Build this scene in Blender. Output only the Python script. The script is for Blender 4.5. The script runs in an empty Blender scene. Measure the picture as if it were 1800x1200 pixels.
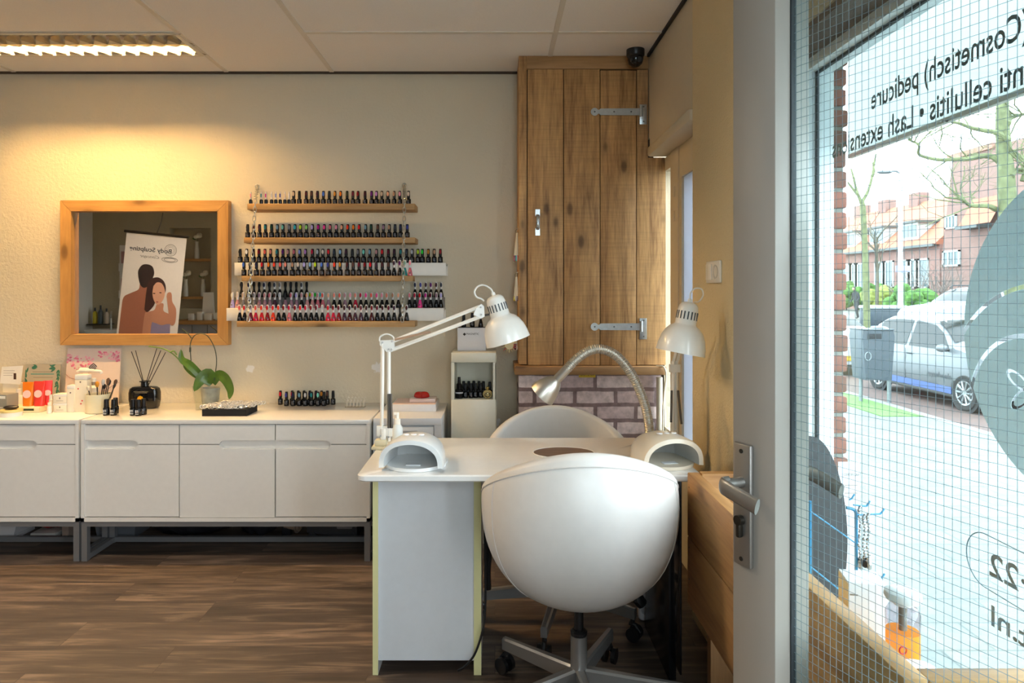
import bpy, bmesh, math, random
from mathutils import Vector, Matrix
R = math.radians
PI = math.pi
random.seed(7)
S = bpy.context.scene
COL = S.collection

# ---------------------------------------------------------------- camera
F = 1175.0            # focal length in pixels of the 1800 wide frame
VX, VY = 870.0, 508.0 # where the depth direction vanishes
CZ = 1.345            # eye height
cam = bpy.data.objects.new('camera', bpy.data.cameras.new('camera'))
COL.objects.link(cam)
cam.location = (0, 0, CZ)
cam.rotation_euler = (R(90), 0, 0)
cam.data.sensor_width = 36
cam.data.lens = 36 * F / 1800
cam.data.shift_x = (900 - VX) / 1800
cam.data.shift_y = (VY - 600) / 1800
cam.data.clip_start = 0.05
cam.data.clip_end = 400
S.camera = cam

def wx(px, D): return (px - VX) / F * D
def wz(py, D): return CZ - (py - VY) / F * D
def at(px, py, D): return Vector((wx(px, D), D, wz(py, D)))

# ---------------------------------------------------------------- materials
def lin(c):
    o = []
    for v in c[:3]:
        v = v / 255.0
        o.append(v / 12.92 if v <= 0.04045 else ((v + 0.055) / 1.055) ** 2.4)
    return (o[0], o[1], o[2], 1.0)

MATS = {}
class NT:
    def __init__(s, name):
        s.m = bpy.data.materials.new(name); s.m.use_nodes = True
        s.t = s.m.node_tree; s.t.nodes.clear()
        s.out = s.n('ShaderNodeOutputMaterial')
    def n(s, typ, **kw):
        nd = s.t.nodes.new(typ)
        for k, v in kw.items():
            if k.startswith('i_'):
                key = k[2:]
                key = int(key) if key.isdigit() else key.replace('_', ' ')
                nd.inputs[key].default_value = v
            else: setattr(nd, k, v)
        return nd
    def l(s, a, b): s.t.links.new(a, b)
    def ramp(s, fac, stops):
        r = s.n('ShaderNodeValToRGB')
        e = r.color_ramp.elements
        while len(e) > 1: e.remove(e[0])
        e[0].position = stops[0][0]; e[0].color = stops[0][1]
        for p, c in stops[1:]:
            k = e.new(p); k.color = c
        s.l(fac, r.inputs[0]); return r.outputs[0]
    def mix(s, fac, a, b, typ='MIX'):
        m = s.n('ShaderNodeMix', data_type='RGBA', blend_type=typ)
        for i, v in ((0, fac), (6, a), (7, b)):
            if hasattr(v, 'links') or hasattr(v, 'is_linked'): s.l(v, m.inputs[i])
            else: m.inputs[i].default_value = v
        return m.outputs[2]
    def math(s, op, a, b=0.0, c=None):
        m = s.n('ShaderNodeMath', operation=op)
        for i, v in enumerate((a, b) if c is None else (a, b, c)):
            if hasattr(v, 'is_linked'): s.l(v, m.inputs[i])
            else: m.inputs[i].default_value = v
        return m.outputs[0]
    def coords(s, scale=(1, 1, 1), rnd=0.0, rot=(0, 0, 0)):
        tc = s.n('ShaderNodeTexCoord')
        mp = s.n('ShaderNodeMapping'); mp.inputs['Scale'].default_value = scale
        mp.inputs['Rotation'].default_value = rot
        v = tc.outputs['Object']
        if rnd:
            oi = s.n('ShaderNodeObjectInfo')
            ml = s.n('ShaderNodeVectorMath', operation='SCALE'); ml.inputs[0].default_value = (rnd, rnd * .7, rnd * 1.3)
            s.l(oi.outputs['Random'], ml.inputs['Scale'])
            ad = s.n('ShaderNodeVectorMath', operation='ADD'); s.l(v, ad.inputs[0]); s.l(ml.outputs[0], ad.inputs[1]); v = ad.outputs[0]
        s.l(v, mp.inputs[0]); return mp.outputs[0]
    def bsdf(s, **kw):
        b = s.n('ShaderNodeBsdfPrincipled')
        for k, v in kw.items():
            k = k.replace('_', ' ')
            if hasattr(v, 'is_linked'): s.l(v, b.inputs[k])
            else: b.inputs[k].default_value = v
        return b
    def bump(s, h, strength=.3, dist=.01):
        b = s.n('ShaderNodeBump'); b.inputs['Strength'].default_value = strength; b.inputs['Distance'].default_value = dist
        s.l(h, b.inputs['Height']); return b.outputs[0]
    def done(s, sh):
        s.l(sh, s.out.inputs[0]); return s.m

def mat(name, c, rough=.5, metal=0.0, spec=.5, coat=0.0, noise=0.0, nscale=40, bump=0.0, sheen=0.0):
    """plain surface with a little procedural unevenness"""
    if name in MATS: return MATS[name]
    t = NT(name)
    col = lin(c)
    v = t.coords()
    nz = t.n('ShaderNodeTexNoise'); nz.inputs['Scale'].default_value = nscale; nz.inputs['Detail'].default_value = 4
    t.l(v, nz.inputs['Vector'])
    k = max(noise, .015)
    base = t.ramp(nz.outputs[0], [(.3, tuple(x * (1 - k) for x in col[:3]) + (1,)), (.7, tuple(min(1, x * (1 + k)) for x in col[:3]) + (1,))])
    b = t.bsdf(Base_Color=base, Roughness=rough, Metallic=metal)
    b.inputs['Specular IOR Level'].default_value = spec
    b.inputs['Coat Weight'].default_value = coat
    b.inputs['Coat Roughness'].default_value = .08
    if sheen: b.inputs['Sheen Weight'].default_value = sheen
    if bump: t.l(t.bump(nz.outputs[0], bump, .004), b.inputs['Normal'])
    MATS[name] = t.done(b.outputs[0]); return MATS[name]

def emit(name, c, strength):
    if name in MATS: return MATS[name]
    t = NT(name)
    e = t.n('ShaderNodeEmission'); e.inputs[0].default_value = lin(c); e.inputs[1].default_value = strength
    MATS[name] = t.done(e.outputs[0]); return MATS[name]

def glass(name, tint=(240, 248, 248), refl=1.0, rough=0.0):
    """thin clear pane: lets light straight through, reflects by angle"""
    if name in MATS: return MATS[name]
    t = NT(name)
    tr = t.n('ShaderNodeBsdfTransparent'); tr.inputs[0].default_value = lin(tint)
    gl = t.n('ShaderNodeBsdfGlossy'); gl.inputs['Roughness'].default_value = rough
    lw = t.n('ShaderNodeLayerWeight'); lw.inputs[0].default_value = .5
    fr = t.math('ADD', .035, t.math('MULTIPLY', t.math('POWER', lw.outputs['Facing'], 5.0), .9))
    m = t.n('ShaderNodeMixShader')
    t.l(t.math('MULTIPLY', fr, refl), m.inputs[0]); t.l(tr.outputs[0], m.inputs[1]); t.l(gl.outputs[0], m.inputs[2])
    MATS[name] = t.done(m.outputs[0]); return MATS[name]

def film(name, c, clear=.3, rough=.4, transl=.4):
    """vinyl or frosted sheet: partly see-through, partly scattering both ways"""
    if name in MATS: return MATS[name]
    t = NT(name)
    tr = t.n('ShaderNodeBsdfTransparent')
    d = t.n('ShaderNodeBsdfDiffuse'); d.inputs[0].default_value = lin(c)
    tl = t.n('ShaderNodeBsdfTranslucent'); tl.inputs[0].default_value = lin(c)
    m1 = t.n('ShaderNodeMixShader'); m1.inputs[0].default_value = transl
    t.l(d.outputs[0], m1.inputs[1]); t.l(tl.outputs[0], m1.inputs[2])
    m = t.n('ShaderNodeMixShader'); m.inputs[0].default_value = clear
    t.l(m1.outputs[0], m.inputs[1]); t.l(tr.outputs[0], m.inputs[2])
    MATS[name] = t.done(m.outputs[0]); return MATS[name]

def wood(name, light, dark, axis='X', scale=1.0, rough=.6, saw=False, knots=True, contrast=1.0):
    if name in MATS: return MATS[name]
    t = NT(name)
    st = {'X': (1.2, 14, 14), 'Y': (14, 1.2, 14), 'Z': (14, 14, 1.2)}[axis]
    v = t.coords(tuple(q * scale for q in st), rnd=7.0)
    n1 = t.n('ShaderNodeTexNoise'); n1.inputs['Scale'].default_value = 1.0; n1.inputs['Detail'].default_value = 8; n1.inputs['Roughness'].default_value = .62; n1.inputs['Distortion'].default_value = .6
    t.l(v, n1.inputs['Vector'])
    n2 = t.n('ShaderNodeTexNoise'); n2.inputs['Scale'].default_value = 6.0; n2.inputs['Detail'].default_value = 3
    t.l(v, n2.inputs['Vector'])
    f = t.math('ADD', t.math('MULTIPLY', n1.outputs[0], .7), t.math('MULTIPLY', n2.outputs[0], .3))
    L, D = lin(light), lin(dark)
    mid = tuple((a * .6 + b * .4) for a, b in zip(L, D))
    w = .22 / contrast
    col = t.ramp(f, [(.5 - w, D), (.5, mid), (.5 + w * .8, L)])
    if knots:
        ks = {'X': (3.2, 7, 7), 'Y': (7, 3.2, 7), 'Z': (7, 7, 3.2)}[axis]
        kv = t.coords(tuple(q * scale for q in ks), rnd=7.0)
        vo = t.n('ShaderNodeTexVoronoi'); vo.inputs['Scale'].default_value = 1.0
        t.l(kv, vo.inputs['Vector'])
        kn = t.ramp(vo.outputs['Distance'], [(.0, (1, 1, 1, 1)), (.10, (.85, .85, .85, 1)), (.17, (.25, .25, .25, 1)), (.34, (0, 0, 0, 1))])
        col = t.mix(t.math('MULTIPLY', kn, .85), col, tuple(q * .35 for q in D[:3]) + (1,))
    nb = n2.outputs[0]
    if saw:
        sv = t.coords({'Z': (3, 3, 110), 'X': (110, 3, 3), 'Y': (3, 110, 3)}[axis], rnd=3)
        ns = t.n('ShaderNodeTexNoise'); ns.inputs['Scale'].default_value = 1.0; ns.inputs['Detail'].default_value = 3
        t.l(sv, ns.inputs['Vector'])
        sf = t.ramp(ns.outputs[0], [(.35, (.72, .72, .72, 1)), (.55, (1, 1, 1, 1))])
        col = t.mix(.40, col, sf, 'MULTIPLY')
    b = t.bsdf(Base_Color=col, Roughness=rough)
    t.l(t.bump(nb, .25, .003), b.inputs['Normal'])
    MATS[name] = t.done(b.outputs[0]); return MATS[name]

def plaster(name, c, bump=.5, scale=60, blotch=.05, patches=()):
    t = NT(name)
    v = t.coords()
    n1 = t.n('ShaderNodeTexNoise'); n1.inputs['Scale'].default_value = scale; n1.inputs['Detail'].default_value = 5; n1.inputs['Roughness'].default_value = .6
    t.l(v, n1.inputs['Vector'])
    n2 = t.n('ShaderNodeTexNoise'); n2.inputs['Scale'].default_value = 2.5; n2.inputs['Detail'].default_value = 3
    t.l(v, n2.inputs['Vector'])
    col = lin(c)
    base = t.ramp(n2.outputs[0], [(.3, tuple(q * (1 - blotch) for q in col[:3]) + (1,)), (.7, col)])
    for (x, y, z, r) in patches:    # filler left on the wall
        sub = t.n('ShaderNodeVectorMath', operation='DISTANCE'); t.l(v, sub.inputs[0]); sub.inputs[1].default_value = (x, y, z)
        nn = t.n('ShaderNodeTexNoise'); nn.inputs['Scale'].default_value = 45; nn.inputs['Detail'].default_value = 3; t.l(v, nn.inputs['Vector'])
        d = t.math('ADD', sub.outputs['Value'], t.math('MULTIPLY', t.math('SUBTRACT', nn.outputs[0], .5), r * 2.2))
        fac = t.ramp(d, [(0, (1, 1, 1, 1)), (r * .9, (1, 1, 1, 1)), (r * 1.1, (0, 0, 0, 1))])
        base = t.mix(fac, base, lin((235, 232, 228)))
    b = t.bsdf(Base_Color=base, Roughness=.85)
    b.inputs['Specular IOR Level'].default_value = .25
    t.l(t.bump(n1.outputs[0], bump, .006), b.inputs['Normal'])
    return t.done(b.outputs[0])

def planks(name, c1, c2, c3, w=1.2, h=.18, rough=.45):
    t = NT(name)
    tc = t.n('ShaderNodeTexCoord')
    br = t.n('ShaderNodeTexBrick'); br.offset = .37; br.offset_frequency = 2
    br.inputs['Color1'].default_value = (0, 0, 0, 1); br.inputs['Color2'].default_value = (1, 1, 1, 1); br.inputs['Mortar'].default_value = (.5, .5, .5, 1)
    br.inputs['Scale'].default_value = 1; br.inputs['Brick Width'].default_value = w; br.inputs['Row Height'].default_value = h
    br.inputs['Mortar Size'].default_value = .0012
    t.l(tc.outputs['Object'], br.inputs['Vector'])
    off = t.n('ShaderNodeVectorMath', operation='SCALE'); off.inputs[0].default_value = (17, 31, 5)
    t.l(br.outputs['Color'], off.inputs['Scale'])
    ad = t.n('ShaderNodeVectorMath', operation='ADD'); t.l(tc.outputs['Object'], ad.inputs[0]); t.l(off.outputs[0], ad.inputs[1])
    def nz(sx, sy, det, dis=0):
        mp = t.n('ShaderNodeMapping'); mp.inputs['Scale'].default_value = (sx, sy, 1); t.l(ad.outputs[0], mp.inputs[0])
        n = t.n('ShaderNodeTexNoise'); n.inputs['Scale'].default_value = 1; n.inputs['Detail'].default_value = det; n.inputs['Distortion'].default_value = dis; n.inputs['Roughness'].default_value = .6
        t.l(mp.outputs[0], n.inputs['Vector']); return n.outputs[0]
    a = nz(1.6, 16, 7, 1.2); g = nz(5, 130, 4); k = nz(2.2, 7, 2)
    f = t.math('ADD', t.math('MULTIPLY', a, .55), t.math('ADD', t.math('MULTIPLY', g, .25), t.math('MULTIPLY', k, .2)))
    col = t.ramp(f, [(.32, lin(c1)), (.5, lin(c2)), (.66, lin(c3))])
    tone = t.ramp(br.outputs['Color'], [(0, (.82, .82, .82, 1)), (1, (1.12, 1.1, 1.08, 1))])
    col = t.mix(1.0, col, tone, 'MULTIPLY')
    col = t.mix(t.math('MULTIPLY', br.outputs['Fac'], .6), col, lin((30, 22, 18)))
    b = t.bsdf(Base_Color=col, Roughness=t.ramp(g, [(.3, (rough, rough, rough, 1)), (.7, (rough + .12,) * 3 + (1,))]))
    t.l(t.bump(g, .15, .002), b.inputs['Normal'])
    return t.done(b.outputs[0])

def brickmat(name, c1, c2, cm, bw=.22, bh=.065, mortar=.012, axis='XZ', photo=False):
    t = NT(name)
    tc = t.n('ShaderNodeTexCoord')
    sp = t.n('ShaderNodeSeparateXYZ'); t.l(tc.outputs['Object'], sp.inputs[0])
    cb = t.n('ShaderNodeCombineXYZ')
    t.l(sp.outputs['XYZ'.index(axis[0])], cb.inputs[0]); t.l(sp.outputs['XYZ'.index(axis[1])], cb.inputs[1])
    nz = t.n('ShaderNodeTexNoise'); nz.inputs['Scale'].default_value = 9; nz.inputs['Detail'].default_value = 6
    t.l(tc.outputs['Object'], nz.inputs['Vector'])
    wob = t.n('ShaderNodeVectorMath', operation='MULTIPLY_ADD'); wob.inputs[1].default_value = (.012, .012, 0) if photo else (.003, .003, 0)
    t.l(nz.outputs['Color'], wob.inputs[0]); t.l(cb.outputs[0], wob.inputs[2])
    br = t.n('ShaderNodeTexBrick')
    br.inputs['Color1'].default_value = lin(c1); br.inputs['Color2'].default_value = lin(c2); br.inputs['Mortar'].default_value = lin(cm)
    br.inputs['Scale'].default_value = 1; br.inputs['Brick Width'].default_value = bw; br.inputs['Row Height'].default_value = bh
    br.inputs['Mortar Size'].default_value = mortar; br.inputs['Mortar Smooth'].default_value = .3
    t.l(wob.outputs[0], br.inputs['Vector'])
    n2 = t.n('ShaderNodeTexNoise'); n2.inputs['Scale'].default_value = 22; n2.inputs['Detail'].default_value = 8; n2.inputs['Roughness'].default_value = .7
    t.l(tc.outputs['Object'], n2.inputs['Vector'])
    sh = t.ramp(n2.outputs[0], [(.3, (.62, .6, .6, 1)), (.65, (1.15, 1.15, 1.15, 1))])
    col = t.mix(1.0 if photo else .6, br.outputs['Color'], sh, 'MULTIPLY')
    b = t.bsdf(Base_Color=col, Roughness=.8)
    h = t.math('SUBTRACT', 1.0, br.outputs['Fac'])
    t.l(t.bump(h, .12 if photo else .5, .006), b.inputs['Normal'])
    return t.done(b.outputs[0])

# ---------------------------------------------------------------- mesh building
class MB:
    def __init__(s): s.v = []; s.f = []; s.M = Matrix.Identity(4)
    def add(s, vs, fs):
        b = len(s.v)
        s.v += [s.M @ Vector(p) for p in vs]
        s.f += [tuple(b + i for i in f) for f in fs]
        return s
    def at(s, M): s.M = M; return s
    def box(s, x0, x1, y0, y1, z0, z1, bev=0.0, seg=2):
        if x0 > x1: x0, x1 = x1, x0
        if y0 > y1: y0, y1 = y1, y0
        if z0 > z1: z0, z1 = z1, z0
        vs = [(x, y, z) for x in (x0, x1) for y in (y0, y1) for z in (z0, z1)]
        fs = [(0, 1, 3, 2), (4, 6, 7, 5), (0, 4, 5, 1), (2, 3, 7, 6), (0, 2, 6, 4), (1, 5, 7, 3)]
        if not bev: return s.add(vs, fs)
        bm = bmesh.new()
        bv = [bm.verts.new(p) for p in vs]
        for f in fs: bm.faces.new([bv[i] for i in f])
        bev = min(bev, .49 * min(x1 - x0, y1 - y0, z1 - z0))
        bmesh.ops.bevel(bm, geom=bm.edges[:], offset=bev, segments=seg, affect='EDGES', profile=.5)
        return s.bm(bm)
    def bm(s, bm):
        bm.verts.ensure_lookup_table(); bm.verts.index_update()
        s.add([v.co.copy() for v in bm.verts], [tuple(v.index for v in f.verts) for f in bm.faces])
        bm.free(); return s
    def lathe(s, prof, seg=24, c=(0, 0, 0), M=None):
        """prof = [(r, z)] turned about z; M places it"""
        vs, fs, rings = [], [], []
        M = M or Matrix.Translation(c)
        for r, z in prof:
            if r < 1e-6: rings.append([len(vs)]); vs.append(M @ Vector((0, 0, z)))
            else:
                rings.append(list(range(len(vs), len(vs) + seg)))
                for i in range(seg):
                    a = 2 * PI * i / seg
                    vs.append(M @ Vector((r * math.cos(a), r * math.sin(a), z)))
        for a, b in zip(rings, rings[1:]):
            if len(a) == 1 and len(b) == 1: continue
            for i in range(seg):
                j = (i + 1) % seg
                if len(a) == 1: fs.append((a[0], b[j], b[i]))
                elif len(b) == 1: fs.append((a[i], a[j], b[0]))
                else: fs.append((a[i], a[j], b[j], b[i]))
        return s.add(vs, fs)
    def cyl(s, p, q, r, seg=16, r2=None):
        return s.tube([p, q], [r, r if r2 is None else r2], seg)
    def tube(s, path, r, seg=8, closed=False, caps=True, flat=1.0):
        P = [Vector(p) for p in path]
        n = len(P)
        rr = r if isinstance(r, (list, tuple)) else [r] * n
        T = []
        for i in range(n):
            a = P[(i - 1) % n] if (closed or i > 0) else P[i]
            b = P[(i + 1) % n] if (closed or i < n - 1) else P[i]
            d = (b - a); T.append(d.normalized() if d.length > 1e-9 else Vector((0, 0, 1)))
        up = Vector((0, 0, 1)) if abs(T[0].z) < .95 else Vector((0, 1, 0))
        N = (up - T[0] * up.dot(T[0])).normalized()
        vs, fs = [], []
        for i in range(n):
            N = (N - T[i] * N.dot(T[i]))
            N = N.normalized() if N.length > 1e-6 else T[i].orthogonal().normalized()
            B = T[i].cross(N)
            for k in range(seg):
                a = 2 * PI * k / seg
                vs.append(P[i] + (N * math.cos(a) * flat + B * math.sin(a)) * rr[i])
        for i in range(n if closed else n - 1):
            a = i * seg; b = ((i + 1) % n) * seg
            for k in range(seg):
                j = (k + 1) % seg
                fs.append((a + k, a + j, b + j, b + k))
        if caps and not closed:
            fs.append(tuple(reversed(range(seg)))); fs.append(tuple(range((n - 1) * seg, n * seg)))
        return s.add(vs, fs)
    def sphere(s, c, r, seg=16, rings=10, M=None):
        rx, ry, rz = r if isinstance(r, (tuple, list)) else (r, r, r)
        T = (M or Matrix.Translation(c)) @ Matrix.Diagonal((rx, ry, rz, 1))
        return s.lathe([(math.sin(PI * i / rings), -math.cos(PI * i / rings)) for i in range(rings + 1)], seg, M=T)
    def prism(s, poly, d, M=None):
        """poly in local xy, thickness d along local z"""
        M = M or Matrix.Identity(4)
        n = len(poly)
        vs = [M @ Vector((x, y, 0)) for x, y in poly] + [M @ Vector((x, y, d)) for x, y in poly]
        fs = [tuple(reversed(range(n))), tuple(range(n, 2 * n))]
        for i in range(n):
            j = (i + 1) % n
            fs.append((i, j, n + j, n + i))
        return s.add(vs, fs)
    def grid(s, rows, closed_u=False, closed_v=False):
        """rows = list of equal-length point lists"""
        m, n = len(rows), len(rows[0])
        vs = [p for r in rows for p in r]; fs = []
        for i in range(m if closed_v else m - 1):
            i2 = (i + 1) % m
            for j in range(n if closed_u else n - 1):
                j2 = (j + 1) % n
                fs.append((i * n + j, i * n + j2, i2 * n + j2, i2 * n + j))
        return s.add(vs, fs)
    def text(s, body, M, height=None, width=None, depth=.0006, font_shear=0.0, space=1.0, bold=.0):
        cu = bpy.data.curves.new('t', 'FONT'); cu.body = body; cu.shear = font_shear; cu.space_character = space
        cu.resolution_u = 3; cu.offset = bold
        ob = bpy.data.objects.new('t', cu); COL.objects.link(ob)
        dg = bpy.context.evaluated_depsgraph_get()
        me = bpy.data.meshes.new_from_object(ob.evaluated_get(dg))
        xs = [v.co.x for v in me.vertices] or [0, 1]; ys = [v.co.y for v in me.vertices] or [0, 1]
        k = 1.0; ky = None
        if height: k = height / .72
        sx = width / (max(xs) - min(xs)) if width else k
        sy = k if height else sx
        x0 = min(xs)
        s.add([M @ Vector(((v.co.x - x0) * sx, v.co.y * sy, depth)) for v in me.vertices], [tuple(p.vertices) for p in me.polygons])
        bpy.data.objects.remove(ob); bpy.data.curves.remove(cu); bpy.data.meshes.remove(me)
        return s
    def obj(s, name, m, parent=None, smooth=35, label=None):
        me = bpy.data.meshes.new(name)
        me.from_pydata([tuple(v) for v in s.v], [], s.f)
        bm = bmesh.new(); bm.from_mesh(me)
        if smooth is not None or True: bmesh.ops.recalc_face_normals(bm, faces=bm.faces[:])
        bm.to_mesh(me); bm.free()
        if m is not None: me.materials.append(m)
        if smooth:
            for p in me.polygons: p.use_smooth = True
            me.set_sharp_from_angle(angle=R(smooth))
        me.update()
        o = bpy.data.objects.new(name, me); COL.objects.link(o)
        if parent is not None: o.parent = parent
        if label: o['label'] = label
        return o

def tag(o, label, cat, group=None, kind=None):
    o['label'] = label; o['category'] = cat
    if group: o['group'] = group
    if kind: o['kind'] = kind
    return o
def thing(name, label, cat, loc=(0, 0, 0), rz=0.0, group=None, rot=None):
    o = bpy.data.objects.new(name, None); COL.objects.link(o)
    o.empty_display_size = .05
    o.location = loc; o.rotation_euler = rot or (0, 0, rz)
    return tag(o, label, cat, group)
def struct(name, mb, m, parent=None, smooth=35, label=None):
    o = mb.obj(name, m, parent, smooth)
    if parent is None: o['kind'] = 'structure'
    if label: o['label'] = label
    return o
def dup(root, loc=None, rz=None, label=None, group=None, children=True):
    r = root.copy(); COL.objects.link(r)
    if loc is not None: r.location = loc
    if rz is not None: r.rotation_euler = (0, 0, rz)
    if label: r['label'] = label
    if group: r['group'] = group
    for ch in list(root.children):
        c = ch.copy(); COL.objects.link(c); c.parent = r
        for g in ch.children:
            d = g.copy(); COL.objects.link(d); d.parent = c
    return r
ORD = ['first', 'second', 'third', 'fourth', 'fifth', 'sixth', 'seventh', 'eighth', 'ninth', 'tenth', 'eleventh', 'twelfth', 'thirteenth', 'fourteenth', 'fifteenth', 'sixteenth', 'seventeenth', 'eighteenth', 'nineteenth']
def ordinal(n):
    if n <= 19: return ORD[n - 1]
    t, u = divmod(n, 10)
    T = {2: 'twent', 3: 'thirt', 4: 'fort', 5: 'fift'}[t]
    return T + 'ieth' if u == 0 else T + 'y-' + ORD[u - 1]
def spline(pts, n=8):
    """Catmull-Rom through pts"""
    P = [Vector(p) for p in pts]; out = []
    for i in range(len(P) - 1):
        p0 = P[i - 1] if i else P[0] * 2 - P[1]
        p1, p2 = P[i], P[i + 1]
        p3 = P[i + 2] if i + 2 < len(P) else P[-1] * 2 - P[-2]
        for k in range(n):
            t = k / n
            out.append(.5 * ((2 * p1) + (p2 - p0) * t + (2 * p0 - 5 * p1 + 4 * p2 - p3) * t * t + (3 * p1 - p0 - 3 * p2 + p3) * t ** 3))
    out.append(P[-1]); return out
def axis_m(origin, zdir, xhint=(1, 0, 0)):
    z = Vector(zdir).normalized(); x = Vector(xhint); x = (x - z * x.dot(z)).normalized(); y = z.cross(x)
    return Matrix.Translation(origin) @ Matrix((x, y, z)).transposed().to_4x4()
FRONT = Matrix.Rotation(R(90), 4, 'X')      # local xy drawn on a face that looks towards -y
def front(x, y, z): return Matrix.Translation((x, y, z)) @ FRONT
# ================================================================ the room
CEIL = CZ + 1.229
BACK = 3.80
WX = .81          # inner face of the pier on the window side
white_paint = mat('white_paint', (232, 230, 224), .45)
cream_paint = mat('cream_paint', (214, 203, 180), .5)
door_paint = mat('door_paint', (156, 150, 142), .4, noise=.02, nscale=6)
m_back = plaster('back_wall_plaster', (218, 208, 186), .55, 55, .04, [(wx(440, 3.8), 3.8, wz(648, 3.8), .022), (wx(662, 3.8), 3.8, wz(646, 3.8), .026), (wx(874, 3.8), 3.8, wz(741, 3.8), .018)])
m_pier = plaster('pier_stucco', (222, 205, 166), .9, 90, .03)
m_room = plaster('room_plaster', (186, 176, 150), .4, 55, .04)
m_ceil = mat('ceiling_tile', (246, 243, 238), .9, noise=.02, nscale=160, bump=.15, spec=.1)
m_floor = planks('floor_planks', (30, 25, 22), (76, 64, 56), (136, 117, 102))

f = MB().box(-5.1, 1.05, -.9, 3.8, -.06, 0)
struct('floor', f, m_floor)
struct('wall_back', MB().box(-5.2, 1.05, 3.8, 3.92, 0, CEIL + .1), m_back)
struct('wall_left', MB().box(-5.2, -5.1, -1.0, 3.8, 0, CEIL + .1), white_paint)
# wall behind the camera, with a shelf recess in it
nx0, nx1, nz0, nz1 = -4.12, -3.60, 1.10, 2.12
w = MB()
w.box(-5.1, nx0, -1.02, -.9, 0, CEIL + .1).box(nx1, -.15, -1.02, -.9, 0, CEIL + .1).box(.74, 1.05, -1.02, -.9, 0, CEIL + .1).box(-.15, .74, -1.02, -.9, 0, .8).box(-.15, .74, -1.02, -.9, 2.36, CEIL + .1)
w.box(nx0, nx1, -1.02, -.9, 0, nz0).box(nx0, nx1, -1.02, -.9, nz1, CEIL + .1).box(nx0 - .02, nx1 + .02, -1.1, -1.02, nz0 - .02, nz1 + .02)
struct('wall_front', w, m_room)
LUM = [(-2.717, -1.517, 3.2, 3.5), (-2.717, -1.517, 2.0, 2.3)]
cb = MB()
xs = sorted({-5.1, 1.05} | {v for q in LUM for v in q[:2]}); ys = sorted({-.9, 3.8} | {v for q in LUM for v in q[2:]})
for xa, xb in zip(xs, xs[1:]):
    for ya, yb in zip(ys, ys[1:]):
        if not any(q[0] <= xa and xb <= q[1] and q[2] <= ya and yb <= q[3] for q in LUM): cb.box(xa, xb, ya, yb, CEIL, CEIL + .1)
struct('ceiling', cb, m_ceil, None, 0)

# ceiling grid: one trim per run of bars
bar = mat('ceiling_bar', (226, 220, 208), .5)
n = 1
for x in (-3.917, -2.717, -1.517, -.922, .291):
    struct('trim_%d' % n, MB().box(x - .012, x + .012, -.9, 3.79, CEIL - .004, CEIL + .004), bar); n += 1
for (y, x0, x1) in ((3.2, -5.1, -1.517), (3.2, -.922, .81), (2.6, -5.1, .81), (2.0, -5.1, -1.517), (2.0, -.922, .81), (1.4, -5.1, .81), (.8, -5.1, -1.517), (.8, -.922, .81), (.2, -5.1, .81)):
    struct('trim_%d' % n, MB().box(x0, x1, y - .012, y + .012, CEIL - .0042, CEIL + .004), bar); n += 1
struct('trim_%d' % n, MB().box(-5.1, .13, 3.775, 3.799, CEIL - .008, CEIL + .002), mat('dark_gap', (70, 62, 52), .8)); n += 1
struct('trim_%d' % n, MB().box(WX - .014, WX - .001, -.9, 3.5, CEIL - .014, CEIL + .002), mat('black_gap', (26, 24, 22), .7)); n += 1

# window side: pier, beam, parapets
struct('pillar', MB().box(WX, 1.0, 2.0, 2.74, 0, CEIL), m_pier)
LB = 2.036
struct('lintel', MB().box(WX, 1.05, 2.741, 3.50, LB + .05, CEIL).box(WX - .014, 1.0, 2.741, 3.50, LB, LB + .052, .012).box(WX, 1.05, 3.501, 3.8, LB + .1, CEIL), mat('beam_paint', (205, 194, 172), .6))
struct('wall_right', MB().box(WX, 1.05, -.9, 1.999, LB, CEIL)
       .box(.92, 1.05, .47, 1.999, 0, .385).box(.86, 1.05, .39, .469, 0, LB).box(WX, 1.05, -.9, -.58, 0, LB)
       .box(.92, 1.05, 2.741, 3.8, 0, .55), m_room)
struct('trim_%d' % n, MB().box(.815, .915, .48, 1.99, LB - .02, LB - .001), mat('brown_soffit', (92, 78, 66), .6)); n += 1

# side window beyond the pier
m_clear = glass('clear_glass', (246, 250, 250))
m_pale = film('pale_film', (184, 192, 202), .03, transl=.45)
wf = MB().box(.885, .985, 3.235, 3.375, .55, LB - .001, .003).box(.895, .985, 3.53, 3.799, .55, LB - .001)
wf.box(.895, .985, 3.375, 3.53, .55, .62).box(.895, .985, 3.375, 3.53, 1.965, LB - .001)
wf.box(.893, .985, 2.741, 3.235, .55, .62).box(.893, .985, 2.741, 3.235, 1.884, LB - .001).box(.893, .985, 3.195, 3.235, .62, 1.884).box(.893, .985, 2.741, 2.78, .62, 1.884)
w1 = struct('window_1', wf, cream_paint)
struct('window_pane', MB().box(.901, .905, 3.375, 3.53, .62, 1.965), m_clear, w1)
struct('window_pane', MB().box(.903, .907, 2.78, 3.195, .62, 1.884), m_pale, w1)
hg = MB()
for z in (1.80, 1.68, 1.02, .9): hg.cyl((.883, 3.29, z), (.883, 3.29, z + .05), .006, 8)
hg.obj('window_hinge', cream_paint, w1)

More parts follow.
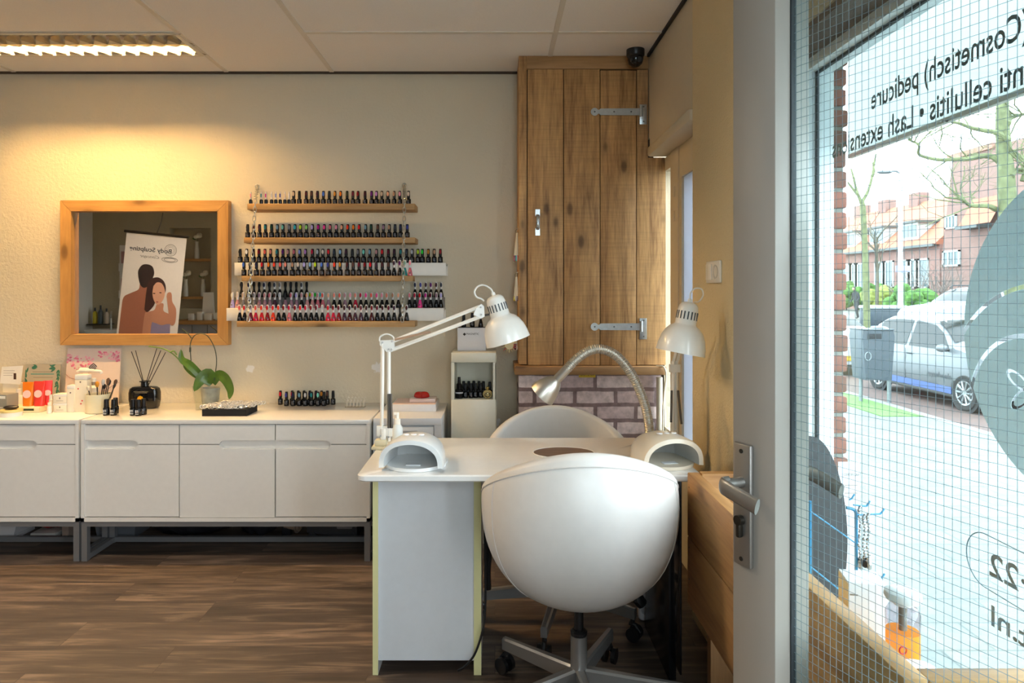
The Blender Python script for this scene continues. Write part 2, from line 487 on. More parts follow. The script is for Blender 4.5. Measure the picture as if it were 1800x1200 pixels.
# shop window
wf = MB().box(.91, 1.0, 1.97, 1.999, .385, LB - .001, .003).box(.91, 1.0, .47, .53, .385, LB - .001, .003)
wf.box(.925, .990, .53, 1.97, .385, .42).box(.915, .995, .53, 1.97, 1.985, LB - .001)
w2 = struct('window_2', wf, mat('window_frame_paint', (226, 232, 234), .4))
struct('window_gasket', MB().box(.944, .952, 1.962, 1.97, .42, 1.985).box(.944, .952, .53, 1.97, 1.977, 1.985), mat('gasket', (40, 46, 50), .6), w2)
struct('window_pane', MB().box(.948, .952, .53, 1.962, .42, 1.977), m_clear, w2)

# unseen window added behind the camera to daylight the chair and table
wf = MB()
for x in (-.15, .68): wf.box(x, x + .06, -1.0, -.93, .8, 2.36)
wf.box(-.15, .74, -1.0, -.93, .8, .86).box(-.15, .74, -1.0, -.93, 2.30, 2.36)
w3 = struct('added_window_3', wf, mat('window_frame_paint', (226, 232, 234), .4))
struct('window_pane', MB().box(-.09, .68, -.967, -.963, .86, 2.30), m_clear, w3)

# ---------------- lettering and signs stuck on the shop window
ink = mat('grey_lettering', (112, 124, 130), .6)
WT = Matrix(((0, 0, 1, 0), (1, 0, 0, 0), (0, 1, 0, 0), (0, 0, 0, 1)))   # reads from the street: local x -> +y, y -> z
def wtext(name, body, y0, z0, h, width, label, bold=.0):
    mb = MB().text(body, Matrix.Translation((.9535, y0, z0)) @ WT, h, width, bold=.014)
    return tag(mb.obj(name, ink, None, 0), label, 'lettering', 'lettering on the shop window')
wtext('window_lettering', '(Cosmetisch) pedicure', 1.195, 1.800, .052, .50, 'grey line of lettering reading cosmetisch pedicure, upper line on the shop window')
wtext('window_lettering', 'Anti cellulitis \u2022 Lash extensions', 1.165, 1.715, .052, .725, 'grey line of lettering reading anti cellulitis and lash extensions, lower line on the shop window')
wtext('window_lettering', '37\u00b722', 1.125, .795, .046, .165, 'grey lettering of the phone number inside the rounded outline on the shop window')
wtext('window_lettering', 'delft.nl', 1.085, .700, .040, .20, 'grey web address lettering under the rounded phone outline on the shop window')
rr = []
cy, cz, hw, hh = 1.10, .817, .20, .052
for a in range(24):
    t_ = -PI / 2 + PI * a / 23
    rr.append((.954, cy + hw + hh * math.cos(t_), cz + hh * math.sin(t_)))
for a in range(24):
    t_ = PI / 2 + PI * a / 23
    rr.append((.954, cy - hw + hh * math.cos(t_), cz + hh * math.sin(t_)))
tag(MB().tube(rr, .0012, 6, closed=True).obj('lettering_outline', ink), 'grey rounded outline drawn around the phone number on the shop window', 'window sticker')
dk = MB()
cyc, czc, rad = 1.065, 1.267, .293
M = Matrix.Translation((.9532, cyc, czc)) @ WT
dk.prism([(rad * math.cos(2 * PI * i / 72), rad * math.sin(2 * PI * i / 72)) for i in range(72)], .0006, M)
def circ3(a, b_, c):
    (x1, y1), (x2, y2), (x3, y3) = a, b_, c
    d = 2 * (x1 * (y2 - y3) + x2 * (y3 - y1) + x3 * (y1 - y2))
    ux = ((x1 * x1 + y1 * y1) * (y2 - y3) + (x2 * x2 + y2 * y2) * (y3 - y1) + (x3 * x3 + y3 * y3) * (y1 - y2)) / d
    uy = ((x1 * x1 + y1 * y1) * (x3 - x2) + (x2 * x2 + y2 * y2) * (x1 - x3) + (x3 * x3 + y3 * y3) * (x2 - x1)) / d
    return ux, uy, math.hypot(x1 - ux, y1 - uy)
def wl(px, py): D = .95 * F / (px - VX); return (D, wz(py, D))
t = NT('sticker_vinyl')
tcn = t.n('ShaderNodeTexCoord'); spn = t.n('ShaderNodeSeparateXYZ'); t.l(tcn.outputs['Object'], spn.inputs[0])
Yc, Zc = spn.outputs[1], spn.outputs[2]
mask = None
def ring_mask(cy_, cz_, r, w, sy=1.0, ang=0.0):
    a = t.math('SUBTRACT', Yc, cy_); b_ = t.math('SUBTRACT', Zc, cz_)
    ca, sa = math.cos(ang), math.sin(ang)
    u = t.math('ADD', t.math('MULTIPLY', a, ca), t.math('MULTIPLY', b_, sa)); v = t.math('MULTIPLY', t.math('SUBTRACT', t.math('MULTIPLY', b_, ca), t.math('MULTIPLY', a, sa)), sy)
    d = t.math('SQRT', t.math('ADD', t.math('MULTIPLY', u, u), t.math('MULTIPLY', v, v)))
    return t.math('LESS_THAN', t.math('ABSOLUTE', t.math('SUBTRACT', d, r)), w)
for args in ((*circ3(wl(1692, 582), wl(1745, 525), wl(1800, 503)), .0042), (*circ3(wl(1708, 668), wl(1744, 608), wl(1795, 590)), .0042)):
    q = ring_mask(*args); mask = q if mask is None else t.math('MAXIMUM', mask, q)
for (py_, px_, ang) in ((668, 1786, .5), (700, 1792, 2.4), (690, 1815, 1.4), (722, 1818, .9)):
    y_, z_ = wl(px_, py_); mask = t.math('MAXIMUM', mask, ring_mask(y_, z_, .026, .0042, 2.4, ang))
dfn = t.n('ShaderNodeBsdfDiffuse'); dfn.inputs[0].default_value = lin((190, 198, 202))
tln = t.n('ShaderNodeBsdfTranslucent'); tln.inputs[0].default_value = lin((122, 128, 128))
ad = t.n('ShaderNodeAddShader'); t.l(dfn.outputs[0], ad.inputs[0]); t.l(tln.outputs[0], ad.inputs[1])
trn = t.n('ShaderNodeBsdfTransparent')
mxn = t.n('ShaderNodeMixShader'); t.l(mask, mxn.inputs[0]); t.l(ad.outputs[0], mxn.inputs[1]); t.l(trn.outputs[0], mxn.inputs[2])
disc = tag(dk.obj('round_window_sticker', t.done(mxn.outputs[0]), None, 0), 'large round dark grey sticker with a white flower drawing on the shop window', 'window sticker')

# ---------------- brick pier outside
b = MB()
z = -.62; k = 0
while z < 2.6:
    y = 2.0 - (0 if k % 2 else .1)
    while y < 2.74:
        y1 = min(y + .205, 2.74)
        dx = random.uniform(-.004, .004)
        b.box(1.001, 1.056 + dx, max(y, 2.0), y1, z, z + .05, .007)
        y += .215
    z += .0613; k += 1
struct('wall_exterior', b, brickmat('pier_brick', (136, 76, 64), (96, 58, 50), (130, 84, 74), .5, .0613, .0, 'YZ'))
struct('wall_exterior_mortar', MB().box(1.0005, 1.046, 2.008, 2.738, -.62, 2.6), mat('mortar', (120, 122, 118), .9))

# white panel outside above the window
sp = thing('sign_panel', 'white translucent panel with a grey bottom rail outside above the shop window', 'sign panel', (1.12, 1.15, 1.75))
MB().box(0, .012, -1.2, .97, .02, .62).obj('panel', film('panel_white', (224, 230, 230), .0, transl=.6), sp)
MB().box(-.003, .014, -1.2, .97, .008, .022, .003).obj('bottom_rail', mat('rail_grey', (196, 194, 182), .5), sp)
s_ = MB()
for y in (-.05, .25, .5): MB().cyl((-.003, y, .01), (-.005, y, .01), .003, 8).obj('screw', mat('screw_dark', (60, 58, 54), .5, .8), sp)

# ================================================================ door standing open
DA = math.atan2(-.906, .42)
dr = bpy.data.objects.new('door_1', None); COL.objects.link(dr); dr['kind'] = 'structure'
dr.location = (.427, 1.2, 0); dr.rotation_euler = (0, 0, DA)
TH = .080
fr = MB().box(0, .095, 0, TH, .008, 2.02, .002).box(.80, .895, 0, TH, .008, 2.02, .002).box(.095, .80, 0, TH, 1.93, 2.02).box(.095, .80, 0, TH, .008, .26)
fr.obj('door_frame', door_paint, dr)
GK = MB().box(.0945, .098, .034, .046, .26, 1.93).box(.7965, .8005, .034, .046, .26, 1.93).obj('glazing_gasket', mat('gasket', (40, 46, 50), .6), dr)
MB().box(.095, .80, .0385, .0425, .26, 1.93).obj('door_pane', glass('wired_glass', (244, 250, 250), .8), dr)
wm = MB()
x = .1015
while x < .798: wm.box(x - .00034, x + .00034, .0401, .0409, .26, 1.93); x += .011
z = .2685
while z < 1.93: wm.box(.095, .80, .0401, .0409, z - .00034, z + .00034); z += .0145
wm.obj('wire_mesh', film('glass_wire', (150, 164, 170), .5, transl=.4), dr, 0)
alu = mat('satin_aluminium', (158, 156, 152), .38, .85)
for side in (0, 1):
    sy = -1 if side == 0 else 1
    y0 = 0 if side == 0 else TH
    pl = MB().box(.010, .050, y0, y0 + sy * .010, .861, 1.075, .004)
    p = pl.obj('handle_plate', alu, dr)
    g = MB()
    g.cyl((.030, y0 + sy * .009, 1.008), (.030, y0 + sy * .046, 1.008), .0095, 14)
    path = spline([(.030, y0 + sy * .040, 1.008), (.033, y0 + sy * .056, 1.009), (.046, y0 + sy * .063, 1.009), (.075, y0 + sy * .0625, 1.0035), (.112, y0 + sy * .058, .995)], 6)
    nn = len(path)
    g.tube(path, [.0056] * nn, 16, flat=2.5)
    g.obj('lever', alu, p)
    MB().cyl((.030, y0 + sy * .009, .942), (.030, y0 + sy * .020, .942), .0088, 16).box(.0255, .0345, y0 + sy * .009, y0 + sy * .020, .912, .942, .003).obj('lock_cylinder', mat('dark_brass', (58, 54, 48), .4, .8), p)
    for zz in (1.062, .874): MB().cyl((.030, y0 + sy * .0095, zz), (.030, y0 + sy * .0112, zz), .004, 10).obj('screw', mat('screw_dark', (60, 58, 54), .5, .8), p)

# ================================================================ luminaires
tube_lit = emit('lit_tube', (255, 204, 128), 320.0)
tube_neutral = emit('lit_tube_neutral', (255, 236, 210), 130.0)
tube_off = mat('tube_off', (214, 220, 224), .3)
louvre_m = mat('louvre_metal', (214, 206, 188), .22, .75)
house_m = mat('luminaire_white', (228, 222, 208), .5)
def luminaire(x0, x1, y0, y1, label, lit=(0, 1), tube=None):
    t = thing('ceiling_luminaire', label, 'ceiling light', ((x0 + x1) / 2, (y0 + y1) / 2, CEIL), 0, 'louvred tube lights in the ceiling')
    L = (x1 - x0) / 2 - .012; Wd = (y1 - y0) / 2
    z0, z1 = -.006, .085
    h = MB().box(-L, L, -Wd, Wd, z1, z1 + .004).box(-L, -L + .006, -Wd, Wd, z0, z1).box(L - .006, L, -Wd, Wd, z0, z1)
    h.box(-L, L, -Wd, -Wd + .006, z0, z1).box(-L, L, Wd - .006, Wd, z0, z1)
    h.box(-L, L, -Wd - .008, -Wd + .012, z0 - .003, z0).box(-L, L, Wd - .012, Wd + .008, z0 - .003, z0).box(L - .012, L + .01, -Wd, Wd, z0 - .003, z0).box(-L - .01, -L + .012, -Wd, Wd, z0 - .003, z0)
    h.obj('housing', house_m, t)
    for k in (0, 1):
        c = -Wd / 2 if k == 0 else Wd / 2
        lv = MB()
        # curved side reflectors of this channel
        for sgn in (-1, 1):
            pr = [(c + sgn * (.028 + (Wd / 2 - .032) * (1 - (q / 6) ** 1.7)), z0 + .066 * q / 6) for q in range(7)]
            lv.grid([[Vector((-L + .008, y, z)) for y, z in pr], [Vector((L - .008, y, z)) for y, z in pr]])
        nb = 16
        for i in range(nb + 1):
            x = -L + .01 + (2 * L - .02) * i / nb
            hw = Wd / 2 - .008
            w_ = (2 * L - .02) / nb * .46
            for sg, ext in ((1, .25), (-1, .62)):
                vs = [(x - w_, c + sg * hw, z0), (x + w_, c + sg * hw, z0), (x, c + sg * hw * ext, z0 + .002), (x, c + sg * hw, .042), (x, c + sg * hw * ext, .014)]
                lv.add(vs, [(0, 1, 2), (0, 2, 4, 3), (1, 3, 4, 2), (0, 3, 1)])
        lv.obj('louvre', louvre_m, t, 20)
        MB().cyl((-L + .02, c, .062), (L - .02, c, .062), .013, 12).obj('fluorescent_tube', (tube or tube_lit) if k in lit else tube_off, t)
    return t
luminaire(-2.717, -1.517, 3.2, 3.5, 'long louvred ceiling light with one glowing tube, above the framed mirror', (1,))
luminaire(-2.717, -1.517, 2.0, 2.3, 'louvred ceiling light added out of view over the room, left of the desk', (0, 1), tube_neutral)  # fill light added out of view; also brightens the mirrored banner

# black dome camera on the ceiling
dc = thing('security_camera', 'small black dome camera on the ceiling in front of the wooden cupboard', 'security camera', (.722, 3.435, CEIL))
blk = mat('black_plastic', (24, 24, 25), .35)
MB().lathe([(0, 0), (.046, 0), (.046, -.030), (.042, -.036), (.036, -.036)], 28).obj('base', blk, dc)
MB().lathe([(.040, -.034), (.041, -.05), (.034, -.072), (.018, -.086), (0, -.09)], 28).obj('dome', mat('black_gloss', (18, 18, 20), .12), dc)
MB().lathe([(0, .0), (.014, 0), (.014, .006), (.009, .006), (.008, .003), (0, .003)], 16, M=axis_m((0.012, -.034, -.06), (.25, -.9, -.35))).obj('lens', mat('lens_ring', (52, 54, 58), .2), dc)

# ================================================================ light from outside
wd = bpy.data.worlds.new('overcast'); S.world = wd; wd.use_nodes = True
wt = wd.node_tree; wt.nodes.clear()
wo = wt.nodes.new('ShaderNodeOutputWorld'); bg = wt.nodes.new('ShaderNodeBackground')
tc = wt.nodes.new('ShaderNodeTexCoord'); nz = wt.nodes.new('ShaderNodeTexNoise'); nz.inputs['Scale'].default_value = 2.2; nz.inputs['Detail'].default_value = 5
rp = wt.nodes.new('ShaderNodeValToRGB')
rp.color_ramp.elements[0].position = .35; rp.color_ramp.elements[0].color = (.80, .90, 1, 1)
rp.color_ramp.elements[1].position = .7; rp.color_ramp.elements[1].color = (.93, .97, 1, 1)
wt.links.new(tc.outputs['Generated'], nz.inputs['Vector']); wt.links.new(nz.outputs[0], rp.inputs[0])
wt.links.new(rp.outputs[0], bg.inputs[0]); wt.links.new(bg.outputs[0], wo.inputs[0])
bg.inputs[1].default_value = 7.0
def portal(name, loc, rot, sx, sy):
    l = bpy.data.lights.new(name, 'AREA'); l.shape = 'RECTANGLE'; l.size = sx; l.size_y = sy
    l.cycles.is_portal = True
    o = bpy.data.objects.new(name, l); COL.objects.link(o); o.location = loc; o.rotation_euler = rot
portal('daylight_shop_window', (1.07, 1.23, 1.15), (0, R(90), 0), 1.3, 1.6)
portal('daylight_added_window', (.295, -1.04, 1.58), (R(90), 0, 0), .9, 1.5)  # portal of the added window behind the camera
portal('daylight_side_window', (1.06, 3.15, 1.3), (0, R(90), 0), 1.5, .85)
portal('daylight_doorway', (1.07, -.1, 1.0), (0, R(90), 0), 2.1, 1.0)
# ================================================================ furniture along the back wall
gloss_white = mat('gloss_white', (232, 229, 224), .18, coat=.5)
warm_white = mat('warm_white', (230, 224, 208), .35)
steel_grey = mat('frame_grey', (120, 121, 124), .45, .3)
pine = wood('pine_x', (206, 158, 92), (160, 112, 58), 'X', 1.0)
pine_z = wood('pine_z', (206, 158, 92), (160, 112, 58), 'Z', 1.0)
CT = .700

def notched(x0, x1, z0, z1, n0, n1, dz, top):
    """front panel outline with a finger notch between n0..n1 on its top or bottom edge"""
    r = .014; out = []
    def arc(cx, cz, a0, a1): return [(cx + r * math.cos(R(a0 + (a1 - a0) * i / 5)), cz + r * math.sin(R(a0 + (a1 - a0) * i / 5))) for i in range(6)]
    if top:
        out = [(x0, z0), (x1, z0), (x1, z1)]
        out += [(x1, z1 - dz)] if abs(n1 - x1) < .001 else [(n1 + r * .6, z1)] + [(n1, z1 - dz * .6), (n1 - r * .8, z1 - dz)]
        if abs(n1 - x1) < .001: out.pop(2)
        out += [(x0, z1 - dz)] if abs(n0 - x0) < .001 else [(n0 + r * .8, z1 - dz), (n0, z1 - dz * .6), (n0 - r * .6, z1), (x0, z1)]
    else:
        out = [(x1, z1), (x0, z1)]
        out += [(x0, z0 + dz)] if abs(n0 - x0) < .001 else [(x0, z0), (n0 - r * .6, z0), (n0, z0 + dz * .6), (n0 + r * .8, z0 + dz)]
        out += [(x1, z0 + dz)] if abs(n1 - x1) < .001 else [(n1 - r * .8, z0 + dz), (n1, z0 + dz * .6), (n1 + r * .6, z0), (x1, z0)]
    return out

def sideboard(x0, x1, cols, label, y0=3.30):
    t = thing('sideboard', label, 'cabinet', ((x0 + x1) / 2, y0, 0), 0, 'white sideboards under the mirror')
    o = -(x0 + x1) / 2
    a, b = x0 + o, x1 + o
    dpt = 3.795 - y0
    c = MB().box(a, b, 0, dpt, CT - .022, CT, .002)                       # worktop
    c.box(a, a + .016, 0, dpt, .197, CT - .022).box(b - .016, b, 0, dpt, .197, CT - .022).box(a, b, 0, dpt, .197, .215).box(a + .016, b - .016, .03, dpt, .215, CT - .023)
    c.obj('carcass', gloss_white, t)
    for (cx0, cx1, n0, n1, drop) in cols:
        cx0 += o; cx1 += o; n0 += o; n1 += o
        zt, zm = CT - .026, wz(781.5, 3.3)
        d = MB().prism(notched(cx0, cx1, zm + .002, zt, n0, n1, .018, False), .020, front(0, .0275, 0)).obj('drawer', gloss_white, t)
        dd = MB().prism(notched(cx0, cx1, .221 - drop, zm - .002, n0, n1, .021, True), .020, front(0, .0275 - drop * .6, 0)).obj('door', gloss_white, t)
        MB().box(n0 + .004, n1 - .004, .0283, .0297, zm - .024, zm + .02).obj('finger_groove', gloss_white, d)
    fr = MB()
    L = .028
    for xx in (a, b - L):
        fr.box(xx, xx + L, .004, .004 + L, 0, .197).box(xx, xx + L, .245, .245 + L, 0, .197).box(xx, xx + L, .032, .245, .004, .03).box(xx, xx + L, .032, .245, .172, .197)
    fr.box(a + L, b - L, .004, .03, .172, .197).box(a + L, b - L, .247, .270, .004, .03)
    fr.obj('steel_frame', steel_grey, t)
    return t
X = lambda px: wx(px, 3.3)
XE = lambda px: X(px)
sideboard(X(142), X(650), [(X(146), X(313), X(146), X(238), 0), (X(315), X(482), X(387), X(482), .004), (X(484), X(648), X(484), X(578), 0)],
          'long white three-door sideboard under the nail polish shelves, black bags below it')
sideboard(X(142) - 1.444, X(138), [(X(-362), X(-200), X(-362), X(-270), 0), (X(-198), X(-36), X(-130), X(-36), 0), (X(-34), X(132), X(-34), X(60), 0)],
          'white sideboard cut off by the picture edge, cosmetics displayed on top')

# things stored below
m_bag = mat('bin_liner', (34, 34, 38), .3, noise=.3, nscale=20)
def lump(name, x0, x1, y, z0, z1, m, label, cat, seed, d=.10, n=14):
    random.seed(seed)
    rows = []
    for i in range(n + 1):
        u = i / n; x = x0 + (x1 - x0) * u
        k = max(.02, math.sin(PI * min(1, max(0, u))) ** .35)
        row = []
        ph = [random.uniform(-.16, .16) for _ in range(14)]
        for j in range(14):
            a = 2 * PI * j / 14
            rr = 1 + ph[j]
            zz = (z0 + z1) / 2 + math.sin(a) * (z1 - z0) / 2 * k * rr
            row.append(Vector((x, y + math.cos(a) * d * k * rr, min(z1, max(z0 - .0, zz)))))
        rows.append(row)
    mb = MB().grid(rows, closed_u=True)
    mb.f.append(tuple(range(14))); mb.f.append(tuple(range(n * 14, n * 14 + 14)))
    o = mb.obj(name, m, None, 50)
    return tag(o, label, cat)
lump('bin_bag', wx(264, 3.68), wx(414, 3.68), 3.685, .001, .165, m_bag, 'long black plastic bag lying under the three-door sideboard, beside the grey box', 'bag', 3)
lump('bin_bag', wx(424, 3.68), wx(492, 3.68), 3.685, .001, .165, m_bag, 'short crumpled black plastic bag under the sideboard, beside the pale tube end', 'bag', 5)
gb = thing('storage_box', 'grey plastic box lying under the sideboard behind the frame leg', 'box', (wx(218, 3.69), 3.69, 0))
MB().prism([(-.10, 0), (.10, 0), (.11, .14), (-.13, .165)], .16, front(0, .08, 0)).obj('box_body', mat('grey_plastic', (92, 96, 102), .45), gb)
MB().prism([(-.135, .150), (.115, .13), (.115, .145), (-.135, .170)], .17, front(0, .085, 0)).obj('rim', mat('grey_plastic2', (110, 114, 120), .45), gb)
pr_ = thing('paper_roll', 'pale cardboard tube end poking out of the bags under the sideboard', 'roll', (wx(512, 3.66), 3.66, .0))
MB().lathe([(.006, 0), (.022, 0), (.022, .09), (.006, .09), (.006, 0)], 18, M=axis_m((-.03, 0, .06), (1, -.3, -.1))).obj('tube', mat('cardboard', (150, 128, 112), .8), pr_)
MB().lathe([(.012, 0), (.034, .0), (.034, .006), (.012, .006)], 18, M=axis_m((.04, -.02, .053), (1, -.3, -.1))).obj('end_disc', mat('cardboard_dark', (128, 112, 100), .8), pr_)
MB().box(-.045, .0, -.02, .02, 0.0, .045).obj('wad', m_bag, pr_)
st = thing('stepper', 'dark foot stepper with two grey pads stored under the sideboard', 'exercise stepper', (wx(592, 3.69), 3.69, 0))
dk_p = mat('dark_plastic', (40, 40, 44), .5)
MB().prism([(-.14, .035), (.13, .0), (.13, .09), (.0, .125), (-.14, .12)], .18, front(0, .09, 0)).obj('base', dk_p, st)
for x in (-.075, .065):
    MB().box(x - .042, x + .042, -.105, -.091, .070 - x * .2, .108 - x * .2, .006).obj('pad', mat('pad_grey', (118, 114, 116), .7), st)
for x in (-.11, .10): MB().cyl((x, -.095, .021), (x, -.07, .021), .02, 14).obj('foot', dk_p, st)
wb = thing('storage_box', 'white plastic bin lying under the sideboard at the picture edge', 'box', (wx(25, 3.7), 3.69, 0))
MB().prism([(-.12, 0.02), (.075, .02), (.115, .16), (-.12, .16)], .16, front(0, .06, 0)).box(-.12, .08, -.08, .06, 0, .02).obj('bin_body', mat('bin_white', (196, 194, 196), .5), wb)
MB().box(-.125, .118, -.105, .07, .152, .166, .004).obj('rim', white_paint, wb)
rd = lump('carrier_bag', wx(66, 3.68), wx(116, 3.68), 3.685, .032, .17, mat('red_bag', (138, 30, 28), .35, noise=.5, nscale=40), 'red patterned bag under the sideboard beside the white bin', 'bag', 9, .07, 10)
tag(MB().box(wx(70, 3.68), wx(114, 3.68), 3.60, 3.76, .0, .03, .006).obj('food_tray', mat('tray_pale', (190, 186, 180), .4)), 'pale shallow tray under the red bag below the sideboard', 'tray')
tag(MB().box(wx(120, 3.64), wx(132, 3.64), 3.585, 3.70, .0, .17, .004).obj('carton', mat('carton_pale', (170, 150, 140), .7)), 'upright pale carton under the sideboard beside the red bag', 'box')

# small drawer unit
du = thing('drawer_unit', 'small white drawer unit on castors between the sideboard and the tall open unit', 'drawer unit', (wx(716, 3.34), 3.34, 0))
hx = (wx(776, 3.34) - wx(656, 3.34)) / 2
MB().box(-hx, hx, 0, .45, .665, CT, .002).box(-hx, -hx + .036, 0, .45, .07, .665).box(hx - .036, hx, 0, .45, .07, .665).box(-hx + .036, hx - .036, .02, .45, .07, .660).obj('body', mat('unit_white', (224, 224, 226), .35), du)
for i in range(4):
    z1 = .655 - i * .145
    d = MB().box(-hx + .04, hx - .04, .004, .0195, z1 - .138, z1, .001).obj('drawer', mat('unit_white', (224, 224, 226), .35), du)
    MB().box(-.05, .05, .0015, .0039, z1 - .03, z1 - .018).obj('pull', mat('unit_pull', (190, 190, 192), .4), d)
for x in (-hx + .03, hx - .03):
    for y in (.03, .42):
        MB().cyl((x - .01, y, .032), (x + .01, y, .032), .031, 14).box(x - .006, x + .006, y - .006, y + .006, .05, .07).obj('castor', blk, du)

# tall narrow unit with a niche
ux0, ux1, uy = wx(793, 3.52), wx(872, 3.52), 3.52
tu = thing('tall_unit', 'tall narrow cream unit with an open niche of black bottles', 'cabinet', ((ux0 + ux1) / 2, uy, 0))
hw = (ux1 - ux0) / 2; nt, nb_ = wz(637, 3.52), wz(702, 3.52)
c = MB().box(-hw, hw, 0, .27, nt, 1.01, .003).box(-hw, -hw + .017, 0, .27, nb_, nt).box(hw - .017, hw, 0, .27, nb_, nt).box(-hw + .017, hw - .017, .24, .27, nb_, nt)
c.box(-hw, hw, 0, .27, .03, nb_, .003).box(-hw + .01, hw - .01, .01, .26, 0, .03)
c.obj('body', mat('unit_cream', (226, 222, 204), .35), tu)
MB().box(hw - .004, hw + .002, .0, .27, .03, 1.0).obj('side_strip', mat('unit_edge', (214, 208, 186), .45), tu)

# ---------------------------------------------------------------- wooden meter cupboard
oak_z = wood('oak_board', (212, 166, 108), (128, 88, 50), 'Z', 1.25, .6, saw=True, contrast=1.25)
oak_x = wood('oak_rail', (192, 148, 96), (130, 94, 56), 'X', 1.0, .6, saw=False)
galv = mat('galvanised', (186, 192, 194), .32, .85, noise=.08, nscale=60)
cf = 3.52
Q = lambda px: wx(px, cf); V_ = lambda py: wz(py, cf)
cu = thing('meter_cupboard', 'tall wooden plank cupboard with strap hinges on the brick patterned wall', 'cupboard', (0, cf, 0))
o_ = MB().box(Q(912), Q(926), 0, .275, V_(640), V_(98), .002)
o_.obj('frame_post', oak_z, cu)
MB().box(Q(926), Q(1140), 0, .275, V_(121), V_(98), .002).obj('top_rail', oak_x, cu)
MB().box(Q(926), Q(1150), .018, .275, V_(640), V_(121)).obj('carcass', mat('cupboard_dark', (36, 26, 18), .9), cu)
MB().box(Q(1119.5), Q(1139), -.002, .02, V_(641), V_(123)).box(Q(1139), Q(1170), -.002, .02, V_(641), V_(277)).obj('fixed_board', oak_z, cu)
for x0, x1, zt in ((927.5, 989.8, 122), (991.2, 1054.2, 122), (1055.4, 1118, 124)):
    MB().box(Q(x0), Q(x1), -.004, .018, V_(641.5), V_(zt), .0015).obj('door_board', oak_z, cu)
MB().box(Q(904.5), Q(1168), -.045, .275, V_(657), V_(642.5), .005).obj('ledge', wood('oak_ledge', (176, 134, 86), (128, 92, 56), 'X', 1.0), cu)
for yy, yp0, yp1 in ((197, 184, 219), (574, 559, 596)):
    z = V_(yy); h = .0185
    pts = [(Q(1124), z - h), (Q(1124), z + h), (Q(1055), z + h * .92), (Q(1053), z + h * .55)]
    cx = Q(1045); r = .0205
    pts += [(cx + r * math.cos(R(a)), z + r * math.sin(R(a))) for a in range(30, 331, 20)]
    pts += [(Q(1053), z - h * .55), (Q(1055), z - h * .92)]
    hgo = MB().prism(pts, .004, front(0, -.004, 0)).obj('strap_hinge', galv, cu)
    MB().box(Q(1124), Q(1136.5), -.006, -.0022, V_(yp1), V_(yp0), .001).cyl((Q(1126.5), -.010, z - .026), (Q(1126.5), -.010, z + .03), .0075, 12).obj('hinge_plate', galv, hgo)
    for px in (1045, 1079, 1109): MB().cyl((Q(px), -.0078, z), (Q(px), -.0095, z), .0045, 10).obj('screw', mat('screw_mid', (110, 112, 112), .4, .9), hgo)
    for zz in (V_(yp0 + 4), V_(yp1 - 5)): MB().cyl((Q(1131), -.006, zz), (Q(1131), -.0075, zz), .004, 10).obj('screw', mat('screw_mid', (110, 112, 112), .4, .9), hgo)
hp = [(Q(945), -.005, V_(378)), (Q(945), -.026, V_(381)), (Q(945), -.032, V_(391)), (Q(945), -.026, V_(400)), (Q(945), -.005, V_(403))]
h = MB().tube(spline(hp, 5), .0095, 10, flat=.45)
h.box(Q(941), Q(949), -.006, -.004, V_(380), V_(368)).box(Q(941), Q(949), -.006, -.004, V_(414), V_(401))
h.obj('pull_handle', galv, cu)

# brick patterned boxing below the cupboard
bx = struct('wall_boxing', MB().box(Q(912), Q(1164), cf + .02, 3.799, 0, V_(657.5)), brickmat('brick_paper', (246, 230, 226), (196, 172, 170), (142, 120, 118), .215, .082, .012, 'XZ', True))
bx['label'] = 'boxing papered in pale brick pattern'
yl = thing('gas_meter_sign', 'small yellow gas meter sticker on the brick pattern under the ledge', 'sticker', (Q(1033), cf + .0195, V_(659)))
MB().box(-.044, .044, -.0006, 0, -.015, .015).obj('sticker_sheet', mat('yellow_sticker', (226, 190, 40), .5), yl)
MB().text('GAS METER', front(-.037, -.0008, -.006), .013, .074, .0002).obj('sticker_lettering', mat('black_ink', (20, 20, 20), .6), yl, 0)
# cable and pipe beside the boxing
wp = mat('white_pvc', (220, 212, 194), .4)
tag(MB().tube([(Q(1158), cf - .012, .02), (Q(1158), cf - .012, V_(662))], .016, 14).obj('service_pipe', wp), 'white plastic pipe running up beside the brick patterned boxing', 'pipe')
tag(MB().tube(spline([(Q(1153), cf - .012, V_(643)), (Q(1162), cf - .06, V_(643)), (Q(1166), cf - .055, V_(660)), (Q(1163), cf - .05, V_(690)), (Q(1161), cf - .05, V_(730)), (Q(1161), cf - .05, .35)], 6), .005, 8).obj('power_cable', wp), 'thin white cable looping over the cupboard ledge', 'cable')

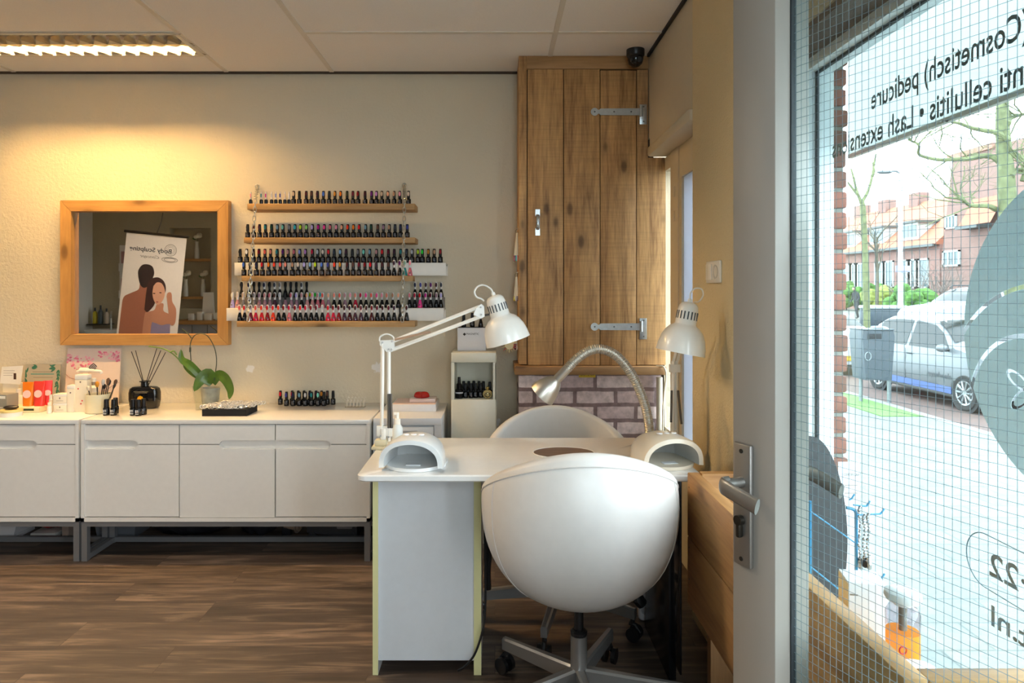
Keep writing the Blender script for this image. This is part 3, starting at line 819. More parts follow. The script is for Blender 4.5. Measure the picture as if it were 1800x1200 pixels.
# nail colour samples hanging on the cupboard side
ring_m = mat('ring_steel', (150, 140, 116), .3, .9)
def sample_ring(px, py0, py1, tips, label, D=3.58, spread=.016):
    z0, z1 = wz(py0, D), wz(py1, D)
    x = wx(px, D)
    t = thing('nail_sample_ring', label, 'nail samples', (x, D, z0), 0, 'nail samples hanging on the cupboard')
    MB().tube([(.009 * math.cos(2 * PI * i / 18), 0, -.004 + .009 * math.sin(2 * PI * i / 18)) for i in range(18)], .0013, 6, closed=True).tube([(0, 0, 0.004), (0.004, 0, .012), (.012, 0, .012)], .0015, 6).obj('ring', ring_m, t)
    n_ = len(tips)
    for i, c in enumerate(tips):
        u = (i - (n_ - 1) / 2) / max(1, n_ - 1) * 2
        L = (z0 - z1) - .010
        a, b_ = Vector((u * .003, -.004 + .006 * abs(u), -.012)), Vector((u * spread, -.010 + .014 * abs(u), -L))
        st_ = MB().tube([a, a.lerp(b_, .6), a.lerp(b_, .8)], [.0022, .0032, .004], 8, flat=.5).obj('sample_stick', mat('clear_stick', (226, 214, 180), .25), t)
        MB().tube([a.lerp(b_, .8), a.lerp(b_, .92), b_], [.0042, .0050, .0034], 8, flat=.5).obj('painted_tip', mat('tip_%s' % c[0], c[1], .15), st_)
sample_ring(909, 405, 462, [('red', (150, 30, 40)), ('wine', (70, 20, 32)), ('mint', (90, 180, 170)), ('orange', (190, 70, 40)), ('wine', (70, 20, 32)), ('red', (150, 30, 40))], 'upper hanging bunch of clear nail sample sticks with red and mint tips')
sample_ring(908, 482, 532, [('yellow', (214, 196, 60)), ('pearl', (210, 196, 180)), ('brown', (96, 60, 50)), ('pearl', (210, 196, 180))], 'middle hanging bunch of nail sample sticks with yellow and brown tips', spread=.012)
sample_ring(904, 556, 618, [('coral', (206, 96, 80)), ('rose', (190, 110, 110)), ('plum', (96, 50, 60)), ('pearl', (210, 196, 180))], 'lowest hanging bunch of nail sample sticks with coral and plum tips')
x, z = wx(895, 3.57), wz(606, 3.57)
nw = thing('nail_sample_rosette', 'round cream nail sample wheel with petal tips hanging behind the desk lamp shade', 'nail samples', (x, 3.57, z), 0, 'nail samples hanging on the cupboard')
cr_ = mat('wheel_cream', (222, 204, 150), .4)
MB().lathe([(0, -.002), (.024, -.002), (.026, 0), (.024, .002), (0, .002)], 24, M=Matrix.Rotation(R(90), 4, 'X')).obj('hub', cr_, nw)
for i in range(16):
    a = 2 * PI * i / 16
    d = Vector((math.cos(a), 0, math.sin(a)))
    MB().tube([d * .022, d * .034, d * .044], [.0042, .0048, .0022], 8, flat=.5).obj('petal_tip', cr_ if i % 5 else mat('tip_coral', (206, 96, 80), .2), nw)

# ---------------------------------------------------------------- framed mirror
mf = thing('wall_mirror', 'large square mirror in a honey coloured wooden frame on the wall', 'mirror', (wx(253, 3.76), 3.798, wz(480, 3.76)))
Dm = 3.75
mx0, mx1, mz0, mz1 = wx(105.5, Dm) - wx(253, 3.76), wx(401, Dm) - wx(253, 3.76), wz(606.5, Dm) - wz(480, 3.76), wz(352, Dm) - wz(480, 3.76)
fw = .0605; y0, y1 = Dm - 3.798, -.001
def mitre(a, b, c, d): # outline in xz
    return [a, b, c, d]
for nm, poly, m_ in (('frame_rail', [(mx0, mz1), (mx1, mz1), (mx1 - fw, mz1 - fw), (mx0 + fw, mz1 - fw)], pine), ('frame_rail', [(mx0, mz0), (mx1, mz0), (mx1 - fw, mz0 + fw), (mx0 + fw, mz0 + fw)], pine),
                     ('frame_stile', [(mx0, mz0), (mx0, mz1), (mx0 + fw, mz1 - fw), (mx0 + fw, mz0 + fw)], pine_z), ('frame_stile', [(mx1, mz0), (mx1, mz1), (mx1 - fw, mz1 - fw), (mx1 - fw, mz0 + fw)], pine_z)):
    cx = sum(p[0] for p in poly) / 4; cz_ = sum(p[1] for p in poly) / 4
    poly = [(cx + (p[0] - cx) * .9985, cz_ + (p[1] - cz_) * .995) for p in poly]
    MB().prism(poly, y1 - y0, front(0, y1, 0)).obj(nm, m_, mf)
t = NT('mirror_silver')
MATS['mirror'] = t.done(t.bsdf(Base_Color=lin((238, 234, 226)), Metallic=1.0, Roughness=.012).outputs[0])
MB().box(mx0 + fw - .006, mx1 - fw + .006, -.012, -.004, mz0 + fw - .006, mz1 - fw + .006).obj('mirror_glass', MATS['mirror'], mf)

# ---------------------------------------------------------------- double socket on the pier
so = thing('wall_socket', 'white light switch and socket plate on the stucco pier', 'socket', (WX - .0005, 2.46, 1.408))
MB().box(-.009, 0, -.076, .076, -.0405, .0405, .003).obj('plate', mat('socket_white', (236, 232, 222), .3), so)
MB().box(-.0125, -.009, .006, .070, -.030, .030, .002).obj('rocker', mat('socket_white', (236, 232, 222), .3), so)
sk = MB().lathe([(0, .0035), (.019, .0035), (.0195, .0), (.024, .0), (.026, -.002)], 28, M=axis_m((-.0095, -.036, 0), (1, 0, 0), (0, 1, 0)))
sk.obj('socket_well', mat('socket_shade', (206, 202, 194), .4), so)
hs = MB()
for y in (-.0455, -.0265): hs.cyl((-.0075, y, 0), (-.005, y, 0), .0028, 10)
hs.obj('contact_holes', blk, so)
# ================================================================ nail polish shelves
PAL = {
 'white': (232, 230, 228), 'silver': (186, 190, 198), 'grey': (120, 120, 126), 'slate': (58, 64, 78), 'black': (20, 20, 22), 'charcoal': (40, 42, 46),
 'maroon': (70, 22, 28), 'plum': (66, 34, 52), 'brown': (92, 58, 48), 'mauve': (150, 116, 134), 'blue': (70, 110, 200), 'indigo': (60, 66, 150), 'navy': (34, 38, 70),
 'gold': (196, 128, 40), 'orange': (240, 122, 24), 'olive': (70, 68, 48), 'burgundy': (104, 20, 42), 'red': (214, 24, 36), 'crimson': (190, 22, 60), 'purple': (100, 30, 110),
 'lilac': (190, 130, 200), 'lavender': (178, 166, 224), 'beige': (206, 180, 154), 'peach': (246, 176, 140), 'pink': (240, 150, 170), 'teal': (36, 130, 132), 'forest green': (30, 66, 50),
 'steel blue': (110, 150, 170), 'turquoise': (48, 178, 190), 'lime': (184, 214, 30), 'pale green': (140, 206, 110), 'magenta': (196, 24, 140), 'hot pink': (246, 70, 150),
 'rose': (206, 108, 122), 'scarlet': (240, 60, 30), 'coral': (250, 104, 88), 'tan': (186, 140, 110), 'dusty pink': (196, 140, 142), 'periwinkle': (130, 146, 214), 'light blue': (140, 180, 220),
 'bright green': (40, 214, 60), 'salmon': (238, 140, 118), 'nude': (222, 202, 186), 'cream': (232, 226, 206), 'mint': (120, 206, 186), 'dark red': (134, 16, 26)}
def gloss(name): return mat('gloss ' + name, PAL[name], .5, spec=.2)
bottle_black = mat('bottle_black', (15, 15, 17), .22, spec=.35)
cap_black = mat('cap_black', (18, 17, 18), .4, spec=.3)
cap_white = mat('cap_white', (222, 218, 214), .3)
label_m = mat('bottle_label', (92, 92, 98), .5)
label_w = mat('bottle_label_pale', (190, 190, 194), .5)
MESHES = {}
def shared(key, fn):
    if key not in MESHES:
        o = fn().obj(key, None); MESHES[key] = o.data; bpy.data.objects.remove(o)
    return MESHES[key]
def mcopy(key, fn, m):
    k2 = key + '|' + m.name
    if k2 not in MESHES:
        me = shared(key, fn).copy(); me.materials.clear(); me.materials.append(m); MESHES[k2] = me
    return MESHES[k2]
def part(name, key, fn, m, parent):
    o = bpy.data.objects.new(name, mcopy(key, fn, m)); COL.objects.link(o); o.parent = parent; return o
def oval(w, h, y, z, n=14, sq=2.0):
    pts = []
    for i in range(n):
        a = 2 * PI * i / n
        cx, sx = math.cos(a), math.sin(a)
        pts.append((math.copysign(abs(cx) ** (2 / sq), cx) * w, math.copysign(abs(sx) ** (2 / sq), sx) * h))
    return MB().prism(pts, .0012, front(0, y, z))
BA = lambda: MB().lathe([(0, 0), (.0125, 0), (.0135, .002), (.0135, .030), (.0118, .0335), (.0075, .036), (.0072, .040), (0, .040)], 16)
CA = lambda: MB().lathe([(.0060, .038), (.0082, .0385), (.0086, .043), (.0080, .066), (.0072, .0765), (.0062, .078), (0, .078)], 14)
SA = lambda: oval(.0060, .0125, -.0086, .0605)
LA = lambda: MB().box(-.0062, -.0018, -.0141, -.0132, .010, .027).box(.0004, .0056, -.0141, -.0132, .008, .018).box(.0004, .0052, -.0141, -.0132, .021, .026)
BB = lambda: MB().lathe([(0, 0), (.0128, 0), (.0138, .003), (.0128, .012), (.0094, .030), (.0062, .041), (.0058, .045), (0, .045)], 16)
CB = lambda: MB().lathe([(.0052, .042), (.0058, .044), (.0060, .052), (.0078, .066), (.0076, .078), (.0058, .085), (0, .087)], 14)
SB = lambda: oval(.0058, .0125, -.0080, .0690)
LB_ = lambda: MB().box(-.004, .004, -.0124, -.0108, .012, .020)
BC = lambda: MB().lathe([(0, 0), (.0090, 0), (.0096, .002), (.0096, .027), (.0060, .031), (0, .031)], 14)
CC = lambda: MB().lathe([(.0050, .030), (.0056, .034), (.0050, .062), (.0030, .074), (0, .0745)], 12)
SC = lambda: MB().box(-.0030, .0030, -.0064, -.0048, .042, .062)
BKb = lambda: MB().lathe([(0, 0), (.0145, 0), (.0155, .002), (.0155, .036), (.013, .040), (.0075, .042), (0, .042)], 16)
CK = lambda: MB().lathe([(.0100, .041), (.0122, .0415), (.0124, .046), (.0112, .079), (.0098, .0815), (0, .0815)], 16)
LK = lambda: MB().box(-.009, -.003, -.0162, -.0150, .016, .030).box(-.001, .007, -.0162, -.0150, .018, .022).box(-.001, .006, -.0162, -.0150, .025, .030).box(-.009, .008, -.0162, -.0150, .008, .012)
def bottle(kind, colour, loc, label, group, body=None, rz=None):
    t = thing('nail_polish', label, 'nail polish', loc, rz if rz is not None else random.uniform(-.14, .14), group)
    if kind == 'A':
        part('glass_body', 'BA', BA, bottle_black, t); part('cap', 'CA', CA, cap_black, t)
        part('colour_swatch', 'SA', SA, gloss(colour), t); part('body_print', 'LA', LA, label_m, t)
    elif kind == 'K':     # plain wide black cap, pale print
        part('glass_body', 'BK', BKb, bottle_black, t); part('cap', 'CK', CK, cap_black, t); part('body_print', 'LK', LK, label_w, t)
    elif kind == 'B':
        bm_ = bottle_black if body is None else mat('polish ' + body, PAL[body], .12, coat=.5)
        part('glass_body', 'BB', BB, bm_, t); part('cap', 'CB', CB, cap_black if colour in ('black', 'charcoal') else cap_white, t)
        part('colour_swatch', 'SB', SB, gloss(colour), t); part('body_print', 'LB', LB_, label_m, t)
    else:
        part('glass_body', 'BC', BC, bottle_black, t); part('cap', 'CC', CC, cap_white, t); part('colour_swatch', 'SC', SC, gloss(colour), t)
    return t

shelf_wood = wood('shelf_wood', (198, 154, 98), (150, 112, 66), 'X', 1.2)
shelves = thing('hanging_shelf', 'topmost wooden shelf of the polish rack hanging on chains', 'shelf', (0, 0, 0), 0, 'wooden polish shelves')
bpy.data.objects.remove(shelves)
def board(px0, px1, py0, py1, D, dpt, label, nm='hanging_shelf', m=None, group='wooden polish shelves'):
    x0, x1 = wx(px0, D), wx(px1, D); z1, z0 = wz(py0, D), wz(py1, D)
    return tag(MB().box(x0, x1, D, D + dpt, z0, z1, .002).obj(nm, m or shelf_wood), label, 'shelf', group), z1
_, z1 = board(434.5, 729, 357.6, 368.4, 3.62, .145, 'topmost wooden shelf hanging on chains, holding one row of polish')
_, z2 = board(428.5, 729.5, 417.2, 426.8, 3.61, .15, 'second wooden shelf down on the chains, holding one row of polish')
_, z3 = board(424.5, 725.5, 484.6, 494, 3.56, .095, 'third wooden shelf down on the chains, in front of the upper white ledge')
_, z4 = board(416, 729.5, 564.4, 574.5, 3.53, .105, 'lowest wooden shelf on the chains, in front of the lower white ledge')
def ledge(px0, px1, py0, py1, D, label, steps=()):
    x0, x1 = wx(px0, D), wx(px1, D); z1, z0 = wz(py0, D), wz(py1, D)
    t = thing('picture_ledge', label, 'shelf', ((x0 + x1) / 2, D, z0), 0, 'white ledges behind the wooden shelves')
    o = (x0 + x1) / 2
    MB().box(x0 - o, x1 - o, 0, .012, 0, z1 - z0, .001).box(x0 - o, x1 - o, .012, 3.799 - D, z1 - z0 - .014, z1 - z0, .001).box(x0 - o, x1 - o, 3.785 - D, 3.799 - D, 0, z1 - z0 - .014).obj('ledge_body', mat('ledge_white', (234, 230, 222), .4), t)
    for a, b_, h, y in steps:
        MB().box(wx(a, 3.75) - o, wx(b_, 3.75) - o, y - D, 3.796 - D, z1 - z0, z1 - z0 + h, .001).obj('back_step', mat('step_grey', (112, 108, 106), .5), t)
    return z1
zl3 = ledge(412, 784, 461.6, 484, 3.665, 'upper white picture ledge holding the back row of black polish bottles')
zl4 = ledge(398, 780, 541.4, 563.6, 3.645, 'lower white picture ledge holding rows of pink and mauve polish', [(414, 538, .058, 3.735), (723, 781, .058, 3.735)])

def row(spec, D, z, scale_x0, where, group, kind='A', endw='from mirror'):
    """spec = [(crop x, colour[, kind[, body]])]"""
    for i, s in enumerate(spec):
        px = 400 + s[0] / 4.285
        k = s[2] if len(s) > 2 and s[2] else kind
        body = s[3] if len(s) > 3 else None
        what = {'A': 'black bottle with %s cap window', 'B': 'flared black bottle with %s cap', 'C': 'slim white capped bottle with %s stripe'}[k] % s[1]
        if body: what = '%s cap on flared %s bottle' % (s[1], body)
        bottle(k, s[1], (wx(px, D), D, z), '%s, %s %s, %s' % (what, ordinal(i + 1), endw, where), group, body)
row([(175, 'pink', 'C'), (255, 'teal', 'C'), (290, 'magenta', 'C'), (332, 'silver', 'C'), (364, 'periwinkle', 'C'), (397, 'indigo', 'C'), (432, 'nude', 'C'), (463, 'white', 'C'),
     (498, 'beige'), (541, 'black'), (593, 'maroon'), (633, 'brown'), (678, 'plum'), (722, 'blue'), (766, 'charcoal'), (809, 'gold'), (852, 'orange'), (900, 'olive'), (944, 'burgundy'), (983, 'dark red'),
     (1036, 'maroon'), (1085, 'purple'), (1122, 'lilac'), (1162, 'beige'), (1208, 'peach'), (1255, 'tan'), (1297, 'pink'), (1363, 'nude')], 3.69, z1 + .0003, 0, 'topmost shelf', 'polish on the topmost shelf')
row([(152, 'charcoal'), (197, 'maroon'), (241, 'plum'), (285, 'teal'), (332, 'forest green'), (375, 'steel blue'), (418, 'mint'), (465, 'grey'), (508, 'turquoise'), (550, 'lime'), (594, 'pale green'), (640, 'lavender'),
     (684, 'magenta'), (729, 'hot pink'), (773, 'rose'), (820, 'pink'), (862, 'peach'), (906, 'scarlet'), (949, 'orange'), (992, 'red'), (1041, 'steel blue'), (1082, 'forest green'), (1132, 'brown'), (1175, 'mauve'),
     (1219, 'tan'), (1262, 'slate'), (1303, 'navy'), (1354, 'indigo')], 3.68, z2 + .0003, 0, 'second shelf', 'polish on the second shelf')
row([(96, 'black'), (145, 'white'), (195, 'maroon'), (237, 'dark red'), (282, 'coral'), (325, 'salmon'), (374, 'teal'), (418, 'purple'), (457, 'dusty pink'), (501, 'rose'), (545, 'periwinkle'), (588, 'lilac'), (640, 'crimson'),
     (680, 'silver'), (718, 'nude'), (760, 'red'), (803, 'slate'), (849, 'light blue'), (893, 'plum'), (940, 'charcoal'), (983, 'grey'), (1025, 'mint'), (1072, 'steel blue'), (1122, 'dusty pink'), (1165, 'red'),
     (1212, 'burgundy'), (1256, 'plum'), (1304, 'teal'), (1350, 'slate'), (1391, 'silver'), (1434, 'lime'), (1468, 'bright green'), (1513, 'gold'), (1557, 'tan'), (1603, 'dark red')], 3.70, zl3 + .0003, 0, 'upper white ledge', 'polish on the upper white ledge')
row([(124, 'blue'), (172, 'black'), (218, 'navy'), (262, 'red'), (310, 'orange'), (352, 'scarlet'), (398, 'coral'), (437, 'salmon'), (489, 'tan'), (532, 'nude'), (578, 'lavender'), (622, 'light blue'), (663, 'lime'), (711, 'blue'),
     (758, 'indigo'), (806, 'scarlet'), (848, 'gold'), (903, 'maroon'), (946, 'brown'), (991, 'burgundy'), (1035, 'dark red'), (1077, 'red'), (1120, 'plum'), (1166, 'maroon'), (1212, 'brown'),
     (1255, 'plum', 'B'), (1298, 'purple', 'B'), (1336, 'mint', 'B', 'teal'), (1375, 'pink', 'B', 'rose')], 3.605, z3 + .0003, 0, 'third wooden shelf', 'polish on the third wooden shelf')
DK = [(105, 'charcoal'), (160, 'navy'), (199, 'black'), (238, 'black'), (277, 'navy'), (316, 'black'), (355, 'slate'), (394, 'grey'), (436, 'black'), (476, 'charcoal'), (518, 'black'), (557, 'slate'), (596, 'black')]
row(DK, 3.765, zl4 + .0583, 0, 'lower ledge raised back row', 'dark polish in the raised back row', 'B')
row([(625, 'lime'), (662, 'bright green'), (700, 'turquoise')], 3.757, zl4 + .0033, 0, 'behind lower ledge pinks', 'green polish behind the pinks', 'B', 'from dark row')
row([(38, 'cream', 'B', 'lavender'), (76, 'nude', 'B', 'dusty pink'), (118, 'beige', 'B', 'grey'), (160, 'silver', 'B', 'grey'), (200, 'grey', 'B', 'grey'), (240, 'mauve', 'B', 'mauve'), (281, 'dusty pink', 'B', 'mauve'), (319, 'rose', 'B', 'mauve'),
     (356, 'brown', 'B', 'plum'), (394, 'silver', 'B', 'grey'), (435, 'charcoal', 'B', 'mauve'), (480, 'rose', 'B', 'mauve'), (520, 'lavender', 'B', 'mauve'), (558, 'dusty pink', 'B'), (600, 'peach', 'B', 'dusty pink'), (640, 'pink', 'B', 'dusty pink'), (680, 'dusty pink', 'B', 'rose'),
     (718, 'coral', 'B', 'rose'), (760, 'peach', 'B', 'mauve'), (803, 'salmon', 'B'), (845, 'coral', 'B'), (885, 'dusty pink', 'B', 'mauve'), (924, 'pink', 'B'), (964, 'salmon', 'B', 'crimson'), (1004, 'crimson', 'B'), (1043, 'hot pink', 'B'),
     (1084, 'coral', 'B'), (1125, 'hot pink', 'B'), (1163, 'pink', 'B'), (1200, 'salmon', 'B'), (1245, 'tan', 'B'), (1287, 'peach', 'B'), (1370, 'rose', 'B'), (1410, 'crimson', 'B'), (1450, 'red', 'B', 'hot pink'), (1492, 'magenta', 'B'),
     (1530, 'burgundy', 'B'), (1573, 'mauve', 'B'), (1607, 'lavender', 'B')], 3.705, zl4 + .0003, 0, 'lower ledge front row', 'polish in the front row of the lower ledge')
row([(1412, 'navy'), (1453, 'indigo'), (1493, 'plum'), (1532, 'purple'), (1573, 'plum'), (1609, 'slate')], 3.765, zl4 + .0583, 0, 'raised row above the lamp arm', 'purple polish in the raised row', 'B', 'from the chain')
row([(92, 'coral'), (129, 'red'), (175, 'burgundy', 'B', 'burgundy'), (213, 'coral', 'B', 'crimson'), (258, 'scarlet', 'B', 'red'), (301, 'red', 'B', 'dark red'), (344, 'red', 'B', 'scarlet'), (384, 'scarlet'), (425, 'dark red'), (466, 'crimson', 'B', 'rose'), (509, 'dark red'), (549, 'red'),
     (590, 'crimson'), (630, 'dark red'), (670, 'burgundy'), (714, 'silver'), (757, 'red', 'B', 'crimson'), (798, 'dark red', 'B', 'crimson'), (839, 'burgundy', 'B', 'dark red'), (881, 'maroon', 'B', 'plum'), (921, 'plum', 'B', 'maroon'), (962, 'maroon', 'B', 'plum'), (1005, 'burgundy', 'B', 'plum'),
     (1045, 'maroon'), (1087, 'dark red', 'B', 'maroon'), (1128, 'burgundy'), (1170, 'maroon'), (1213, 'burgundy'), (1256, 'plum'), (1301, 'black'), (1349, 'maroon')], 3.565, z4 + .0003, 0, 'lowest wooden shelf', 'polish on the lowest wooden shelf', 'B')

chain_m = mat('chain_steel', (190, 188, 180), .28, .9)
def chain(P, label):
    t = thing('shelf_chain', label, 'chain', P[0], 0, 'chains carrying the polish shelves')
    mb = MB(); o_ = Vector(P[0]); i = 0; left = 0.0; step = .0245
    for a, b_ in zip(P, P[1:]):
        a = Vector(a) - o_; b_ = Vector(b_) - o_; d = (b_ - a).normalized(); L = (b_ - a).length; s_ = left
        while s_ < L:
            M = axis_m(a + d * s_, d, (1, .3, 0) if i % 2 else (.3, -1, 0)); pts = []
            for k in range(14):
                an = 2 * PI * k / 14
                pts.append(M @ Vector((.0075 * math.cos(an), 0, .0125 * math.sin(an) + math.copysign(.004, math.sin(an)))))
            mb.tube(pts, .0023, 6, closed=True); s_ += step; i += 1
        left = s_ - L
    mb.obj('links', chain_m, t)
    MB().tube([(.011 * math.cos(2 * PI * i / 16), -.004, .011 + .011 * math.sin(2 * PI * i / 16)) for i in range(16)], .0028, 6, closed=True).cyl((0, .008, .016), (0, -.004, .016), .004, 8).obj('wall_eye', chain_m, t)
chain([at(453, 331, 3.785), at(449, 349, 3.600), at(436, 562, 3.520)], 'steel chain carrying the shelf ends beside the mirror')
chain([at(711, 329, 3.785), at(711, 349, 3.600), at(707, 562, 3.520)], 'steel chain carrying the shelf ends beside the desk lamp')

# ================================================================ things on the sideboards
CTz = CT + .0004
def on(px, D): return (wx(px, D), D, CTz)
BK = [(795, 'red'), (863, 'crimson'), (898, 'charcoal'), (931, 'black'), (965, 'navy'), (1000, 'plum'), (1032, 'gold'), (1065, 'brown'), (1098, 'black')]
FR = [(830, 'indigo'), (868, 'navy'), (904, 'steel blue'), (939, 'silver'), (974, 'teal'), (1011, 'mint'), (1046, 'charcoal')]
for i, (cx, c) in enumerate(BK):
    bottle('A', c, on(250 + cx / 3.2727, 3.735), 'black bottle with %s cap window, %s from the orchid, back row of sideboard cluster' % (c, ordinal(i + 1)), 'polish cluster on the sideboard')
for i, (cx, c) in enumerate(FR):
    bottle('A', c, on(250 + cx / 3.2727, 3.695), 'black bottle with %s cap window, %s from the orchid, front row of sideboard cluster' % (c, ordinal(i + 1)), 'polish cluster on the sideboard')
for px, D, w_ in ((187, 3.42, 'beside the brush cup, nearer the mirror edge'), (200, 3.42, 'beside the brush cup, nearer the reed diffuser'), (203, 3.47, 'beside the brush cup, behind its two mates')):
    bottle('K', 'black', on(px, D), 'small black polish bottle ' + w_, 'black bottles beside the brush cup', rz=.0)
for px, D, w_ in ((234, 3.42, 'in front of the reed diffuser, on the brush cup side'), (243.5, 3.41, 'in front of the reed diffuser, middle of three'), (252.5, 3.44, 'in front of the reed diffuser, on the orchid side')):
    bottle('K', 'black', on(px, D), 'small black polish bottle ' + w_, 'black bottles before the diffuser', rz=.0)
# bottles in the niche of the tall unit and on the box on top of it
zn = wz(702, 3.52) + .0004
for i, (px, D, w_) in enumerate(((818.5, 3.575, 'front row'), (828, 3.575, 'front row'), (836, 3.58, 'front row'), (845, 3.585, 'front row'), (815, 3.66, 'back row'), (824, 3.66, 'back row'), (833, 3.67, 'back row'), (842, 3.66, 'back row'), (850, 3.65, 'back row'), (861, 3.63, 'back row'))):
    k_ = i + 1 if i < 4 else i - 3
    bottle('A', 'charcoal', (wx(px, D), D, zn), 'all black bottle, %s from the wide jar, %s in the tall unit niche' % (ordinal(k_), w_), 'black bottles in the niche', rz=0)
j = thing('polish_jar', 'wide black stacked jar with pale band in the niche of the tall unit', 'jar', (wx(807, 3.56), 3.565, zn))
MB().lathe([(0, 0), (.0195, 0), (.021, .002), (.021, .044), (.018, .047), (.0145, .05), (.0145, .074), (.011, .078), (.0085, .08), (.0075, .112), (0, .113)], 20).obj('jar_body', bottle_black, j)
MB().lathe([(.0213, .026), (.0215, .027), (.0215, .033), (.0213, .034)], 20).obj('pale_band', label_w, j)
pb = thing('perfume_bottle', 'round clear and gold perfume bottle in the niche of the tall unit', 'perfume bottle', (wx(857, 3.55), 3.55, zn))
MB().sphere((0, 0, .024), (.026, .014, .024), 20, 12).obj('glass_body', mat('smoky_gold_glass', (188, 172, 120), .08, .35), pb)
MB().lathe([(0, .046), (.006, .046), (.006, .052), (.009, .054), (.009, .062), (0, .064)], 12).obj('stopper', mat('gold_metal', (206, 180, 110), .2, .9), pb)
MB().tube([(.014 * math.cos(2 * PI * i / 16), -.0135, .022 + .011 * math.sin(2 * PI * i / 16)) for i in range(16)], .0022, 6, closed=True).obj('dark_ornament', mat('dark_olive', (60, 56, 30), .3), pb)
mgb = thing('carton_box', 'small white printed box of polish bottles on top of the tall unit', 'box', (wx(829, 3.64), 3.64, 1.0104))
bw = .078
MB().box(-bw, bw, 0, .085, 0, .124, .003).obj('box_body', mat('carton_white', (228, 228, 232), .45), mgb)
MB().box(-bw + .004, bw - .004, .004, .081, .1236, .1262).obj('black_insert', blk, mgb)
MB().text('MAGNETIC', front(-.028, -.0004, .086), .0105, .068).prism([(-.048, .089), (-.039, .0975), (-.030, .089), (-.039, .0805)], .0006, front(0, -.0001, 0)).obj('box_print', mat('black_ink', (20, 20, 20), .6), mgb, 0)
for px, w_, c in ((815, 'nearest the chains', 'charcoal'), (830, 'in the middle', 'charcoal')):
    bottle('A', c, (wx(px, 3.67), 3.68, 1.1368), 'black bottle standing on the white printed box, ' + w_, 'bottles on the white box', rz=0)
bottle('B', 'silver', (wx(845, 3.67), 3.68, 1.1368), 'silver capped bottle standing on the white printed box beside the lamp shade', 'bottles on the white box', rz=0)

# reed diffuser
rdx = thing('reed_diffuser', 'black square reed diffuser bottle with dark sticks and an amber dot', 'reed diffuser', on(254.5, 3.63))
def sq_ring(hw, hd, r, z, n_=6):
    out = []
    for cx, cy, a0 in ((hw - r, hd - r, 0), (-hw + r, hd - r, 90), (-hw + r, -hd + r, 180), (hw - r, -hd + r, 270)):
        for i in range(n_): a = R(a0 + 90 * i / (n_ - 1)); out.append(Vector((cx + r * math.cos(a), cy + r * math.sin(a), z)))
    return out
k = .78
rows = [sq_ring(*q) for q in ((.0, .0, .0, 0), (.066, .026, .014, 0), (.073, .031, .018, .008), (.079, .034, .02, .045), (.079, .034, .02, .085), (.074, .032, .02, .106), (.062, .027, .02, .115), (.02, .018, .016, .119), (.018, .018, .016, .14), (.026, .024, .02, .1425), (.026, .024, .02, .147), (.014, .014, .012, .148))]
MB().grid(rows, closed_u=True).obj('glass_body', mat('black_gloss', (18, 18, 20), .12), rdx)
MB().lathe([(0, 0), (.0165, 0), (.016, .002), (0, .002)], 8, M=axis_m((-.006, -.0355, .055), (0, -1, 0))).obj('amber_dot', mat('amber_print', (232, 168, 30), .4), rdx)
MB().box(-.042, .036, -.0352, -.0345, .092, .0935).box(-.036, .030, -.0352, -.0345, .086, .0873).obj('label_print', mat('print_grey', (170, 160, 130), .5), rdx)
for a, b_ in (((.004, 0), (-.078, .305)), ((.0, .006), (-.062, .31)), ((-.004, 0), (.060, .322)), ((.002, -.006), (.088, .312)), ((.006, .004), (.104, .30))):
    MB().cyl((a[0], a[1], .10), (b_[0], a[1] * 2 + .01, b_[1]), .0021, 8).obj('reed', mat('reed_dark', (48, 36, 30), .7), rdx)

# orchid in a square glass pot
op = thing('orchid', 'orchid with broad green leaves and bare stems in a square glass pot', 'plant', on(370, 3.62))
def taper(hw0, hw1, z0, z1, th=.003):
    rows = [sq_ring(hw0, hw0, .008, z0), sq_ring(hw1, hw1, .008, z1), sq_ring(hw1 - th, hw1 - th, .007, z1), sq_ring(hw0 - th, hw0 - th, .007, z0 + .012), sq_ring(.0, .0, .0, z0 + .012)]
    return MB().grid([sq_ring(0, 0, 0, z0)] + rows, closed_u=True)
taper(.058, .072, 0, .128).obj('glass_pot', glass('pot_glass', (250, 252, 250), .9), op)
MB().lathe([(0, .014), (.042, .014), (.050, .112), (.047, .112), (.046, .1), (0, .1)], 20).obj('inner_pot', mat('inner_pot', (168, 166, 158), .35, noise=.2, nscale=30), op)
leaf_m = mat('orchid_leaf', (78, 108, 40), .3, noise=.3, nscale=14)
def P3(px, py, y): return Vector((wx(px, 3.62) - wx(370, 3.62), y, wz(py, 3.62) - CTz))
def leaf(pts, w_, tilt, name='leaf', m=None):
    sp_ = spline(pts, 5); n_ = len(sp_) - 1; rows = []
    for i, p in enumerate(sp_):
        u = i / n_; ww = w_ * (math.sin(PI * min(1, .10 + u * .90)) ** .6)
        tg = (sp_[min(n_, i + 1)] - sp_[max(0, i - 1)]).normalized()
        side = tg.cross(Vector((math.sin(tilt), -math.cos(tilt), .0))).normalized()
        nrm = side.cross(tg).normalized()
        rows.append([p + side * ww * v + nrm * (.12 * ww * (1 - abs(v)) * -1) for v in (-1, -.6, -.2, 0, .2, .6, 1)])
    mb = MB().grid(rows)
    back = [[q + Vector((0, .0016, -.0006)) for q in r] for r in rows]
    mb.grid(back)
    mb.obj(name, m or leaf_m, op, 60)
leaf([P3(371, 676, 0), P3(356, 660, -.02), P3(338, 640, -.03), P3(324, 630, -.03), P3(321, 613, -.02)], .021, .35)
leaf([P3(368, 676, .0), P3(352, 664, .0), P3(336, 655, .01), P3(325, 645, .01), P3(321, 638, .01)], .017, -.2)
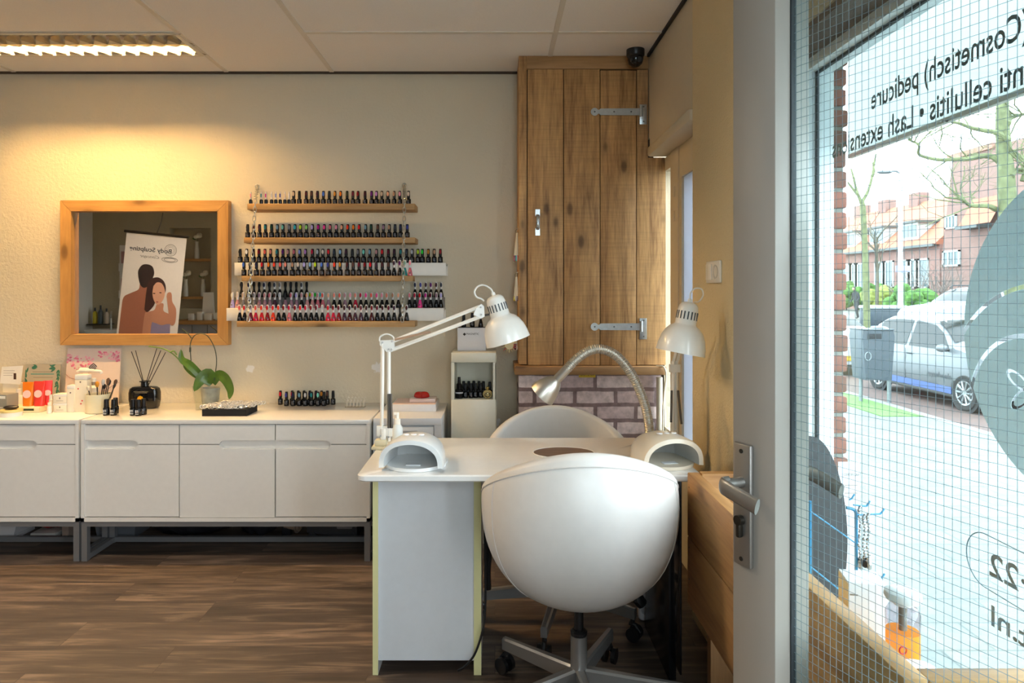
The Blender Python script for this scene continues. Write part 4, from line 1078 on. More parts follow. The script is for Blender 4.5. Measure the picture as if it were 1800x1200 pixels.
leaf([P3(374, 672, -.01), P3(372, 656, -.04), P3(363, 664, -.07), P3(352, 684, -.075)], .032, .5)
leaf([P3(376, 674, -.01), P3(386, 659, -.02), P3(401, 664, -.04), P3(411, 682, -.05), P3(409, 699, -.05)], .030, -.25)
stem = mat('orchid_stem', (110, 138, 60), .45); wire_d = mat('dry_stem', (64, 66, 44), .5)
MB().tube(spline([P3(336, 650, -.02), P3(326, 640, -.02), P3(308, 622, -.02), P3(290, 612, -.02), P3(265, 608, -.02)], 6), .0034, 8).tube(spline([P3(303, 618, -.02), P3(309, 616, -.022), P3(314, 623, -.02)], 4), .0038, 8).obj('flower_stem', stem, op)
MB().tube(spline([P3(340, 655, -.01), P3(337, 630, -.01), P3(336, 605, -.01), P3(342, 591, -.01), P3(352, 586, -.01), P3(366, 590, -.01), P3(378, 610, -.01), P3(382, 635, -.01), P3(378, 668, -.01)], 6), .0026, 8).tube([P3(336, 618, -.012), P3(336, 610, -.012)], .005, 8).obj('bent_stem', wire_d, op)
MB().tube(spline([P3(338, 594, -.01), P3(331, 585, -.01), P3(322, 578, -.01)], 5), .0028, 8).obj('side_stem', wire_d, op)

# tray of rings
tr = thing('ring_tray', 'flat black display tray full of silver rings in front of the orchid', 'display tray', on(396, 3.44))
tx0, tx1 = wx(354.5, 3.40) - wx(396, 3.44), wx(449, 3.46) - wx(396, 3.44)
MB().prism([(wx(355, 3.39) - wx(396, 3.44), -.05), (wx(433, 3.39) - wx(396, 3.44), -.05), (wx(450, 3.52) - wx(396, 3.44), .10), (wx(377, 3.52) - wx(396, 3.44), .10)], .034, Matrix.Translation((0, 0, 0))).obj('tray_body', mat('black_velvet', (20, 20, 22), .85), tr)
random.seed(21)
g = MB(); ins = MB()
for r_ in range(7):
    y = -.036 + r_ * .0205
    xa = -.108 + r_ * .0105 + .004; xb = xa + .212 - .004
    for i in range(17):
        if random.random() < .12: continue
        x = xa + (xb - xa) * i / 16
        M = Matrix.Translation((x, y, .036)) @ Matrix.Rotation(random.uniform(-.5, .5), 4, 'Z') @ Matrix.Rotation(random.uniform(.2, 1.5), 4, 'X')
        g.tube([M @ Vector((.0095 * math.cos(2 * PI * q / 10), .0095 * math.sin(2 * PI * q / 10), 0)) for q in range(10)], random.uniform(.0018, .0042), 5, closed=True)
rg = g.obj('ring_jewellery', mat('silver_ring', (222, 218, 212), .3, .4))
rg.location = tr.location + Vector((0, 0, .010))
tag(rg, 'heap of silver rings filling the flat black tray on the sideboard', 'rings', None, 'stuff')

# clear acrylic stand
ac = thing('acrylic_stand', 'small clear acrylic ring stand with upright pegs on the sideboard', 'display stand', on(625, 3.66))
am = mat('clear_acrylic', (236, 226, 210), .06, .1)
MB().box(-.054, .054, -.02, .02, 0, .004, .001).obj('base', glass('acrylic', (240, 236, 230), 1.5), ac)
for i in range(6):
    for q in (0, 1):
        x = -.046 + i * .0184
        MB().tube(spline([(x, -.012 + q * .024, .004), (x, -.012 + q * .024, .03 + q * .012), (x + .005, -.012 + q * .024, .040 + q * .012), (x + .009, -.012 + q * .024, .034 + q * .012)], 3), .0018, 6).obj('peg', am, ac)

# white box, clear box and red glass heart on the drawer unit
pbx = thing('gift_box', 'flat white box lying on the small drawer unit', 'box', on(727, 3.52))
MB().box(-.118, .118, -.0, .20, 0, .037, .002).obj('box_body', mat('carton_white', (228, 228, 232), .45), pbx)
MB().box(-.112, .112, .006, .194, .037, .0385).obj('pink_lid', mat('pink_card', (226, 202, 194), .6), pbx)
cb_ = tag(MB().box(wx(721, 3.60), wx(766, 3.60), 3.57, 3.67, CTz + .0390, CTz + .058, .002).obj('clear_case', mat('clear_case', (228, 206, 200), .15)), 'small clear case lying on the flat white box under the red paperweight', 'case')
hrt = []
for i in range(28):
    t_ = 2 * PI * i / 28
    hrt.append((.0030 * 16 * math.sin(t_) ** 3 * .9, .0022 * (13 * math.cos(t_) - 5 * math.cos(2 * t_) - 2 * math.cos(3 * t_) - math.cos(4 * t_))))
hc = (wx(741, 3.61), 3.61, CTz + .0585)
rows = []
for q in range(8):
    u = q / 7; k = math.cos(u * PI / 2) ** .5 if u < 1 else 0
    rows.append([Vector((a * k, b_ * k * .9, .030 * math.sin(u * PI / 2))) for a, b_ in hrt])
rows = [[Vector((a * .8, b_ * .75, 0)) for a, b_ in hrt]] + [[p + Vector((0, 0, .004)) for p in r] for r in rows]
hb = MB().grid(rows, closed_u=True)
hb.f.append(tuple(range(28)))
ho = hb.obj('heart_paperweight', mat('red_glass', (178, 12, 14), .08, coat=.6), None, 60)
ho.location = hc
tag(ho, 'shiny red heart shaped glass paperweight on the clear case', 'paperweight')

# ================================================================ cosmetics by the picture edge
cream = mat('cosmetic_cream', (238, 228, 206), .35); cream2 = mat('cosmetic_white', (240, 236, 226), .35)
ink_b = mat('black_ink', (20, 20, 20), .6); ink_g = mat('grey_ink', (128, 118, 104), .6)
def lean(o, ang): o.rotation_euler = (R(ang), 0, 0)
# cherry blossom board
cbx = thing('display_board', 'tall square display board printed with pink cherry blossom, leaning on the wall', 'display board', on(160, 3.745))
lean(cbx, -6)
s95 = 3.75 / F
MB().box(-47.5 * s95, 47.5 * s95, 0, .006, 0, .312).obj('board_sheet', mat('board_print', (222, 204, 192), .45), cbx)
random.seed(4)
bl = MB(); bl2 = MB()
for i in range(150):
    if i < 85: u = random.random() ** 1.3; x = -47 + u * 46; z = 88 - u * 6 - random.random() * (26 * (1 - abs(u - .4)) )
    else: x = random.uniform(8, 46); z = random.uniform(74 + (46 - x) * .25, 92)
    x = max(-46, min(46, x)); z = min(93, z)
    r = random.uniform(.9, 2.6) * s95
    (bl if i % 2 else bl2).prism([(x * s95 + r * math.cos(2 * PI * q / 7), z * s95 + r * .8 * math.sin(2 * PI * q / 7)) for q in range(7)], .0004, front(0, -.0001 * (1 + i % 5), 0))
bl.obj('blossom_print', mat('blossom_pink', (224, 122, 150), .6), cbx, 0); bl2.obj('blossom_print', mat('blossom_pale', (236, 172, 186), .6), cbx, 0)
lg = MB()
for k_, r in enumerate((7.2, 4.6, 2.4)):
    pts = []
    for i in range(25):
        a = 2 * PI * i / 24
        c_, s_ = math.cos(a), math.sin(a)
        rr_ = r / (abs(c_) + abs(s_)) ** .75
        pts.append((rr_ * c_ * s95, -.0008, (64 + rr_ * s_ - k_ * 1.2) * s95))
    lg.tube(pts[:-1] if k_ == 2 else pts[1:19] if k_ == 0 else pts[-3:] + pts[1:15], .55 * s95 * (1.5 if k_ == 0 else 1), 5, closed=(k_ == 2))
lg.text('merlon' if False else 'r i t u e l', front(-22 * s95, -.0006, 46 * s95), 5 * s95, 44 * s95) if False else None
lg.obj('emblem_print', mat('emblem_dark', (74, 62, 62), .5), cbx)
br_ = MB()
br_.tube([Vector((x * s95, -.0006, z * s95)) for x, z in ((-47, 52), (-40, 46), (-32, 44), (-24, 40))], .8 * s95, 5, flat=.5)
br_.tube([Vector((x * s95, -.0006, z * s95)) for x, z in ((20, 22), (30, 28), (38, 34), (47, 38))], .7 * s95, 5, flat=.5)
br_.obj('branch_print', mat('branch_brown', (150, 104, 92), .6), cbx)
# green leaf board
gbx = thing('display_board', 'grey display card with green leaves round its edge, leaning on the wall', 'display board', on(72, 3.755))
lean(gbx, -5)
MB().box(-31 * s95, 31 * s95, 0, .005, 0, .222).obj('board_sheet', mat('leaf_board', (176, 168, 150), .5), gbx)
lf = MB()
random.seed(6)
for (x, z, a) in [(-28, 46, 120), (-26, 38, 150), (-24, 28, 200), (-28, 20, 230), (-29, 54, 100), (-20, 62, 20), (-10, 64, 160), (22, 62, 200), (28, 60, 260), (26, 54, 300), (29, 48, 250), (25, 40, 280), (29, 34, 240), (26, 26, 290), (29, 18, 250), (25, 12, 280), (20, 64, 180), (14, 66, 0)]:
    for q in (-20, 18):
        an = R(a + q + random.uniform(-8, 8)); L = random.uniform(8, 12)
        lf.prism([(max(-31, min(31, x + L * u * math.cos(an) - v * math.sin(an))) * s95, min(69, z + L * u * math.sin(an) + v * math.cos(an)) * s95) for u, v in ((0, 0), (.3, 1.6), (.6, 1.5), (1, 0), (.6, -1.5), (.3, -1.6))], .0004, front(0, -.0001 - .0001 * random.random(), 0))
lf.obj('leaf_print', mat('print_green', (52, 112, 92), .6), gbx, 0)
MB().box(-21 * s95, 20 * s95, -.0006, 0, 51.5 * s95, 53 * s95).obj('teal_line', mat('print_teal', (50, 140, 130), .6), gbx)
MB().box(-18 * s95, 18 * s95, -.0006, 0, 55.5 * s95, 56.5 * s95).box(-16 * s95, 18 * s95, -.0006, 0, 46 * s95, 46.8 * s95).obj('grey_print', ink_g, gbx)
# white booklet on a riser
wbk = thing('price_card', 'white booklet with a small dark stripe propped above the grey box', 'booklet', (wx(20, 3.72), 3.72, CTz + .0), 0)
sb_ = 3.72 / F
MB().prism([(-20 * sb_, 38 * sb_), (16 * sb_, 36 * sb_), (20 * sb_, 69 * sb_), (-17 * sb_, 67 * sb_)], .004, front(0, .004, 0)).obj('cover', mat('paper_white', (240, 236, 226), .5), wbk)
MB().box(4 * sb_, 8.5 * sb_, -.0006, 0, 45 * sb_, 56 * sb_).obj('dark_stripe', mat('stripe_brown', (76, 50, 38), .5), wbk)
MB().box(-14 * sb_, 6 * sb_, -.0006, 0, 60 * sb_, 60.6 * sb_).box(-14 * sb_, 2 * sb_, -.0006, 0, 52 * sb_, 52.5 * sb_).box(-14 * sb_, 4 * sb_, -.0006, 0, 56 * sb_, 56.5 * sb_).obj('text_print', ink_g, wbk)
MB().box(-16 * sb_, 12 * sb_, .004, .05, 0, 38 * sb_).obj('riser', cream, wbk)
gx = thing('gift_carton', 'small grey carton with pale lettering at the picture edge', 'box', on(0, 3.46), R(-10))
MB().box(-.06, .040, 0, .07, 0, .099, .001).obj('box_body', mat('carton_grey', (136, 134, 124), .5), gx)
MB().box(-.03, .032, -.0006, 0, .078, .092).obj('pale_label', cream2, gx)
MB().box(-.03, .030, -.0006, 0, .030, .034).box(-.03, .030, -.0006, 0, .022, .026).obj('lettering_print', mat('print_pale', (206, 200, 186), .5), gx)
# tray with tubes
tx = thing('sample_tray', 'shallow cream tray with a green printed strip under the orange and red tubes', 'tray', on(48, 3.535))
MB().box(-.094, .094, -.045, .045, 0, .030, .006).obj('tray_body', mat('tray_cream', (236, 222, 178), .4), tx)
MB().box(-.004, .066, -.0462, -.045, .010, .021).obj('green_strip', mat('print_forest', (52, 66, 34), .6), tx)
def tubepouch(px, D, c, dkc, w_, h, label, y_rot=0):
    t = thing('cream_tube', label, 'tube', (wx(px, D), D, CTz + .0305), y_rot, 'coloured tubes on the cream tray')
    rows = []
    for i in range(9):
        u = i / 8; dd = .017 * (1 - u) ** .8 + .0012
        ww = w_ * (.86 + .14 * u)
        rows.append(sq_ring(ww, dd, min(dd, ww) * .95, u * h, 5))
    mb = MB().grid(rows, closed_u=True)
    mb.f += [tuple(range(20)), tuple(range(160, 180))]
    mb.obj('tube_body', mat(dkc, c, .4), t)
    MB().prism([(w_ * .72 * math.cos(2 * PI * i / 24), h * .50 + w_ * .68 * math.sin(2 * PI * i / 24)) for i in range(24)], .0006, Matrix.Translation((0, -.0196, 0)) @ Matrix.Rotation(R(-6.5), 4, 'X') @ FRONT).obj('round_label', mat('label_blush', (246, 206, 196), .5), t)
    return t
tubepouch(50, 3.525, (242, 128, 20), 'tube_orange', .030, .125, 'orange tube with a round pale label standing on the cream tray')
tubepouch(69.5, 3.525, (232, 64, 52), 'tube_red', .029, .129, 'red tube with a round pale label standing on the cream tray')
tubepouch(84, 3.565, (226, 48, 44), 'tube_red2', .022, .127, 'second red tube half hidden behind the first, on the cream tray', R(28))
def lathe_thing(name, label, cat, loc, prof, m, extra=(), seg=20, group=None):
    t = thing(name, label, cat, loc, 0, group)
    for nm, pf, mm in [(prof[0], prof[1], m)] + list(extra): MB().lathe(pf, seg).obj(nm, mm, t)
    return t
lathe_thing('pump_bottle', 'slim white bottle with a clear cap beside the orange tube', 'bottle', on(33, 3.60), ('bottle_body', [(0, 0), (.021, 0), (.021, .066), (.017, .072), (0, .072)]), mat('frosted_white', (232, 226, 214), .4), [('cap', [(.0, .072), (.012, .072), (.012, .108), (0, .109)], cream2)])
for px, z, w_ in ((87.5, 0, 'lower'), (88.5, .045, 'upper')):
    pass
sbt = lathe_thing('sample_bottle', 'tiny cream bottle with a white label beside the jar boxes', 'bottle', on(87, 3.47), ('bottle_body', [(0, 0), (.0105, 0), (.0105, .034), (.007, .038), (0, .038)]), cream2, [('cap', [(0, .038), (.0078, .038), (.0078, .056), (0, .056)], cream)])
lathe_thing('sample_bottle', 'taller cream sample bottle behind the tiny one beside the jar boxes', 'bottle', on(89.5, 3.53), ('bottle_body', [(0, 0), (.0095, 0), (.0095, .062), (.006, .066), (0, .066)]), cream, [('cap', [(0, .066), (.0075, .066), (.0075, .088), (0, .088)], cream2)])
for k_, z in ((0, 0), (1, .0475)):
    b_ = thing('jar_box', ('lower' if k_ == 0 else 'upper') + ' of two stacked cream jar boxes beside the slim carton', 'box', (wx(105, 3.50), 3.50, CTz + z), 0, 'stacked cream jar boxes')
    MB().box(-.035, .035, -.0, .06, 0, .036, .0015).obj('box_body', cream, b_)
    MB().box(-.036, .036, -.001, .061, .036, .0468, .0015).obj('lid', cream2, b_)
    MB().box(-.003, .003, -.0006, 0, .022, .030).box(-.018, .018, -.0006, 0, .012, .0135).obj('box_print', ink_g, b_)
def carton(px0, px1, h, D, label, dots, capc=None):
    w_ = (wx(px1, D) - wx(px0, D)) / 2
    t = thing('cosmetic_carton', label, 'box', on((px0 + px1) / 2, D))
    MB().box(-w_, w_, 0, .04, 0, h * .86, .001).obj('box_body', cream, t)
    MB().box(-w_ - .001, w_ + .001, -.001, .041, h * .862, h, .004).obj('lid', cream2, t)
    for x, z, c in dots:
        MB().prism([(x * w_ + .0042 * math.cos(2 * PI * i / 8), z * h + .0042 * math.sin(2 * PI * i / 8)) for i in range(8)], .0005, front(0, 0, 0)).obj('flower_print', mat('print_' + c, {'red': (206, 70, 70), 'dark': (120, 104, 96)}[c], .5), t)
carton(117.5, 130, .142, 3.50, 'slim cream carton between the jar boxes and the flowered carton', [(0, .72, 'dark')])
carton(131.5, 153, .196, 3.51, 'tall cream carton printed with small red flowers, beside the brush cup', [(-.45, .62, 'red'), (.2, .30, 'red'), (.0, .22, 'red'), (-.1, .80, 'dark')])
wp_ = lathe_thing('pump_bottle', 'white pump bottle with a long spout behind the tall flowered carton', 'bottle', on(150, 3.64), ('bottle_body', [(0, 0), (.034, 0), (.036, .004), (.036, .150), (.030, .162), (.012, .170), (0, .170)]), cream2, [('pump_collar', [(0, .170), (.013, .170), (.013, .186), (0, .186)], cream)])
MB().tube(spline([(-.045, -.0, .196), (-.02, 0, .204), (.02, 0, .203), (.06, 0, .199), (.082, 0, .196), (.088, 0, .184)], 5), [.006] * 4 + [.013] * 6 + [.008] * 16, 8).obj('pump_spout', cream2, wp_)
lathe_thing('spray_bottle', 'white bottle with a grey collar behind the brush cup', 'bottle', on(165.5, 3.60), ('bottle_body', [(0, 0), (.022, 0), (.022, .115), (.012, .128), (0, .128)]), cream2, [('collar', [(0, .128), (.012, .128), (.012, .146), (0, .146)], mat('collar_grey', (132, 134, 138), .3)), ('cap', [(0, .146), (.010, .146), (.010, .166), (0, .167)], cream2)])
cup = thing('brush_cup', 'cream cup full of make-up brushes on the sideboard', 'brush cup', on(172.5, 3.50))
MB().lathe([(0, 0), (.054, 0), (.058, .004), (.058, .098), (.0555, .098), (.0545, .008), (0, .008)], 28).obj('cup_body', mat('cup_cream', (236, 224, 186), .4), cup)
BR = [(-12, 14, 'cream_brush'), (-5, 20, 'amber_brush'), (1, 22, 'amber_brush'), (6, 16, 'black_brush'), (9, 26, 'silver_brush'), (13, 24, 'black_brush'), (16, 28, 'brown_brush'), (22, 24, 'brown_brush'), (25, 18, 'black_brush')]
BC_ = {'cream_brush': (228, 214, 190), 'amber_brush': (222, 150, 40), 'black_brush': (30, 28, 28), 'silver_brush': (190, 190, 190), 'brown_brush': (96, 70, 52)}
seen = {}
for i, (dx, dz, c) in enumerate(BR):
    sc_ = 3.5 / F
    seen[c] = seen.get(c, 0) + 1
    nm_ = c.split('_')[0]
    b_ = thing('makeup_brush', '%s make-up brush, %s from the pump spout, standing in the cream cup' % (nm_, ordinal(i + 1)), 'brush', (wx(172.5, 3.5) + dx * sc_ * .55, 3.5 + (.018 if i % 2 else -.012), CTz + .012), 0, 'brushes in the cream cup')
    tip = Vector((dx * sc_ * .75, 0, .098 + dz * sc_ - .012)); 
    MB().cyl((0, 0, 0), tip * .82, .0028, 8).obj('handle', mat('brush_handle', (60, 52, 46), .4), b_)
    MB().tube([tip * .80, tip * .87, tip * .95, tip], [.004, .0085, .0095, .004], 10, flat=.6).obj('bristles', mat('br_' + c, BC_[c], .6), b_)
tn = thing('cosmetic_tin', 'low round cream tin with a dark brush lying on it at the picture edge', 'tin', on(20, 3.40))
MB().lathe([(0, 0), (.048, 0), (.048, .022), (0, .022)], 28).obj('tin_body', cream2, tn)
MB().lathe([(0, .022), (.050, .022), (.051, .030), (.049, .034), (0, .034)], 28).obj('lid', mat('lid_yellow', (230, 204, 130), .4), tn)
nb2 = thing('nail_brush', 'small dark oval brush lying on the cream tin', 'brush', (wx(22, 3.40), 3.39, CTz + .0345), R(12))
MB().sphere((0, 0, .011), (.036, .018, .011), 18, 8).obj('brush_body', mat('brush_black', (34, 28, 26), .4), nb2)
# ================================================================ manicure table
TZ = .745
tbl = thing('manicure_table', 'white manicure table with a cupboard pedestal and a round dark inset', 'table', (.11, 2.43, 0))
tw = mat('table_white', (232, 232, 230), .16, coat=.5)
tx0, tx1, ty0, ty1 = -.448 - .11, .672 - .11, 2.155 - 2.43, 2.70 - 2.43
rad = .03
out = []
for cx, cy, a0 in ((tx1 - rad, ty1 - rad, 0), (tx0 + rad, ty1 - rad, 90), (tx0 + rad, ty0 + rad, 180), (tx1 - rad, ty0 + rad, 270)):
    for i in range(7): a = R(a0 + 15 * i); out.append((cx + rad * math.cos(a), cy + rad * math.sin(a)))
rows = []
for ins, z in ((.2, .723), (.004, .723), (.0, .727), (.0, .741), (.004, TZ), (.2, TZ)):
    k_ = [(x * (1 - ins / .56) if ins == .2 else x - math.copysign(ins, x), y * (1 - ins / .28) if ins == .2 else y - math.copysign(ins, y)) for x, y in out]
    rows.append([Vector((x, y, z)) for x, y in k_])
mb = MB().grid(rows, closed_u=True)
mb.f.append(tuple(range(28))); mb.f.append(tuple(range(5 * 28, 6 * 28)))
mb.obj('tabletop', tw, tbl, 40)
pw = mat('pedestal_white', (226, 228, 230), .3)
px0, px1 = wx(655, 2.33) - .11, wx(846, 2.33) - .11
yb = 2.33 - 2.43
sides = []
for a, b_ in ((px0, px0 + .019), (px1 - .026, px1)):
    s1 = MB().box(a, b_, yb + .002, yb + .33, 0, .722).obj('side_panel', pw, tbl)
    MB().box(a, b_, yb, yb + .002, 0, .722).obj('edge_band', mat('edge_yellowed', (222, 218, 162), .5), s1)
MB().box(px0 + .019, px1 - .026, yb + .012, yb + .03, .045, .722).obj('back_panel', mat('panel_pale', (214, 218, 222), .35), tbl)
MB().box(px0 + .019, px1 - .026, yb + .03, yb + .32, .045, .062).obj('bottom_shelf', pw, tbl)
# dark support on the pier side
sd = mat('dark_support', (26, 26, 30), .25)
MB().box(.598 - .11, .624 - .11, 2.30 - 2.43, 2.66 - 2.43, 0, .722, .002).obj('support_panel', sd, tbl)
ins = MB().lathe([(0, 0), (1, 0), (1, 1), (0, 1)], 48, M=Matrix.Translation((.252 - .11, 2.452 - 2.43, TZ)) @ Matrix.Diagonal((.112, .084, .0012, 1)))
ins.obj('round_inset', wood('inset_dark', (122, 98, 84), (78, 60, 52), 'X', 3.0, .4, knots=False), tbl)
rim_ = MB().tube([(.252 - .11 + .112 * math.cos(2 * PI * i / 48), 2.452 - 2.43 + .084 * math.sin(2 * PI * i / 48), TZ + .0008) for i in range(48)], .0022, 6, closed=True)
rim_.obj('inset_rim', mat('rim_white', (214, 212, 208), .4), tbl)
tag(MB().box(.606, .613, 2.19, 2.30, .08, .718, .003).obj('black_sack', mat('black_film', (22, 22, 26), .14)), 'glossy black plastic sheet hanging below the table beside the wooden display box', 'plastic sheet')

# ================================================================ tub chairs
leather = mat('white_leather', (212, 209, 205), .38, noise=.02, nscale=30, bump=.05)
seam_m = mat('seam_white', (206, 202, 198), .5)
alu_g = mat('chair_aluminium', (150, 148, 146), .35, .75)
def tub_chair(loc, rz, legrot, label, dz=0.0):
    t = thing('tub_chair', label, 'chair', loc, rz, 'white tub chairs at the manicure table')
    z0, zm, Rm, n_ = .362 + dz, .68 + dz, .309, 2.3
    def zr(a):
        a = abs(a)
        f_ = math.cos(a * .85) if a * .85 < PI / 2 else 0.0
        fr_ = max(0, (a - R(115)) / R(65))
        return .690 + .192 * f_ - .15 * (fr_ * fr_ * (3 - 2 * fr_)) + dz
    def rad_(z):
        if z <= zm: return Rm * (1 - ((zm - z) / (zm - z0)) ** n_) ** (1 / n_) if z > z0 else 0.0
        return Rm * (1 - .16 * ((z - zm) / .2) ** 2)
    def pt(a, z, inset=0.0):
        r = max(0.0, rad_(z) - inset)
        return Vector((r * math.sin(a), -r * math.cos(a) * .97, z))
    N = 64
    A = [-PI + 2 * PI * i / N for i in range(N)]
    rows = []
    for v in [q / 24 for q in range(2, 25)]:
        rows.append([pt(a, z0 + (zr(a) - .016 - z0) * (v ** 2.6 if v < .35 else v ** 2.6)) for a in A])
    for ins, dzz in ((.006, -.006), (.016, -.001), (.026, .0), (.036, -.003), (.045, -.014)):
        rows.append([pt(a, zr(a) + dzz if ins != 0 else 0, 0) * 1 + Vector((-math.sin(a) * ins, math.cos(a) * ins * .97, 0)) for a in A])
    zs = .50 + dz
    for v in (.3, .6, .85, 1.0):
        rows.append([(lambda z: pt(a, z) + Vector((-math.sin(a), math.cos(a) * .97, 0)) * min(.05, rad_(z)))(zr(a) - .014 + (zs - .06 - zr(a) + .014) * v) for a in A])
    mb = MB().grid(rows, closed_u=True)
    mb.v.append(Vector((0, 0, z0))); k_ = len(mb.v) - 1
    for j in range(N): mb.f.append((k_, (j + 1) % N, j))
    mb.obj('shell', leather, t, 60)
    cu_ = []
    for r, z in ((0, zs + .02), (.12, zs + .018), (.185, zs + .006), (.215, zs - .012), (.20, zs - .03), (0, zs - .035)): cu_.append((r, z))
    MB().lathe(cu_, 40).obj('seat_cushion', leather, t, 60)
    sm = MB()
    sm.tube([pt(a, zr(a) - .030) * 1.0 + Vector((math.sin(a), -math.cos(a), 0)) * .0005 for a in A], .0022, 6, closed=True)
    for s_ in (-1, 1):
        a = s_ * R(64)
        sm.tube([pt(a * (1 - .1 * q / 16), z0 + (zr(a) - .03 - z0) * (1 - math.cos((1 - q / 18) * PI / 2))) + Vector((math.sin(a), -math.cos(a), -.2)).normalized() * .0003 for q in range(0, 15)], .0014, 6)
    sm.obj('seam_piping', seam_m, t)
    c = MB().cyl((0, 0, .245), (0, 0, z0 + .03), .0145, 16).cyl((0, 0, z0 - .008), (0, 0, z0 + .012), .05, 20)
    c.lathe([(.0, .252), (.026, .252), (.027, .262), (.020, .268), (0, .268)], 20)
    c.obj('gas_column', mat('column_black', (20, 20, 22), .3), t)
    MB().lathe([(0, .075), (.027, .075), (.0285, .085), (.0265, .10), (.026, .25), (0, .25)], 24).obj('hub', alu_g, t)
    lv = MB().tube([(.05, .02, z0 + .03), (.18, .02, z0 + .025), (.24, .02, z0 + .03)], [.004, .004, .007], 8)
    for k in range(5):
        a = legrot + k * 2 * PI / 5 - rz
        d = Vector((math.cos(a), math.sin(a), 0)); s_ = Vector((-d.y, d.x, 0))
        rows = []
        for r, w_, za, zb in ((.018, .016, .098, .150), (.33, .012, .082, .122)):
            c0 = d * r
            rows.append([c0 + s_ * w_ + Vector((0, 0, za)), c0 + s_ * w_ + Vector((0, 0, zb - .006)), c0 + s_ * (w_ - .006) + Vector((0, 0, zb)), c0 - s_ * (w_ - .006) + Vector((0, 0, zb)), c0 - s_ * w_ + Vector((0, 0, zb - .006)), c0 - s_ * w_ + Vector((0, 0, za))])
        lm = MB().grid(rows, closed_u=True); lm.f.append((6, 7, 8, 9, 10, 11)); lm.f.append((5, 4, 3, 2, 1, 0))
        lg = lm.obj('leg', alu_g, t)
        cp = d * .318
        q = MB().cyl(cp + Vector((0, 0, .052)), cp + Vector((0, 0, .085)), .009, 10)
        off = s_ * .018 + d * .0
        for sg in (-1, 1): q.cyl(cp + s_ * sg * .010 + d * .008 + Vector((0, 0, .0275)), cp + s_ * sg * .024 + d * .008 + Vector((0, 0, .0275)), .027, 18)
        q.box(-.01, .01, -.01, .01, 0, 0) if False else None
        q.tube([cp + Vector((0, 0, .062)) - d * .012, cp + d * .012 + Vector((0, 0, .060)), cp + d * .030 + Vector((0, 0, .035))], .009, 8)
        q.obj('castor', blk, lg)
    return t
tub_chair((.266, 2.12, 0), 0, R(-9), 'white leather tub chair in front of the table, its back turned')
tub_chair((.262, 2.74, 0), PI, R(-33), 'white leather tub chair on the far side of the table, facing the window door', -.052)

# ================================================================ lamps on the table
lamp_w = mat('lamp_white', (234, 232, 226), .28, coat=.3)
spring_m = mat('spring_steel', (110, 106, 102), .35, .8)
def lamp_head(t, top, d, scale=1.0, slots_dir=(0, -1, 0)):
    M = axis_m(top, d, (1, 0, 0)) @ Matrix.Diagonal((scale, scale, scale, 1))
    p_ = [(0, 0), (.016, .001), (.026, .005), (.033, .014), (.0355, .028), (.037, .078), (.040, .083), (.052, .090), (.066, .106), (.077, .130), (.083, .156), (.0855, .182), (.0835, .182), (.080, .156), (.074, .132), (.062, .108), (.045, .094), (0, .09)]
    h = MB().lathe(p_, 44, M=M).obj('lamp_shade', lamp_w, t, 45)
    sl = MB()
    for i in range(18):
        a = 2 * PI * i / 18
        Ms = M @ Matrix.Rotation(a, 4, 'Z')
        sl.at(Ms).box(.034, .0372, -.0022, .0022, .034, .062); sl.at(Matrix.Identity(4))
    sl.obj('vent_slots', mat('slot_dark', (70, 78, 84), .7), h)
    MB().at(M).lathe([(0, -.012), (.007, -.012), (.008, .0), (0, .0)], 12).obj('cable_grip', lamp_w, h)
    return h
def bars(t, pts, w_=.0065, name='arm_bar', m=None):
    for a, b_ in pts: MB().tube([a, b_], w_ * 1.1, 4).obj(name, m or lamp_w, t)
def L2(px, py, D, o): return at(px, py, D) - o
D = 2.52
o = Vector((wx(676, D), D, TZ))
ll = thing('desk_lamp', 'white articulated desk lamp clamped to the table corner by the nail shelves', 'desk lamp', o)
MB().box(-.045, .02, -.03, .03, .0005, .012, .003).box(-.035, .01, -.02, .02, .012, .035, .004).obj('clamp', mat('clamp_cream', (222, 214, 184), .4), ll)
MB().cyl((-.005, 0, .03), (-.005, 0, .075), .012, 14).box(-.03, .03, -.006, .006, .045, .085, .003).obj('base_joint', lamp_w, ll)
bars(ll, [(L2(671, 775, D, o), L2(672.5, 603, D, o)), (L2(683.5, 775, D, o), L2(683.5, 614, D, o))])
bars(ll, [(L2(683.5, 752, D - .012, o), L2(683.5, 692, D - .012, o)), (L2(688.5, 752, D - .012, o), L2(686.5, 692, D - .012, o))], .005, 'spring', spring_m)
MB().prism([(x - o.x, z - o.z) for x, z in [(wx(p, D), wz(q, D)) for p, q in ((668, 598), (692, 597), (694, 608), (689, 618), (680, 618), (668, 606))]], .012, front(0, .006, 0)).obj('elbow_plate', lamp_w, ll)
bars(ll, [(L2(692, 599, D, o), L2(845, 538, D, o)), (L2(688, 615, D, o), L2(848, 555, D, o))], .0062)
bars(ll, [(L2(694, 597, D - .012, o), L2(757, 583, D - .012, o))], .004, 'spring', mat('spring_tan', (176, 150, 130), .4, .4))
MB().prism([(x - o.x, z - o.z) for x, z in [(wx(p, D), wz(q, D)) for p, q in ((838, 540), (846, 534), (851, 538), (852, 556), (846, 559), (832, 553))]], .012, front(0, .006, 0)).obj('head_bracket', lamp_w, ll)
bl_ = MB()
for p, q in ((672, 602), (689, 600), (683, 614), (688, 614), (845, 540), (846, 553), (683, 768), (669, 766)): bl_.cyl(L2(p, q, D - .008, o), L2(p, q, D - .0105, o), .0035, 8)
for i in range(0): pass
bl_.obj('rivets', spring_m, ll)
MB().cyl(L2(852, 554, D, o), L2(868, 551, D, o), .004, 8).obj('head_pin', spring_m, ll)
